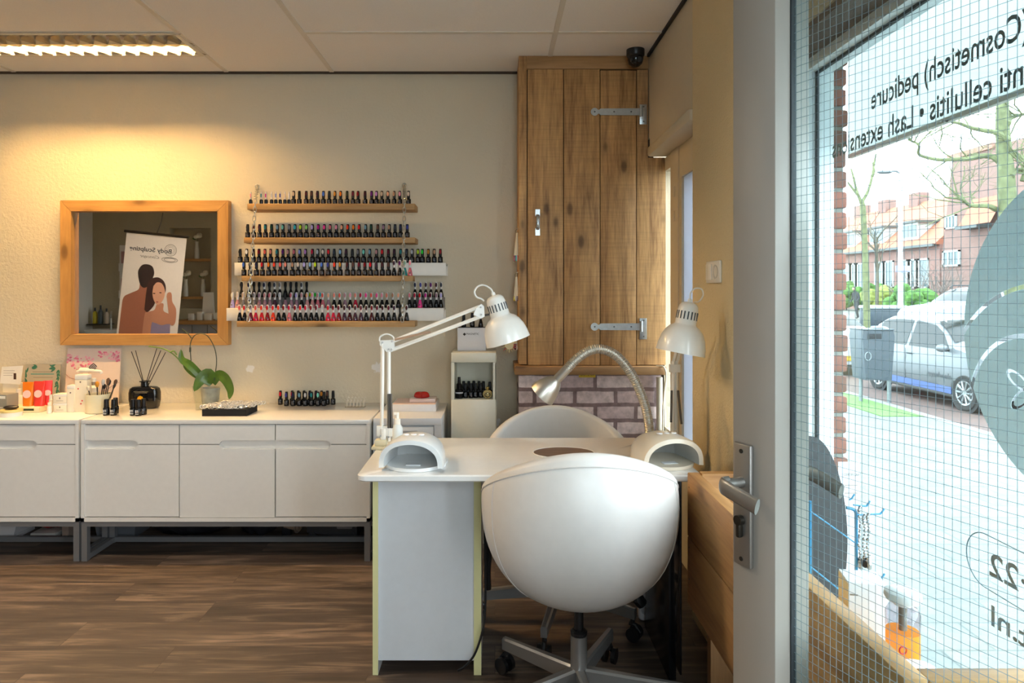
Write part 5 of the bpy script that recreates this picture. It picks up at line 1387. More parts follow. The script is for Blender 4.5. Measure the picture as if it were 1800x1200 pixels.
lamp_head(ll, L2(868, 519, D, o), Vector((.30, -.0, -.954)), 1.0)
MB().tube(spline([L2(866, 514, D, o), L2(862, 507, D, o), L2(850, 501, D, o), L2(839, 504, D, o), L2(834, 513, D, o), L2(838, 522, D, o), L2(846, 525, D, o), L2(851, 529, D, o)], 5), .0034, 8).tube(spline([L2(693, 598, D, o), L2(690, 591, D, o), L2(680, 587, D, o), L2(669, 591, D, o), L2(667, 598, D, o), L2(670, 601, D, o)], 5), .003, 8).obj('lamp_cable', lamp_w, ll)

D = 2.58
o = Vector((wx(1186, D), D, TZ))
rl = thing('desk_lamp', 'white articulated desk lamp rising behind the curing lamp by the pier', 'desk lamp', o)
MB().box(-.03, .03, -.03, .03, .0005, .03, .004).obj('clamp', mat('clamp_cream', (222, 214, 184), .4), rl)
MB().cyl((0, 0, .03), (0, 0, .06), .012, 14).obj('base_joint', lamp_w, rl)
bars(rl, [(L2(1183, 782, D, o), L2(1184, 634, D, o)), (L2(1189, 782, D, o), L2(1188, 634, D, o))], .0075)
bars(rl, [(L2(1179.5, 742, D - .012, o), L2(1180.5, 686, D - .012, o)), (L2(1198, 745, D - .012, o), L2(1192, 686, D - .012, o))], .004, 'spring', spring_m)
bars(rl, [(L2(1184, 636, D, o), at(1205, 560, 2.44) - o), (L2(1190, 640, D, o), at(1209, 568, 2.44) - o)], .006)
MB().prism([(-.02, .28), (.02, .28), (.02, .31), (-.02, .31)], .02, front(0, .01, 0)).obj('elbow_plate', lamp_w, rl)
lamp_head(rl, at(1212, 531, 2.37) - o, Vector((-.185, -.02, -.98)), 1.0)
D2 = 2.37
MB().tube(spline([at(1213, 526, D2) - o, at(1214, 515, D2) - o, at(1222, 507, D2) - o, at(1233, 508, D2) - o, at(1236, 519, D2) - o, at(1228, 530, D2) - o, at(1219, 532, 2.44) - o, at(1212, 555, 2.47) - o], 5), .0028, 8).obj('lamp_cable', lamp_w, rl)

# steel gooseneck lamp
D = 2.50
o = Vector((wx(1143, D), D, TZ))
gl = thing('gooseneck_lamp', 'brushed steel gooseneck lamp arching over the table', 'lamp', o)
st_m = mat('brushed_steel', (196, 190, 180), .36, .9)
MB().lathe([(0, 0.0005), (.05, .0005), (.05, .012), (.03, .02), (.02, .03), (0, .03)], 28).obj('base', st_m, gl)
path = spline([Vector((.002, 0, .02)), L2(1139, 735, D, o), L2(1130, 700, D, o), L2(1116, 668, D, o), L2(1098, 640, D, o), L2(1076, 620, D, o), L2(1052, 613, D, o), L2(1030, 619, D, o), L2(1010, 634, D, o), L2(996, 649, D, o)], 24)
dist = 0; rr_ = []; last = path[0]
for p in path:
    dist += (p - last).length; last = p
    rr_.append(.0172 + .0016 * math.cos(dist / .0062 * 2 * PI))
fine = []
tot = 0
for a, b_ in zip(path, path[1:]):
    for q in range(3): fine.append(a.lerp(b_, q / 3))
dist = 0; last = fine[0]; rr_ = []
for p in fine:
    dist += (p - last).length; last = p
    rr_.append(.0170 + .0018 * math.cos(dist / .0068 * 2 * PI))
MB().tube(fine, rr_, 18).obj('gooseneck', st_m, gl, 80)
hd = (at(952, 694, 2.53) - at(996, 649, D)).normalized()
tp = L2(999, 646, D, o)
Mh = axis_m(tp, hd)
MB().lathe([(0, 0), (.0165, 0), (.0175, .01), (.0175, .062), (.024, .068), (.034, .082), (.046, .112), (.053, .142), (.0535, .146), (.0515, .146), (.044, .112), (.030, .085), (0, .075)], 32, M=Mh).obj('lamp_head', st_m, gl, 40)
MB().at(Mh).sphere((0, 0, .108), .022, 16, 10).obj('bulb', mat('bulb_frost', (214, 224, 240), .3), gl)

# nail curing lamps
cur_w = mat('curing_lamp_white', (226, 228, 228), .25, coat=.4); cur_c = mat('curing_lamp_cream', (236, 224, 204), .28, coat=.3)
inn = mat('curing_inside', (196, 198, 198), .35)
def curing_lamp(loc, rz, m, label):
    t = thing('curing_lamp', label, 'nail lamp', loc, rz, 'nail curing lamps on the table')
    NA = 25
    def ring(w_, h, y, zb, flat=1.0):
        return [Vector((w_ * math.cos(PI * i / (NA - 1)), y - .012 * math.sin(PI * i / (NA - 1)) * flat, zb + h * math.sin(PI * i / (NA - 1)) ** .72)) for i in range(NA)]
    outer = [ring(.106, .094, -.100, .010), ring(.108, .099, -.085, .010), ring(.105, .100, -.03, .010), ring(.097, .096, .03, .010), ring(.084, .084, .075, .010), ring(.066, .058, .100, .010), ring(.04, .02, .108, .010)]
    inner = [ring(.090, .078, -.101, .012), ring(.088, .076, -.085, .012), ring(.086, .076, .0, .012), ring(.078, .070, .06, .012), ring(.05, .04, .085, .012)]
    mb = MB().grid(outer); mb.grid([outer[0], inner[0]]); mb.f.append(tuple(len(outer) * NA - NA + i for i in range(NA)))
    mb.obj('hood', m, t, 40)
    mi = MB().grid(inner); mi.f.append(tuple(len(inner) * NA - NA + i for i in range(NA)))
    mi.obj('inner_reflector', inn, t, 40)
    MB().prism([(.108 * math.cos(2 * PI * i / 40) if abs(math.cos(2 * PI * i / 40)) < .9 else math.copysign(.106, math.cos(2 * PI * i / 40)), (.116 if math.sin(2 * PI * i / 40) < 0 else .104) * math.sin(2 * PI * i / 40)) for i in range(40)], .011, Matrix.Translation((0, 0, .0005))).obj('base_plate', m, t)
    MB().box(-.022, .028, -.075, -.045, .0115, .0135, .001).obj('floor_sticker', mat('sticker_white', (236, 238, 240), .3), t)
    bt = MB()
    for i in range(3): bt.lathe([(0, .004), (.0095, .003), (.0105, 0)], 14, c=(-.026 + i * .026, -.045, .1085))
    bt.obj('button', mat('button_white', (244, 244, 248), .15), t)
    MB().box(-.022, .018, -.092, -.078, .1085, .110).obj('front_print', mat('print_pale_grey', (184, 186, 186), .4), t) if False else None
    ld = MB().tube(spline([Vector((-.030, .02, .083)), Vector((-.010, .02, .078)), Vector((.012, .02, .078)), Vector((.03, .02, .083))], 4), .0016, 6)
    ld.obj('sensor_strip', mat('sensor_dark', (70, 72, 74), .4), t)
    return t
curing_lamp((wx(731, 2.29), 2.30, TZ + .0004), R(-4), cur_w, 'white domed nail curing lamp at the table corner beside the articulated lamp')
curing_lamp((wx(1166, 2.29), 2.32, TZ + .0004), R(10), cur_c, 'cream domed nail curing lamp on the table beside the pier')

# clear spray bottle
sp2 = thing('spray_bottle', 'clear and white spray bottle standing behind the curing lamp at the table corner', 'bottle', (wx(696, 2.56), 2.60, TZ + .0004))
MB().lathe([(0, 0), (.020, 0), (.021, .004), (.021, .060), (.012, .075), (0, .075)], 20).obj('bottle_body', mat('cloudy_plastic', (226, 232, 232), .2), sp2)
MB().lathe([(0, .075), (.012, .075), (.012, .095), (.006, .098), (.006, .12), (0, .12)], 16).box(-.014, .006, -.005, .005, .110, .122, .002).obj('spray_head', cream2, sp2)

# cables and small things below the table
cbk = mat('cable_black', (18, 18, 20), .4)
def cable(pts, r, m, label, nm='power_cable'):
    return tag(MB().tube(spline(pts, 6), r, 8).obj(nm, m), label, 'cable', 'cables under the table')
cable([at(851, 880, 2.42), at(852, 930, 2.40), at(853, 1000, 2.37), at(853, 1070, 2.33), at(848, 1110, 2.30), at(834, 1150, 2.30), at(816, 1172, 2.30), at(805, 1178, 2.31)], .004, cbk, 'black cable hanging down the pedestal side to the floor')
cable([at(855, 850, 2.44), at(856, 910, 2.44), at(860, 960, 2.44), at(857, 1000, 2.44), at(858, 1035, 2.44)], .012, cbk, 'thick black cable bundle behind the pedestal')
cable([at(1176, 880, 2.72), at(1174, 930, 2.72), at(1170, 980, 2.72), at(1175, 1030, 2.72), at(1168, 1062, 2.72), at(1158, 1066, 2.72), at(1153, 1064, 2.72)], .003, mat('cable_grey', (150, 150, 150), .4), 'thin grey cable looping round the white power strip under the table')
ps = thing('power_strip', 'white upright power strip standing under the table on the pier side', 'power strip', (.600, 2.62, 0), R(8))
ps.location = (wx(1134, 2.72), 2.72, 0.05)
MB().box(-.030, .030, -.02, .02, -.049, .33, .018, 4).obj('strip_body', mat('strip_white', (196, 194, 196), .4), ps)
MB().lathe([(0, .002), (.015, .002), (.016, 0), (.019, 0), (.020, -.001)], 18, M=axis_m((-.004, -.021, .0), (0, -1, 0))).obj('socket_well', mat('socket_grey', (150, 148, 150), .4), ps)
pg = thing('plug_adapter', 'black plug hanging on its cable beside the white power strip', 'plug', at(1121, 1052, 2.52))
MB().tube([(-.012, 0, .03), (0, 0, 0), (.018, 0, -.022)], [.012, .024, .02], 10).obj('plug_body', blk, pg)
MB().cyl((-.014, 0, .034), (-.026, 0, .062), .004, 8).obj('plug_pin', mat('pin_steel', (190, 188, 184), .3, .9), pg)
MB().tube(spline([(.01, .0, .0), (-.04, .02, .0), (-.10, .03, .016), (-.13, .03, .02)], 5), .004, 8).obj('lead', cbk, pg)
# ================================================================ wooden display box below the shop window
oak_y = wood('oak_plank', (200, 154, 98), (136, 94, 52), 'Y', 1.0, .6, saw=False)
oak_xb = wood('oak_end', (200, 154, 98), (136, 94, 52), 'X', 1.0, .6)
db = thing('display_box', 'rough wooden plank display box below the shop window', 'display box', (.613, 1.565, 0))
bx0, byn, byf = 0, 1.0 - 1.565, 2.13 - 1.565
MB().box(0, .036, byn, byf, .562, .762, .003).obj('side_plank', oak_y, db)
MB().box(0, .036, byn, byf, .348, .559, .003).obj('side_plank', oak_y, db)
MB().box(.037, .194, byf - .034, byf, .350, .766, .003).obj('end_plank', oak_xb, db)
MB().box(.037, .290, byn, byn + .034, .350, .760, .003).obj('end_plank', oak_xb, db)
MB().box(.037, .190, byn + .035, byf - .035, .50, .52).box(.190, .235, byn + .035, 1.995 - 1.565, .50, .52).obj('box_floor', oak_y, db)
for y in (byf - .075, byn + .04):
    MB().box(.05, .12, y, y + .035, 0, .348, .003).obj('leg', wood('oak_leg', (150, 112, 72), (104, 72, 44), 'Z', 1.0), db)
ns = MB()
for y, z in ((byf - .02, .72), (byf - .02, .62), (byf - .02, .53), (byf - .02, .43)): MB().cyl((-.0006, y, z), (.002, y, z), .003, 8).obj('nail_head', spring_m, db)
BF = .5204
# black oval board
ov = thing('oval_board', 'tall black oval board standing in the wooden display box by the window', 'display board', (.782, 1.62, BF), R(8))
MB().prism([(.086 * math.cos(2 * PI * i / 48), .235 + .228 * math.sin(2 * PI * i / 48)) for i in range(48)], .012, Matrix.Rotation(R(-4), 4, 'X') @ front(0, .006, 0)).obj('board', mat('board_black', (30, 30, 32), .5), ov)
MB().box(-.05, .05, -.02, .05, 0, .012, .002).obj('foot', mat('board_black', (30, 30, 32), .5), ov)
# blue wire rack with bracelets
blue = mat('blue_wire', (62, 142, 184), .35)
rk = thing('wire_rack', 'light blue wire rack with hooks holding bracelets in the display box', 'display rack', (.82, 1.50, BF))
def H(px, py, D=1.50): return at(px, py, D) - Vector((.82, 1.50, BF))
w_ = MB()
w_.tube(spline([H(1505, 1098), H(1505, 1020), H(1505, 920), H(1504, 900), H(1498, 894), H(1488, 892)], 6), .0036, 8)
w_.tube([H(1424, 898, 1.44), H(1505, 955)], .0016, 6).tube([H(1424, 995, 1.44), H(1505, 1060)], .0016, 6)
w_.tube([H(1424, 880, 1.44), H(1424, 1080, 1.44)], .0030, 8).tube([H(1424, 1080, 1.44), H(1505, 1098)], .003, 8)
w_.obj('rack_frame', blue, rk)
for a in ([(1500, 887), (1520, 889), (1524, 888), (1529, 880)], [(1505, 905), (1540, 903), (1548, 902), (1554, 894)], [(1505, 1020), (1540, 1018), (1548, 1017), (1555, 1008)], [(1493, 878), (1497, 876), (1499, 873), (1502, 868)]):
    MB().tube(spline([H(*p) for p in a], 5), .0020, 8).obj('hook', blue, rk)
silver = mat('silver_chain', (176, 178, 180), .25, .9)
def bracelet(px, py0, py1, label, D=1.50, w=.012, dark=False):
    c = at(px, (py0 + py1) / 2, D); hz = wz(py0, D) - wz(py1, D)
    t = thing('bracelet', label, 'bracelet', c, 0, 'bracelets on the blue rack')
    g_ = MB(); nn = 34
    for i in range(nn):
        a = 2 * PI * i / nn
        p = Vector((w * .5 * math.cos(a) + .002 * math.sin(a * 5), w * .9 * math.cos(a), hz / 2 * math.sin(a)))
        g_.sphere(p, .0033 if i % 2 else .0025, 8, 6)
    g_.obj('links', silver, t)
    ch = MB()
    zb = -hz / 2 - .006
    ch.lathe([(0, -.004), (.012, -.004), (.014, 0), (.012, .004), (0, .004)], 20, M=axis_m((.002, 0, zb), (.9, -.4, 0)))
    ch.obj('medallion', mat('medal_dark', (60, 60, 62), .3, .7) if dark else mat('medal_silver', (190, 190, 190), .25, .8), t)
bracelet(1511, 890, 985, 'silver bracelet with round medallion on the blue rack, next to the black oval board')
bracelet(1519, 905, 982, 'silver bracelet with a dark medallion hanging in the middle of the blue rack', 1.485, dark=True)
bracelet(1526, 903, 985, 'silver bracelet with round medallion on the outer end of the blue hook', 1.47)
nl = MB()
for i in range(5):
    t_ = i * .0085
    nl.tube([at(1508 + i * 6, 1020, 1.485) + Vector((.0045 * math.cos(2 * PI * q / 12), .003 * math.sin(2 * PI * q / 12), -.012 + .0105 * math.sin(2 * PI * q / 12))) for q in range(12)], .0013, 6, closed=True)
tag(nl.obj('bead_chain', silver), 'row of small silver loops on the lowest blue hook in the display box', 'jewellery', None, 'stuff')
# certificate card behind
cc = thing('certificate_card', 'pale printed certificate card standing behind the blue rack', 'card', at(1494, 1000, 1.72) * 1.0)
cc.location.z = BF
zt = wz(812, 1.72) - BF
MB().box(-.03, .026, 0, .003, .0, zt).obj('card_sheet', mat('card_pale', (222, 218, 222), .5), cc)
MB().text('CERTIFICAAT', front(-.016, -.0004, zt - .035), .007, .045).box(-.014, .02, -.0006, 0, zt - .06, zt - .0588).box(-.014, .02, -.0006, 0, zt - .08, zt - .0788).obj('card_print', ink_g, cc, 0)
# carton, oil bottle, jar
bxn = thing('cosmetic_carton', 'white cosmetic carton with a cream side in the display box beside the orange bottle', 'box', (wx(1530, 1.27), 1.27, BF), R(-12))
zt = wz(1035, 1.25) - BF
MB().box(-.038, .030, 0, .065, 0, zt, .001).obj('box_body', mat('carton_glossy', (232, 234, 238), .3), bxn)
MB().box(-.0386, -.038, .001, .064, .001, zt - .004).obj('cream_side', mat('carton_cream', (228, 212, 170), .5), bxn)
MB().box(-.036, -.022, -.0006, 0, zt - .024, zt - .021).obj('box_print', ink_g, bxn)
ol = thing('oil_bottle', 'clear bottle of orange oil with a white cap in the display box', 'bottle', (wx(1587, 1.14), 1.14, BF))
zl = wz(1107, 1.14) - BF; zc = wz(1062, 1.14) - BF; zq = wz(1035, 1.14) - BF
MB().lathe([(0, 0), (.024, 0), (.026, .004), (.026, zl), (0, zl)], 28).obj('liquid', film('orange_oil', (250, 178, 60), .22, transl=.5), ol)
MB().lathe([(.0265, zl + .001), (.0265, zc - .012), (.022, zc - .004), (.012, zc), (.012, zc + .004)], 28).obj('clear_shoulder', glass('bottle_clear', (236, 230, 236), 1.2), ol)
MB().cyl((0, 0, zl + .001), (0, 0, zc + .002), .0065, 12).obj('dip_tube', mat('dip_grey', (150, 148, 130), .4), ol)
MB().lathe([(0, zc), (.014, zc), (.015, zc + .004), (.026, zc + .008), (.029, zc + .014), (.028, zq - .004), (.02, zq), (0, zq + .002)], 28).obj('cap', mat('cap_gloss_white', (244, 244, 244), .2), ol)
MB().tube([Vector((-.014 + .006 * math.cos(2 * PI * i / 14), -.0235, zl - .022 + .006 * math.sin(2 * PI * i / 14))) for i in range(14)], .0012, 6, closed=True).obj('red_emblem', mat('print_red', (206, 70, 40), .5), ol)
jr = thing('cream_jar', 'white jar lid showing above the plank rim beyond the orange bottle', 'jar', (.688, 1.082, BF))
zj = wz(1178, 1.075) - BF
MB().lathe([(0, 0), (.030, 0), (.031, .004), (.031, zj - .03), (0, zj - .03)], 24).obj('jar_body', mat('jar_white', (236, 238, 240), .3), jr)
MB().lathe([(0, zj - .03), (.033, zj - .03), (.033, zj - .008), (.027, zj), (0, zj + .001)], 24).obj('lid', mat('cap_gloss_white', (244, 244, 244), .2), jr)

# ================================================================ back of the room, seen in the mirror
bn = thing('hanging_banner', 'white banner with two posing people hanging in the room, seen in the mirror', 'banner', (-3.07, 1.50, 1.345 + .50))
bn.rotation_euler = (0, R(5.5), R(-4))
MIR = Matrix(((-1, 0, 0, 0), (0, 0, 1, 0), (0, 1, 0, 0), (0, 0, 0, 1)))   # drawn on a face that looks towards +y
bk = mat('banner_white', (238, 238, 242), .5)
MB().box(-.265, .265, 0, .002, -1.35, -.012).obj('banner_sheet', bk, bn)
MB().cyl((-.285, .001, 0), (.285, .001, 0), .012, 14).obj('top_rod', mat('rod_dark', (52, 44, 34), .4, .4), bn)
MB().tube([(0, .001, .01), (.03, .001, .12), (.04, .001, .42), (.04, .001, .714)], .004, 6).obj('hanging_cord', mat('cord_dark', (70, 66, 60), .6), bn)
gi = mat('print_steel', (72, 82, 92), .5)
def bmx(x, z): return Matrix.Translation((x, .0024, z)) @ MIR
MB().text('Body Sculpting', bmx(.145, -.165), .040, .37, .0004, bold=.02).obj('title_print', gi, bn, 0)
MB().text('Concept', bmx(.04, -.222), .026, .17, .0004, font_shear=.5).obj('subtitle_print', mat('print_ash', (120, 122, 126), .5), bn, 0)
rg_ = MB()
for r in (.052, .040, .028): rg_.tube([Vector((-(-.135) + r * 1.0 * math.cos(2 * PI * i / 30), .0028, -.135 + r * math.sin(2 * PI * i / 30))) for i in range(30)], .0022 if r == .052 else .0012, 5, closed=True)
for r in (.07, .05): rg_.tube([Vector((.135 + r * math.cos(2 * PI * i / 30), .0028, -.222 + r * .32 * math.sin(2 * PI * i / 30))) for i in range(30)], .0018, 5, closed=True)
rg_.obj('ripple_print', mat('print_ash', (120, 122, 126), .5), bn)
def flatp(name, pts, m, lay, parent=bn, sm=True):
    P_ = [Vector((x, 0, z)) for x, z in pts]
    q = spline(P_ + [P_[0]], 4)[:-1] if sm else P_
    return MB().prism([(-p.x, p.z) for p in q], .0003, Matrix.Translation((0, .0022 + lay * .0004, 0)) @ MIR).obj(name, m, parent, 0)
# coordinates as seen in the real banner from the front are mirrored; x here already is world x
skin = mat('print_skin', (196, 142, 120), .6); skin_d = mat('print_skin_tan', (164, 108, 90), .6); hair = mat('print_hair', (48, 38, 40), .6); hair2 = mat('print_hair_brown', (64, 40, 40), .6)
def bp(px, py): # from mirror picture pixels of the banner
    u = (px - 542) / (968 - 542); v = (py - 375) / 690.0
    return (-.265 + .53 * u, -.03 - .70 * 1.18 * v)
flatp('man_back_print', [bp(*q) for q in ((556, 1200), (558, 940), (566, 850), (610, 815), (665, 780), (675, 730), (735, 740), (735, 800), (740, 900), (735, 1320), (556, 1320))], skin_d, 0)
flatp('man_hair_print', [bp(*q) for q in ((655, 690), (650, 640), (672, 596), (710, 585), (748, 600), (764, 650), (752, 700), (735, 745), (700, 765), (672, 740))], hair, 1)
flatp('woman_hair_print', [bp(*q) for q in ((720, 930), (722, 780), (735, 705), (785, 676), (832, 695), (856, 745), (850, 800), (800, 850), (780, 900), (745, 945))], hair2, 2)
flatp('woman_body_print', [bp(*q) for q in ((722, 1320), (724, 985), (745, 945), (790, 925), (805, 880), (850, 870), (856, 925), (900, 950), (912, 1010), (906, 1320))], skin, 3)
flatp('woman_arm_print', [bp(*q) for q in ((868, 815), (872, 788), (892, 780), (904, 800), (912, 850), (944, 905), (948, 1000), (930, 1030), (904, 1010), (890, 920))], skin, 6)
flatp('woman_face_print', [bp(*q) for q in ((768, 745), (790, 715), (825, 720), (850, 765), (852, 820), (832, 868), (805, 882), (780, 850), (766, 800))], mat('print_face', (222, 172, 150), .6), 4)
flatp('woman_top_print', [bp(*q) for q in ((782, 1320), (780, 1045), (800, 1022), (850, 1034), (900, 1022), (914, 1050), (910, 1320))], mat('print_violet', (140, 134, 178), .6), 5)
for a, b_, c_ in (((778, 800), 9, hair2), ((822, 790), 9, hair2), ((806, 862), 9, mat('print_lip', (170, 84, 84), .6))):
    x, z = bp(*a); k_ = .53 / 426
    flatp('face_detail_print', [(x + b_ * k_ * math.cos(2 * PI * i / 8), z + 4 * k_ * math.sin(2 * PI * i / 8)) for i in range(8)], c_, 6)
# recess shelves and vases
rs = thing('recess_shelf', 'wooden shelf in the wall recess reflected in the mirror, upper one', 'shelf', (-3.86, -.955, 1.70), 0, 'shelves in the wall recess')
MB().box(-.255, .255, -.06, .06, 0, .03).obj('board', pine, rs)
r2 = dup(rs, (-3.86, -.955, 1.22), label='wooden shelf in the wall recess reflected in the mirror, lower one')
vase_w = mat('vase_white', (222, 220, 210), .3)
def vase(x, z, label):
    t = thing('flower_vase', label, 'vase', (x, -.95, z), 0, 'white vases in the wall recess')
    MB().lathe([(0, 0), (.026, 0), (.03, .01), (.026, .12), (.018, .19), (.022, .22), (.018, .22), (0, .2)], 18).obj('vase_body', vase_w, t)
    MB().cyl((0, 0, .2), (.012, 0, .27), .003, 6).obj('stem', stem, t)
    fl_ = MB()
    for i in range(7): a = i * 2.4; fl_.sphere((.012 + .028 * math.cos(a), .02 * math.sin(a), .29 + .018 * math.sin(a * 1.7)), (.026, .022, .024), 10, 7)
    fl_.obj('blossom', mat('blossom_white', (236, 230, 206), .7), t)
    MB().sphere((-.03, 0, .26), (.028, .012, .018), 8, 6).obj('leaf', leaf_m, t)
vase(-3.80, 1.731, 'white vase with a flower on the upper recess shelf in the mirror')
vase(-3.94, 1.251, 'white vase with a flower on the lower recess shelf, nearer the banner')
vase(-3.72, 1.251, 'white vase with a flower on the lower recess shelf, farther from the banner')
# counter with goods
ct = thing('reception_counter', 'grey panelled counter with a wooden top seen in the mirror', 'counter', (-3.05, -.55, 0))
MB().box(-.75, .75, -.25, .25, 0, .93).obj('counter_body', mat('counter_grey', (150, 150, 152), .6), ct)
MB().box(-.78, .78, -.28, .28, .93, .975, .004).obj('counter_top', pine, ct)
for i in range(8): MB().box(-.70 + i * .18, -.692 + i * .18, .25, .252, .02, .92).obj('panel_groove', mat('groove_dark', (90, 90, 92), .8), ct)
for i, (x, h, w_) in enumerate(((-3.62, .07, .035), (-3.52, .09, .03), (-3.42, .07, .04), (-3.30, .08, .035), (-3.20, .06, .04))):
    b_ = thing('product_box', 'small cream product box on the mirrored counter, %s from the banner' % ordinal(i + 1), 'box', (x, -.42, .9754), 0, 'boxes on the counter')
    MB().box(-w_, w_, -.03, .03, 0, h, .002).obj('box_body', cream2, b_)
    MB().box(-w_, w_, -.0305, .0305, h, h + .008).obj('lid', cream, b_)
tag(MB().prism([(-.09, 0), (.07, 0), (.05, .33), (-.07, .33)], .01, Matrix.Translation((-3.52, -.66, .9754)) @ FRONT).obj('display_card', cream2), 'tall pale display card standing on the mirrored counter', 'display card')
# leaflet rack, sink, tap and bottles
lr = thing('hanging_leaflet_rack', 'white wall rack with pink leaflets reflected beside the banner', 'leaflet rack', (-4.62, -.899, 1.15))
MB().box(-.13, .13, 0, .012, 0, .75).obj('rack_back', white_paint, lr)
for z in (.08, .42):
    MB().box(-.12, .12, .012, .05, z, z + .10).obj('pocket', white_paint, lr)
    MB().box(-.10, .10, .020, .03, z + .05, z + .25).obj('leaflet', mat('leaflet_pink', (196, 150, 146), .6), lr)
sk_ = thing('wash_basin', 'white wash basin with a curved chrome tap reflected in the mirror', 'basin', (-4.70, -.45, 0))
MB().lathe([(0, .70), (.06, .72), (.17, .80), (.20, .86), (.19, .86), (.15, .80), (0, .74)], 28).obj('bowl', white_paint, sk_)
MB().lathe([(0, 0), (.10, 0), (.07, .1), (.06, .7), (0, .7)], 20).obj('pedestal', white_paint, sk_)
MB().tube(spline([(.0, -.16, .84), (.0, -.16, 1.0), (.02, -.13, 1.06), (.05, -.08, 1.06), (.06, -.05, 1.0)], 6), .011, 10).obj('tap', chain_m, sk_)
gs = thing('glass_shelf', 'small wall shelf with soap bottles at the dim end of the mirror', 'shelf', (-4.95, -.82, .90))
MB().box(-.13, .13, -.078, .078, 0, .012).obj('shelf_plate', mat('shelf_dark', (74, 64, 50), .5), gs)
for i, (x, h, c, nm) in enumerate(((-.07, .20, (206, 190, 40), 'yellow'), (.0, .23, (90, 104, 110), 'grey'), (.075, .19, (190, 176, 160), 'cream'))):
    b_ = thing('soap_bottle', '%s soap bottle on the small wall shelf in the mirror' % nm, 'bottle', (-4.95 + x, -.82, .9125), 0, 'soap bottles on the wall shelf')
    MB().lathe([(0, 0), (.026, 0), (.028, .01), (.026, h * .65), (.012, h * .78), (0, h * .78)], 16).obj('bottle_body', mat('soap_' + nm, c, .3), b_)
    MB().lathe([(0, h * .78), (.010, h * .78), (.010, h), (0, h)], 12).obj('cap', blk, b_)

# ================================================================ the street
GZ = -.60
def slabs(name, c1, c2, cm, bw, bh):
    return brickmat(name, c1, c2, cm, bw, bh, .008, 'XY')
struct('pavement', MB().box(1.06, 6.55, -8, 60, GZ - .12, GZ).box(-9, 1.06, -8, -1.12, GZ - .12, GZ), slabs('pavement_slabs', (98, 102, 100), (91, 96, 94), (74, 78, 76), .6, .3), None, 0)
struct('street', MB().box(6.70, 10.2, -8, 90, GZ - .14, GZ - .02), slabs('road_bricks', (92, 69, 62), (81, 62, 59), (67, 58, 55), .2, .1), None, 0)
struct('kerb', MB().box(6.55, 6.70, -8, 90, GZ - .12, GZ + .01), mat('kerb_stone', (117, 119, 117), .9), None, 0)
struct('verge', MB().box(10.2, 48, -8, 95, GZ - .14, -.30), mat('far_ground', (94, 92, 87), .95, noise=.15, nscale=3), None, 0)
gr = MB().box(5.9, 6.54, 10.2, 13.6, GZ, GZ + .012)
tag(gr.obj('grass', mat('grass_green', (81, 117, 55), .95, noise=.4, nscale=30)), 'strip of green grass at the foot of the street litter bin', 'grass', None, 'stuff')

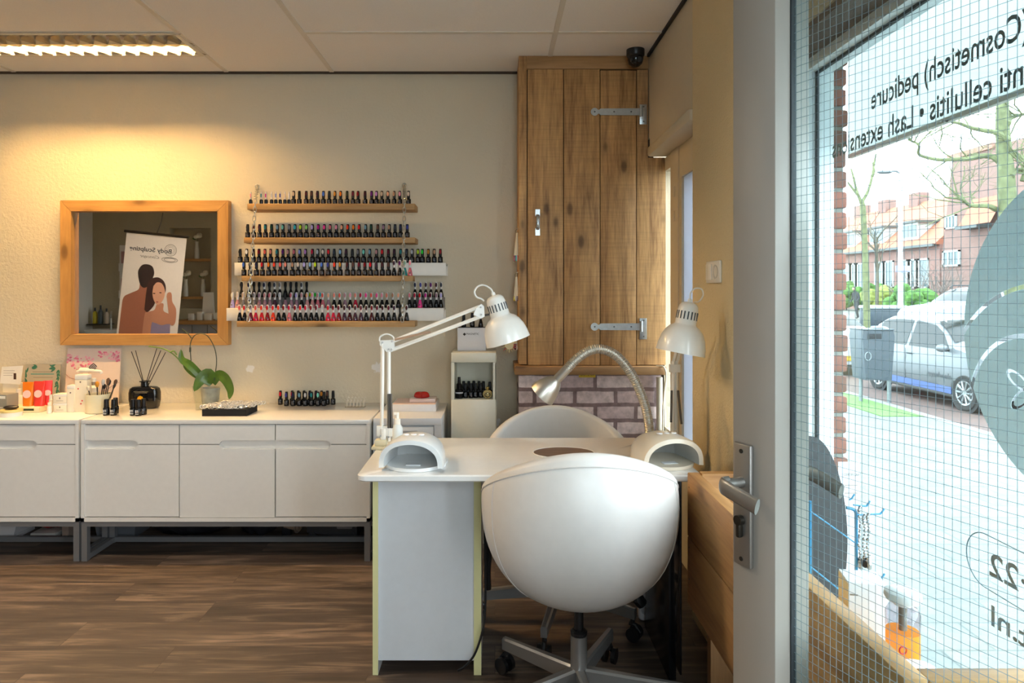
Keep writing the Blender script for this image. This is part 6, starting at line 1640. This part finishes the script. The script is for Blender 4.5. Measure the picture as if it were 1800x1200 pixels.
# ---------------- cars
tyre_m = mat('tyre', (27, 27, 28), .8); rim_m = mat('wheel_silver', (145, 148, 151), .3, .6)
car_glass = mat('car_glass', (14, 18, 20), .14, spec=.3); trim_b = mat('car_trim_black', (23, 25, 27), .5)
def car(name, label, paint, loc, rz, L=3.54, W=1.64, H=1.48, wb=2.42, suv=False, group='parked cars'):
    t = thing(name, label, 'car', loc, rz, group)
    # s, top z fraction of H, belt fraction
    hw = W / 2
    PR = [(0.0, .50), (.008, .62), (.03, .66), (.055, .72), (.10, .90), (.16, .975), (.28, 1.0), (.45, .995), (.58, .96), (.66, .87), (.74, .74), (.80, .665), (.88, .63), (.95, .58), (.985, .50), (1.0, .42)]
    if suv: PR = [(0.0, .50), (.008, .64), (.03, .68), (.055, .76), (.09, .90), (.14, .97), (.28, 1.0), (.45, .995), (.55, .96), (.62, .86), (.68, .74), (.72, .675), (.84, .645), (.94, .59), (.985, .50), (1.0, .42)]
    def topz(s):
        for (a, za), (b_, zb) in zip(PR, PR[1:]):
            if a <= s <= b_: return H * (za + (zb - za) * (s - a) / (b_ - a))
        return H * PR[-1][1]
    belt = .625 * H
    def wid(s): return hw * (1 - .16 * max(0, (s - .86) / .14) ** 2 - .10 * max(0, (.08 - s) / .08) ** 2)
    def roofw(s, z): 
        k_ = max(0, min(1, (z - belt) / (H - belt)))
        return wid(s) * (.97 - .25 * k_)
    def sect(s):
        tz = topz(s); w_ = wid(s); zb = .17 if .06 < s < .94 else .22
        bz = min(belt, tz - .05 * H)
        re = tz - .045 * H if tz > belt + .06 * H else tz - .012 * H
        half = [(0, zb), (w_ * .90, zb), (w_ * .975, zb + .10), (w_, .36 * H), (w_ * .995, .48 * H if bz > .5 * H else bz * .9), (w_ * .965, bz), (roofw(s, re), re), (roofw(s, tz) * .80, tz - .004 * H), (0, tz)]
        return [Vector(((s - .5) * L, y, z)) for y, z in half] + [Vector(((s - .5) * L, -y, z)) for y, z in reversed(half[1:-1])]
    ss = [0, .008, .03, .055, .08, .10, .13, .16, .22, .28, .36, .45, .52, .58, .62, .66, .70, .74, .77, .80, .84, .88, .92, .95, .97, .985, 1.0]
    rows = [sect(s) for s in ss]
    mb = MB().grid(rows, closed_u=True); n_ = len(rows[0])
    mb.f.append(tuple(range(n_))); mb.f.append(tuple(range((len(ss) - 1) * n_, len(ss) * n_)))
    mb.obj('body', paint, t, 40)
    def side(s, z, sg, off=.006):
        re = topz(s) - .045 * H
        u = (z - belt) / max(.01, re - belt)
        y = wid(s) * .965 + (roofw(s, re) - wid(s) * .965) * max(0, min(1, u))
        return Vector(((s - .5) * L, sg * (y + off), z))
    zb_, zt_ = belt + .012 * H, .945 * H
    for sg in (-1, 1):
        for (a0, a1, b0, b1) in ((.115, .145, .40, .40), (.425, .425, .735, .60)):   # rear and front side glass: bottom s0,top s0,bottom s1,top s1
            rr = []
            for i in range(9):
                u = i / 8
                row = []
                for j in range(6):
                    v = j / 5
                    z = zb_ + (zt_ - zb_) * v
                    s = (a0 + (a1 - a0) * v) * (1 - u) + (b0 + (b1 - b0) * v) * u
                    z = min(z, topz(s) - .055 * H)
                    row.append(side(s, z, sg))
                rr.append(row)
            MB().grid(rr).obj('side_window', car_glass, t, 60)
    def cross(s0, s1, nm):
        rr = []
        for i in range(7):
            s = s0 + (s1 - s0) * i / 6; tz = topz(s)
            re = tz - .045 * H
            hwid = roofw(s, re) * .93
            rr.append([Vector(((s - .5) * L + (.008 if s > .5 else -.008), hwid * v, (tz + .008 - (.02 * H if abs(v) > .95 else .004 * H if abs(v) > .6 else 0)))) for v in (-1, -.7, -.35, 0, .35, .7, 1)])
        MB().grid(rr).obj(nm, car_glass, t, 60)
    ws = (.575, .735) if not suv else (.55, .685)
    cross(ws[0], ws[1], 'windscreen'); cross(.062, .11, 'rear_window')
    for sg in (-1, 1):
        for k_, x in enumerate((-wb / 2 + .02, wb / 2 + .02)):
            y = hw * .985
            M = axis_m((x, sg * (y - .085), .30), (0, sg, 0))
            MB().lathe([(0, .0), (.335, .0), (.335, .092), (0, .092)], 32, M=M).obj('wheel_arch', trim_b, t)
            w_ = MB().lathe([(.19, .10), (.20, .106), (.27, .106), (.292, .085), (.295, .0), (0, 0)], 32, M=M).obj('wheel', tyre_m, t)
            r_ = MB().lathe([(0, .100), (.045, .104), (.05, .098), (.05, .09), (.0, .09)], 20, M=M).lathe([(.175, .098), (.200, .106), (.200, .090), (.175, .085)], 32, M=M)
            for q in range(10):
                a = 2 * PI * q / 10
                d0 = Vector((math.cos(a), math.sin(a), 0))
                r_.tube([M @ (d0 * .04 + Vector((0, 0, .096))), M @ (d0 * .185 + Vector((0, 0, .096)))], [.014, .022], 6, flat=1.0)
            r_.obj('wheel_rim', rim_m, w_)
        mx = (.725 - .5) * L if not suv else (.665 - .5) * L
        m_ = MB().sphere((mx, sg * (hw + .075), belt + .055), (.055, .10, .065), 14, 9)
        m_.obj('door_mirror', paint, t)
        MB().box(mx - .02, mx + .03, sg * (hw - .06), sg * (hw + .04), belt + .0, belt + .035, .008).obj('mirror_foot', trim_b, t)
        hx_ = (.43 - .5) * L
        MB().tube([(hx_ - .02, sg * (hw + .002), .545 * H), (hx_ + .05, sg * (hw + .022), .545 * H), (hx_ + .12, sg * (hw + .002), .545 * H)], .012, 8).obj('door_handle', trim_b, t)
        MB().box((.41 - .5) * L - .003, (.41 - .5) * L + .003, sg * (hw - .004), sg * (hw + .0015), .24, .60 * H).obj('door_gap', trim_b, t)
        MB().sphere(((.955 - .5) * L, sg * hw * .70, .50 * H), (.12, .11, .085), 14, 8).obj('headlight', mat('headlight', (172, 176, 179), .1), t)
        MB().box(-L / 2 + .01, -L / 2 + .06, sg * hw * .62, sg * hw * .88, .40 * H, .60 * H, .02).obj('tail_light', mat('tail_light', (133, 23, 23), .2), t)
        MB().box((.02 - .5) * L + .62, (.98 - .5) * L - .66, sg * (hw * .955), sg * (hw + .004), .18, .23, .006).obj('sill_strip', trim_b, t)
    MB().box(L / 2 - .03, L / 2 + .012, -.30, .30, .34, .46, .004).obj('grille', trim_b, t)
    MB().box(L / 2 + .010, L / 2 + .018, -.26, .26, .345, .455, .002).obj('number_plate', mat('plate_yellow', (179, 145, 31), .4), t)
    MB().box(L / 2 - .10, L / 2 - .0, -hw * .84, hw * .84, .20, .27, .01).obj('lower_bumper', trim_b, t)
    return t
silver_p = mat('car_silver', (96, 99, 103), .38, .1, coat=.15)
white_p = mat('car_white', (150, 153, 157), .35, coat=.2)
blue_p = mat('car_bluewhite', (132, 140, 160), .35, coat=.2)
c1 = car('hatchback_car', 'silver hatchback with blue sill stripe parked along the pavement, lettering on its door', silver_p, (8.35, 11.95, GZ - .02), R(-90))
hwc = .82
ls = MB().text('mywheels', Matrix.Translation((.30, -hwc - .003, .47)) @ FRONT, .10, .62, .001)
ls.obj('door_lettering', mat('car_ink', (47, 50, 56), .5), c1, 0)
MB().box(-.78, .92, -hwc - .004, -hwc + .002, .235, .345).obj('sill_stripe', mat('stripe_blue', (55, 78, 133), .4), c1)
car('white_car', 'white car partly hidden behind the brick pier, parked behind the silver hatchback', white_p, (8.2, 17.2, GZ - .02), R(-90), 4.2, 1.75, 1.45, 2.6)
c3 = car('estate_car', 'pale blue car with roof rails parked on the far side of the street', blue_p, (16.0, 22.4, -.30), R(190), 4.5, 1.8, 1.72, 2.7, True)
for sg in (-1, 1): MB().tube([(-1.3, sg * .58, 1.69), (-1.25, sg * .58, 1.77), (.2, sg * .58, 1.77), (.3, sg * .58, 1.69)], .02, 6).obj('roof_rail', trim_b, c3)

# ---------------- litter bin on two posts
D = 11.4
bn2 = thing('litter_bin', 'grey plastic litter bin on steel posts beside the silver hatchback', 'litter bin', (wx(1532, D), D, GZ))
binm = mat('bin_grey', (48, 58, 66), .5); post_m = mat('bin_post', (125, 131, 134), .4, .6)
hb_ = .27; z0 = .42; z1 = 1.20
MB().prism([(-hb_ * .78, z0), (hb_ * .82, z0), (hb_, z1 - .05), (hb_ * .9, z1 + .06), (-hb_ * .95, z1 + .06), (-hb_, z1 - .05)], .42, front(0, .21, 0)).obj('bin_body', binm, bn2)
MB().box(-hb_ * .7, .05, -.214, -.20, z1 - .09, z1 + .0, .01).obj('opening', mat('bin_opening', (20, 23, 27), .8), bn2)
MB().box(-hb_ * .99, hb_ * .96, -.225, .22, z1 + .055, z1 + .075, .01).obj('bin_lid', binm, bn2)
MB().tube([(-.18 + .05 * math.cos(2 * PI * i / 14), -.216, .82 + .07 * math.sin(2 * PI * i / 14)) for i in range(14)], .008, 6, closed=True).obj('emblem', mat('bin_emblem', (117, 125, 129), .5), bn2)
MB().tube(spline([(.30, 0, .013), (.30, 0, .6), (.30, 0, 1.16), (.27, 0, 1.25), (.18, 0, 1.285), (.0, 0, 1.285)], 5), .034, 10).obj('post', post_m, bn2)
MB().cyl((-.10, .15, .013), (-.10, .15, z0 + .02), .03, 10).obj('post', post_m, bn2)
# low dark containers farther on
for i, (px, D, w_, h, lab) in enumerate(((1552, 27, .75, .85, 'dark waste container beside the lamp post across the street'),)):
    t = thing('waste_container', lab, 'container', (wx(px, D), D, -.30))
    MB().box(-w_, w_, -.4, .4, 0, h, .05).obj('container_body', binm, t)
    MB().box(-w_ - .03, w_ + .03, -.42, .42, h, h + .14, .05).obj('container_lid', mat('container_lid', (153, 159, 164), .4), t)

# ---------------- lamp post
D = 30.0
lp = thing('street_lamp', 'tall white street lamp with a short arm across the street', 'street lamp', (wx(1583, D), D, -.30))
zt = wz(303, D) + .30
MB().tube([(0, 0, 0), (0, 0, 1.2), (0, 0, zt)], [.15, .11, .075], 12).obj('pole', mat('lamp_post_white', (161, 164, 167), .4), lp)
MB().tube(spline([(0, 0, zt - .05), (-.2, 0, zt + .05), (-.45, 0, zt + .06)], 5), .04, 8).obj('arm', mat('arm_grey', (94, 98, 101), .4), lp)
MB().sphere((-.72, 0, zt + .02), (.36, .14, .09), 14, 8).obj('lamp_head', mat('arm_grey', (94, 98, 101), .4), lp)
MB().box(-.32, .32, -.16, -.14, wz(473, D) + .17, wz(473, D) + .45).obj('street_sign', mat('sign_lilac', (137, 137, 167), .5), lp)

# ---------------- trees
bark = mat('bark_green', (92, 96, 66), .9, noise=.35, nscale=8)
bark2 = mat('bark_brown', (87, 81, 69), .9, noise=.3, nscale=10)
def branchy(mb, p, d, r, L, depth, rnd, bend=.25, split=(2, 3), min_r=.006):
    pts = [p]; q = p; dd = d.normalized()
    for i in range(5):
        dd = (dd + Vector((rnd.uniform(-bend, bend), rnd.uniform(-bend, bend), rnd.uniform(-bend * .6, bend * .8)))).normalized()
        q = q + dd * (L / 5); pts.append(q)
    rr = [r * (1 - .5 * i / 5) for i in range(6)]
    mb.tube(pts, rr, 7 if r > .03 else 5)
    if depth <= 0 or r < min_r: return
    for k_ in range(rnd.randint(*split)):
        i = rnd.choice((2, 3, 4, 5)); a = rnd.uniform(0, 2 * PI)
        nd = (dd * .7 + Vector((math.cos(a), math.sin(a), rnd.uniform(-.1, .6)))).normalized()
        branchy(mb, pts[i], nd, rr[i] * .62, L * .68, depth - 1, rnd, bend, split, min_r)
# slim young tree
D = 22.0
rnd = random.Random(11)
yt = thing('young_tree', 'slim bare young tree with a green trunk and a forked top beside the lamp post', 'tree', (wx(1524, D), D, -.30))
base = Vector((wx(1524, D), D, -.30))
def TP(px, py, D, dy=0): return at(px, py, D) + Vector((0, dy, 0)) - base
mb = MB().tube(spline([TP(1524, 590, D), TP(1522, 480, D), TP(1517, 370, D), TP(1514, 354, D)], 5), [.105] * 6 + [.09] * 6 + [.075] * 4, 10)
mb.obj('trunk', bark, yt)
mb = MB()
for pts in ([(1514, 356), (1506, 335), (1500, 310), (1496, 296)], [(1516, 354), (1526, 335), (1533, 310), (1537, 284), (1540, 270)], [(1508, 342), (1498, 330), (1490, 320)], [(1533, 310), (1536, 300), (1534, 285)]):
    pp = spline([TP(a, b_, D) for a, b_ in pts], 4)
    mb.tube(pp, [.055 * (1 - .6 * i / len(pp)) for i in range(len(pp))], 7)
mb.obj('branches', bark, yt)
# thinner bare tree behind it
D = 34.0
t2 = thing('thin_tree', 'thin bare tree with fine twigs between the green young tree and the lamp post', 'tree', (wx(1541, D), D, -.30))
base2 = t2.location.copy()
mb = MB().tube([(0, 0, 0), (.05, 0, 2.0), (0, 0, 4.3)], [.09, .07, .05], 8); mb.obj('trunk', bark2, t2)
mb = MB()
for k_ in range(7): branchy(mb, Vector((0, 0, 2.2 + .33 * k_)), Vector((rnd.uniform(-.6, .6), rnd.uniform(-.5, .5), 1)), .045, 1.5, 2, rnd)
mb.obj('branches', bark2, t2)
# old tree on the shop side with long mossy boughs
D = 14.0
ot = thing('mossy_tree', 'large bare mossy tree with long drooping boughs above the round window sticker', 'tree', (wx(1772, D), D, -.30))
base = ot.location.copy()
mb = MB().tube(spline([Vector((.25, 0, 0)), TP(1782, 480, D), TP(1770, 340, D), TP(1768, 300, D), TP(1764, 250, D), TP(1762, 200, D), TP(1765, 120, D), TP(1772, 40, D)], 5), [.20 * (1 - .6 * i / 36) for i in range(36)], 12)
mb.obj('trunk', bark, ot)
mb = MB(); rnd = random.Random(5)
boughs = [[(1766, 290), (1745, 272), (1710, 277), (1690, 277), (1655, 279), (1625, 269), (1605, 258), (1596, 246)],
          [(1764, 250), (1750, 235), (1735, 228), (1715, 222), (1690, 215), (1660, 210), (1640, 205)],
          [(1768, 312), (1785, 300), (1800, 296), (1830, 290)], [(1764, 220), (1784, 205), (1806, 200)], [(1762, 180), (1745, 165), (1720, 160)],
          [(1758, 366), (1735, 362), (1712, 360), (1690, 350), (1668, 346)], [(1790, 320), (1795, 290), (1790, 262)]]
for b_ in boughs:
    pp = spline([TP(a, q, D, rnd.uniform(-.2, .2)) for a, q in b_], 4)
    n_ = len(pp)
    mb.tube(pp, [.060 * (1 - .72 * i / n_) for i in range(n_)], 8)
    for k_ in range(9):
        i = rnd.randint(n_ // 4, n_ - 1)
        branchy(mb, pp[i], Vector((rnd.uniform(-1, .6), rnd.uniform(-.8, .8), rnd.uniform(-.5, 1))), .017, rnd.uniform(.5, 1.1), 2, rnd, .35, (2, 4), .003)
mb.obj('branches', bark, ot)

# ---------------- houses across the street
hb1 = brickmat('house_brick', (133, 92, 83), (122, 83, 75), (128, 105, 97), .24, .08, .014, 'YZ')
hb2 = brickmat('gable_brick', (125, 90, 81), (114, 81, 73), (123, 101, 94), .24, .08, .014, 'YZ')
roofm = mat('roof_orange', (153, 92, 69), .8, noise=.15, nscale=3)
roofd = mat('roof_gable', (137, 98, 84), .85, noise=.18, nscale=2)
wht = mat('house_white', (173, 175, 173), .5); hglass = mat('house_glass', (75, 87, 92), .12); gut = mat('gutter', (75, 78, 78), .6)
FX = 30.0
def hwin(parent, y0, y1, z0, z1, x=FX, nx=2):
    f_ = MB().box(x - .05, x + .03, y0, y1, z0, z0 + .12).box(x - .05, x + .03, y0, y1, z1 - .12, z1).box(x - .05, x + .03, y0, y0 + .12, z0, z1).box(x - .05, x + .03, y1 - .12, y1, z0, z1)
    for k_ in range(1, nx): 
        yy = y0 + (y1 - y0) * k_ / nx; f_.box(x - .04, x + .03, yy - .05, yy + .05, z0, z1)
    w_ = f_.obj('window', wht, parent)
    MB().box(x - .01, x + .02, y0 + .1, y1 - .1, z0 + .1, z1 - .1).obj('pane', hglass, w_)
def FY(px, x=FX): return x * F / (px - VX)          # depth at which the facade line meets a pixel column
def FZ(py, y): return CZ - (py - VY) * y / F
zE, zR = CZ + .101 * FX, CZ + .205 * FX + .8
y0, y1 = FY(1652), 92.0
th_ = thing('terraced_houses', 'long row of brick houses under an orange tiled roof across the street', 'houses', (FX, 60, -.3))
def sub(mb): mb.at(Matrix.Translation((-FX, -60, .3))); return mb
class PM(MB):
    def __init__(s): MB.__init__(s); s.M = Matrix.Translation((-FX, -60, .3))
MBo = MB
m_ = PM().box(FX, FX + 8, y0, y1, -.3, zE); m_.obj('wall', hb1, th_)
m_ = PM(); m_.add([(FX - .4, y0, zE), (FX - .4, y1, zE), (FX + 4, y1, zR), (FX + 4, y0, zR), (FX + 8.4, y0, zE), (FX + 8.4, y1, zE)], [(0, 1, 2, 3), (3, 2, 5, 4), (0, 3, 4), (1, 5, 2)]); m_.obj('roof', roofm, th_)
m_ = PM().box(FX - .5, FX - .36, y0, y1, zE - .12, zE + .06); m_.obj('gutter', gut, th_)
def hw2(y0_, y1_, z0_, z1_, x=FX, nx=2):
    f_ = PM().box(x - .06, x + .03, y0_, y1_, z0_, z0_ + .12).box(x - .06, x + .03, y0_, y1_, z1_ - .12, z1_).box(x - .06, x + .03, y0_, y0_ + .14, z0_, z1_).box(x - .06, x + .03, y1_ - .14, y1_, z0_, z1_)
    for k_ in range(1, nx):
        yy = y0_ + (y1_ - y0_) * k_ / nx; f_.box(x - .05, x + .03, yy - .06, yy + .06, z0_, z1_)
    w_ = f_.obj('window', wht, th_)
    q_ = PM().box(x - .012, x + .02, y0_ + .1, y1_ - .1, z0_ + .1, z1_ - .1); q_.obj('pane', hglass, w_)
for px in (1617, 1602, 1588, 1558, 1545, 1508, 1498, 1488):
    y = FY(px); wd_ = 3.4 / F * y * 1.0
    y_ = y
    hw2(y - 1.0, y + .55, 1.4, 3.5, nx=1)
for px in (1622, 1563, 1512, 1490):
    y = FY(px, FX + 1.2); 
    m_ = PM().box(FX + .2, FX + 3.0, y - 1.0, y + 1.0, zE + .55, zE + 1.75); d_ = m_.obj('dormer', wht, th_)
    q_ = PM().box(FX - .1, FX + 3.2, y - 1.2, y + 1.2, zE + 1.75, zE + 1.90); q_.obj('dormer_roof', gut, d_)
    q_ = PM()
    for a in (-.85, .05): q_.box(FX + .17, FX + .21, y + a, y + a + .8, zE + .75, zE + 1.6)
    q_.obj('dormer_pane', hglass, d_)
for px in (1614, 1558, 1515):
    y = FY(px, FX + 4)
    m_ = PM().box(FX + 3.6, FX + 4.5, y - .6, y + .6, zR - .6, zR + .75); m_.obj('chimney', hb2, th_)
for px in (1610, 1565):
    y = FY(px); m_ = PM().box(FX - .05, FX, y - 2.2, y + 1.6, -.3, .55); m_.obj('bay_front', wht, th_)
# gable house
GX = 27.5
ya, yb2 = FY(1812, GX), FY(1655, GX)
gh = thing('gabled_house', 'tall brick house with a steep tiled gable roof beside the row', 'house', (GX, ya, -.3))
class PG(MB):
    def __init__(s): MB.__init__(s); s.M = Matrix.Translation((-GX, -ya, .3))
zg = FZ(350, yb2)
zt = FZ(278, FY(1676, GX))
e1 = FY(1640, GX); e0 = ya - 14
m_ = PG().box(GX, GX + 11, e0, yb2, -.3, FZ(470, e1) + .2); m_.obj('wall', hb2, gh)
m_ = PG(); zlo = FZ(470, e1)
ym = FY(1676, GX)
m_.add([(GX - .05, yb2, zlo), (GX - .05, ym, zt), (GX - .05, e0 + 6, zt), (GX - .05, e0, zlo), (GX + 11, yb2, zlo), (GX + 11, ym, zt), (GX + 11, e0 + 6, zt), (GX + 11, e0, zlo)],
       [(0, 1, 2, 3), (4, 5, 1, 0), (1, 5, 6, 2), (2, 6, 7, 3), (7, 6, 5, 4)]); m_.obj('gable', hb2, gh)
m_ = PG().box(GX - .2, GX + 11, ym - 3.4, ym + .3, zt - .1, zt + .2); m_.obj('ridge_cap', roofd, gh)
def pw_(px0, px1, py0, py1, nx=2):
    a, b_ = FY(px1, GX), FY(px0, GX); yc = (a + b_) / 2
    z0_, z1_ = FZ(py1, yc), FZ(py0, yc)
    x = GX
    f_ = PG().box(x - .14, x - .05, a, b_, z0_, z0_ + .1).box(x - .14, x - .05, a, b_, z1_ - .1, z1_).box(x - .14, x - .05, a, a + .12, z0_, z1_).box(x - .14, x - .05, b_ - .12, b_, z0_, z1_)
    for k_ in range(1, nx):
        yy = a + (b_ - a) * k_ / nx; f_.box(x - .13, x - .05, yy - .05, yy + .05, z0_, z1_)
    w_ = f_.obj('window', wht, gh)
    q_ = PG().box(x - .09, x - .05, a + .1, b_ - .1, z0_ + .08, z1_ - .08); q_.obj('pane', hglass, w_)
pw_(1664, 1684, 378, 402, 3); pw_(1660, 1690, 440, 468, 3); pw_(1740, 1790, 438, 468, 4)
m_ = PG(); a, b_ = FY(1745, GX), FY(1705, GX); zz = FZ(398, (a + b_) / 2)
m_.box(GX - .9, GX, a, b_, zz - .12, zz + .06); m_.obj('canopy', gut, gh)
m_ = PG(); a, b_ = FY(1770, GX), FY(1712, GX); m_.add([(GX - .9, a, zz + .06), (GX - .9, b_, zz + .06), (GX - .06, b_, zz + 1.6), (GX - .06, a, zz + 1.6)], [(0, 1, 2, 3)]); m_.obj('canopy_roof', roofm, gh)
# hedges and bare bushes in the front gardens
hg_m = mat('hedge_green', (72, 105, 48), .95, noise=.45, nscale=6); hg2 = mat('hedge_yellow', (117, 125, 62), .95, noise=.35, nscale=6)
def bush(px, py, D, w_, h, m, label, seed, twiggy=False):
    rr = random.Random(seed)
    t = thing('garden_bush', label, 'bush', (wx(px, D), D, -.30), 0, 'front garden bushes')
    mb = MB()
    if twiggy:
        for k_ in range(26): branchy(mb, Vector((rr.uniform(-w_ * .5, w_ * .5), rr.uniform(-.4, .4), .1)), Vector((rr.uniform(-.8, .8), rr.uniform(-.5, .5), 1)), .03, h * .8, 2, rr)
        mb.obj('twigs', m, t)
    else:
        for k_ in range(60):
            a = rr.uniform(0, 2 * PI); u = rr.random() ** .5
            mb.sphere((w_ * u * math.cos(a), .6 * u * math.sin(a), h * (.2 + .75 * rr.random() * (1 - .4 * u))), (w_ * .26, .3, h * .16), 7, 5)
        mb.obj('foliage', m, t, 0)
        MB().cyl((0, 0, 0), (0, 0, h * .4), .05, 6).obj('stem', bark2, t)
bush(1560, 530, 41, 1.5, 2.0, hg2, 'yellow green garden bush beside the lamp post foot', 3)
bush(1602, 528, 33, 1.1, 2.0, hg_m, 'green garden bush between the lamp post and the pale blue car', 4)
bush(1537, 520, 49, 1.4, 2.2, hg_m, 'green garden bush behind the thin bare tree', 8)
bush(1488, 530, 52, 1.4, 2.2, hg_m, 'green garden bush next to the brick pier, behind the walking person', 9)
bush(1640, 500, 36, 1.5, 3.0, mat('twig_grey', (109, 100, 95), .9), 'bare twiggy bush in front of the gabled house', 6, True)
# white road sign board and a walker
D = 37.0
pe = thing('person', 'person in dark clothes bending forward while walking across the street', 'person', (wx(1506, D), D, -.30), R(200))
def skin_chain(name, verts, edges, m, parent, sub_=2):
    me = bpy.data.meshes.new(name); me.from_pydata([v[:3] for v in verts], edges, []); me.update()
    o = bpy.data.objects.new(name, me); COL.objects.link(o); o.parent = parent
    sk_m = o.modifiers.new('skin', 'SKIN')
    for i, v in enumerate(verts):
        me.skin_vertices[0].data[i].radius = (v[3], v[4] if len(v) > 4 else v[3]) if me.skin_vertices else (v[3], v[3])
    me.skin_vertices[0].data[0].use_root = True
    sm_ = o.modifiers.new('sub', 'SUBSURF'); sm_.levels = sub_; sm_.render_levels = sub_
    me.materials.append(m); return o
coat = mat('dark_coat', (34, 37, 45), .8); face = mat('skin_tone', (161, 125, 106), .6)
V = [(0, 0, .95, .15, .12), (.03, 0, 1.15, .14, .11), (.10, 0, 1.38, .17, .12), (.14, 0, 1.50, .06), (.17, 0, 1.56, .05), (.20, 0, 1.66, .095, .085), (.21, 0, 1.74, .07),
     (.09, .18, 1.40, .07), (.10, .25, 1.15, .055), (.26, .24, .98, .045), (.32, .235, .93, .035),
     (.09, -.18, 1.40, .07), (.02, -.25, 1.16, .055), (.14, -.26, .95, .045), (.19, -.26, .90, .035),
     (.0, .09, .88, .10), (.12, .10, .50, .075), (.05, .10, .08, .05), (.17, .10, .05, .045),
     (.0, -.09, .88, .10), (-.08, -.10, .50, .075), (-.22, -.10, .10, .05), (-.10, -.10, .05, .045)]
E = [(0, 1), (1, 2), (2, 3), (3, 4), (4, 5), (5, 6), (2, 7), (7, 8), (8, 9), (9, 10), (2, 11), (11, 12), (12, 13), (13, 14), (0, 15), (15, 16), (16, 17), (17, 18), (0, 19), (19, 20), (20, 21), (21, 22)]
me = bpy.data.meshes.new('body'); me.from_pydata([v[:3] for v in V], E, [])
po = bpy.data.objects.new('body', me); COL.objects.link(po); po.parent = pe
po.modifiers.new('skin', 'SKIN')
if not me.skin_vertices:
    bm = bmesh.new(); bm.from_mesh(me); bm.verts.layers.skin.verify(); bm.to_mesh(me); bm.free()
for i, v in enumerate(V): me.skin_vertices[0].data[i].radius = (v[3], v[4] if len(v) > 4 else v[3])
me.skin_vertices[0].data[0].use_root = True
sm_ = po.modifiers.new('sub', 'SUBSURF'); sm_.levels = 1; sm_.render_levels = 1
me.materials.append(coat)
MB().sphere((.235, 0, 1.665), (.07, .07, .095), 12, 8).obj('face', face, pe)
MB().sphere((.195, 0, 1.72), (.095, .085, .07), 12, 8).obj('hair', mat('hair_dark', (39, 31, 27), .7), pe)
# ================================================================ look of the picture
S.view_settings.view_transform = 'Standard'
S.view_settings.look = 'None'
S.view_settings.gamma = 1
S.view_settings.use_curve_mapping = False
S.view_settings.exposure = 0.85
S.cycles.use_denoising = True
S.cycles.max_bounces = 10
S.cycles.diffuse_bounces = 5
S.cycles.glossy_bounces = 5
S.cycles.transparent_max_bounces = 24
S.cycles.sample_clamp_indirect = 6
S.cycles.caustics_reflective = False
S.cycles.caustics_refractive = False
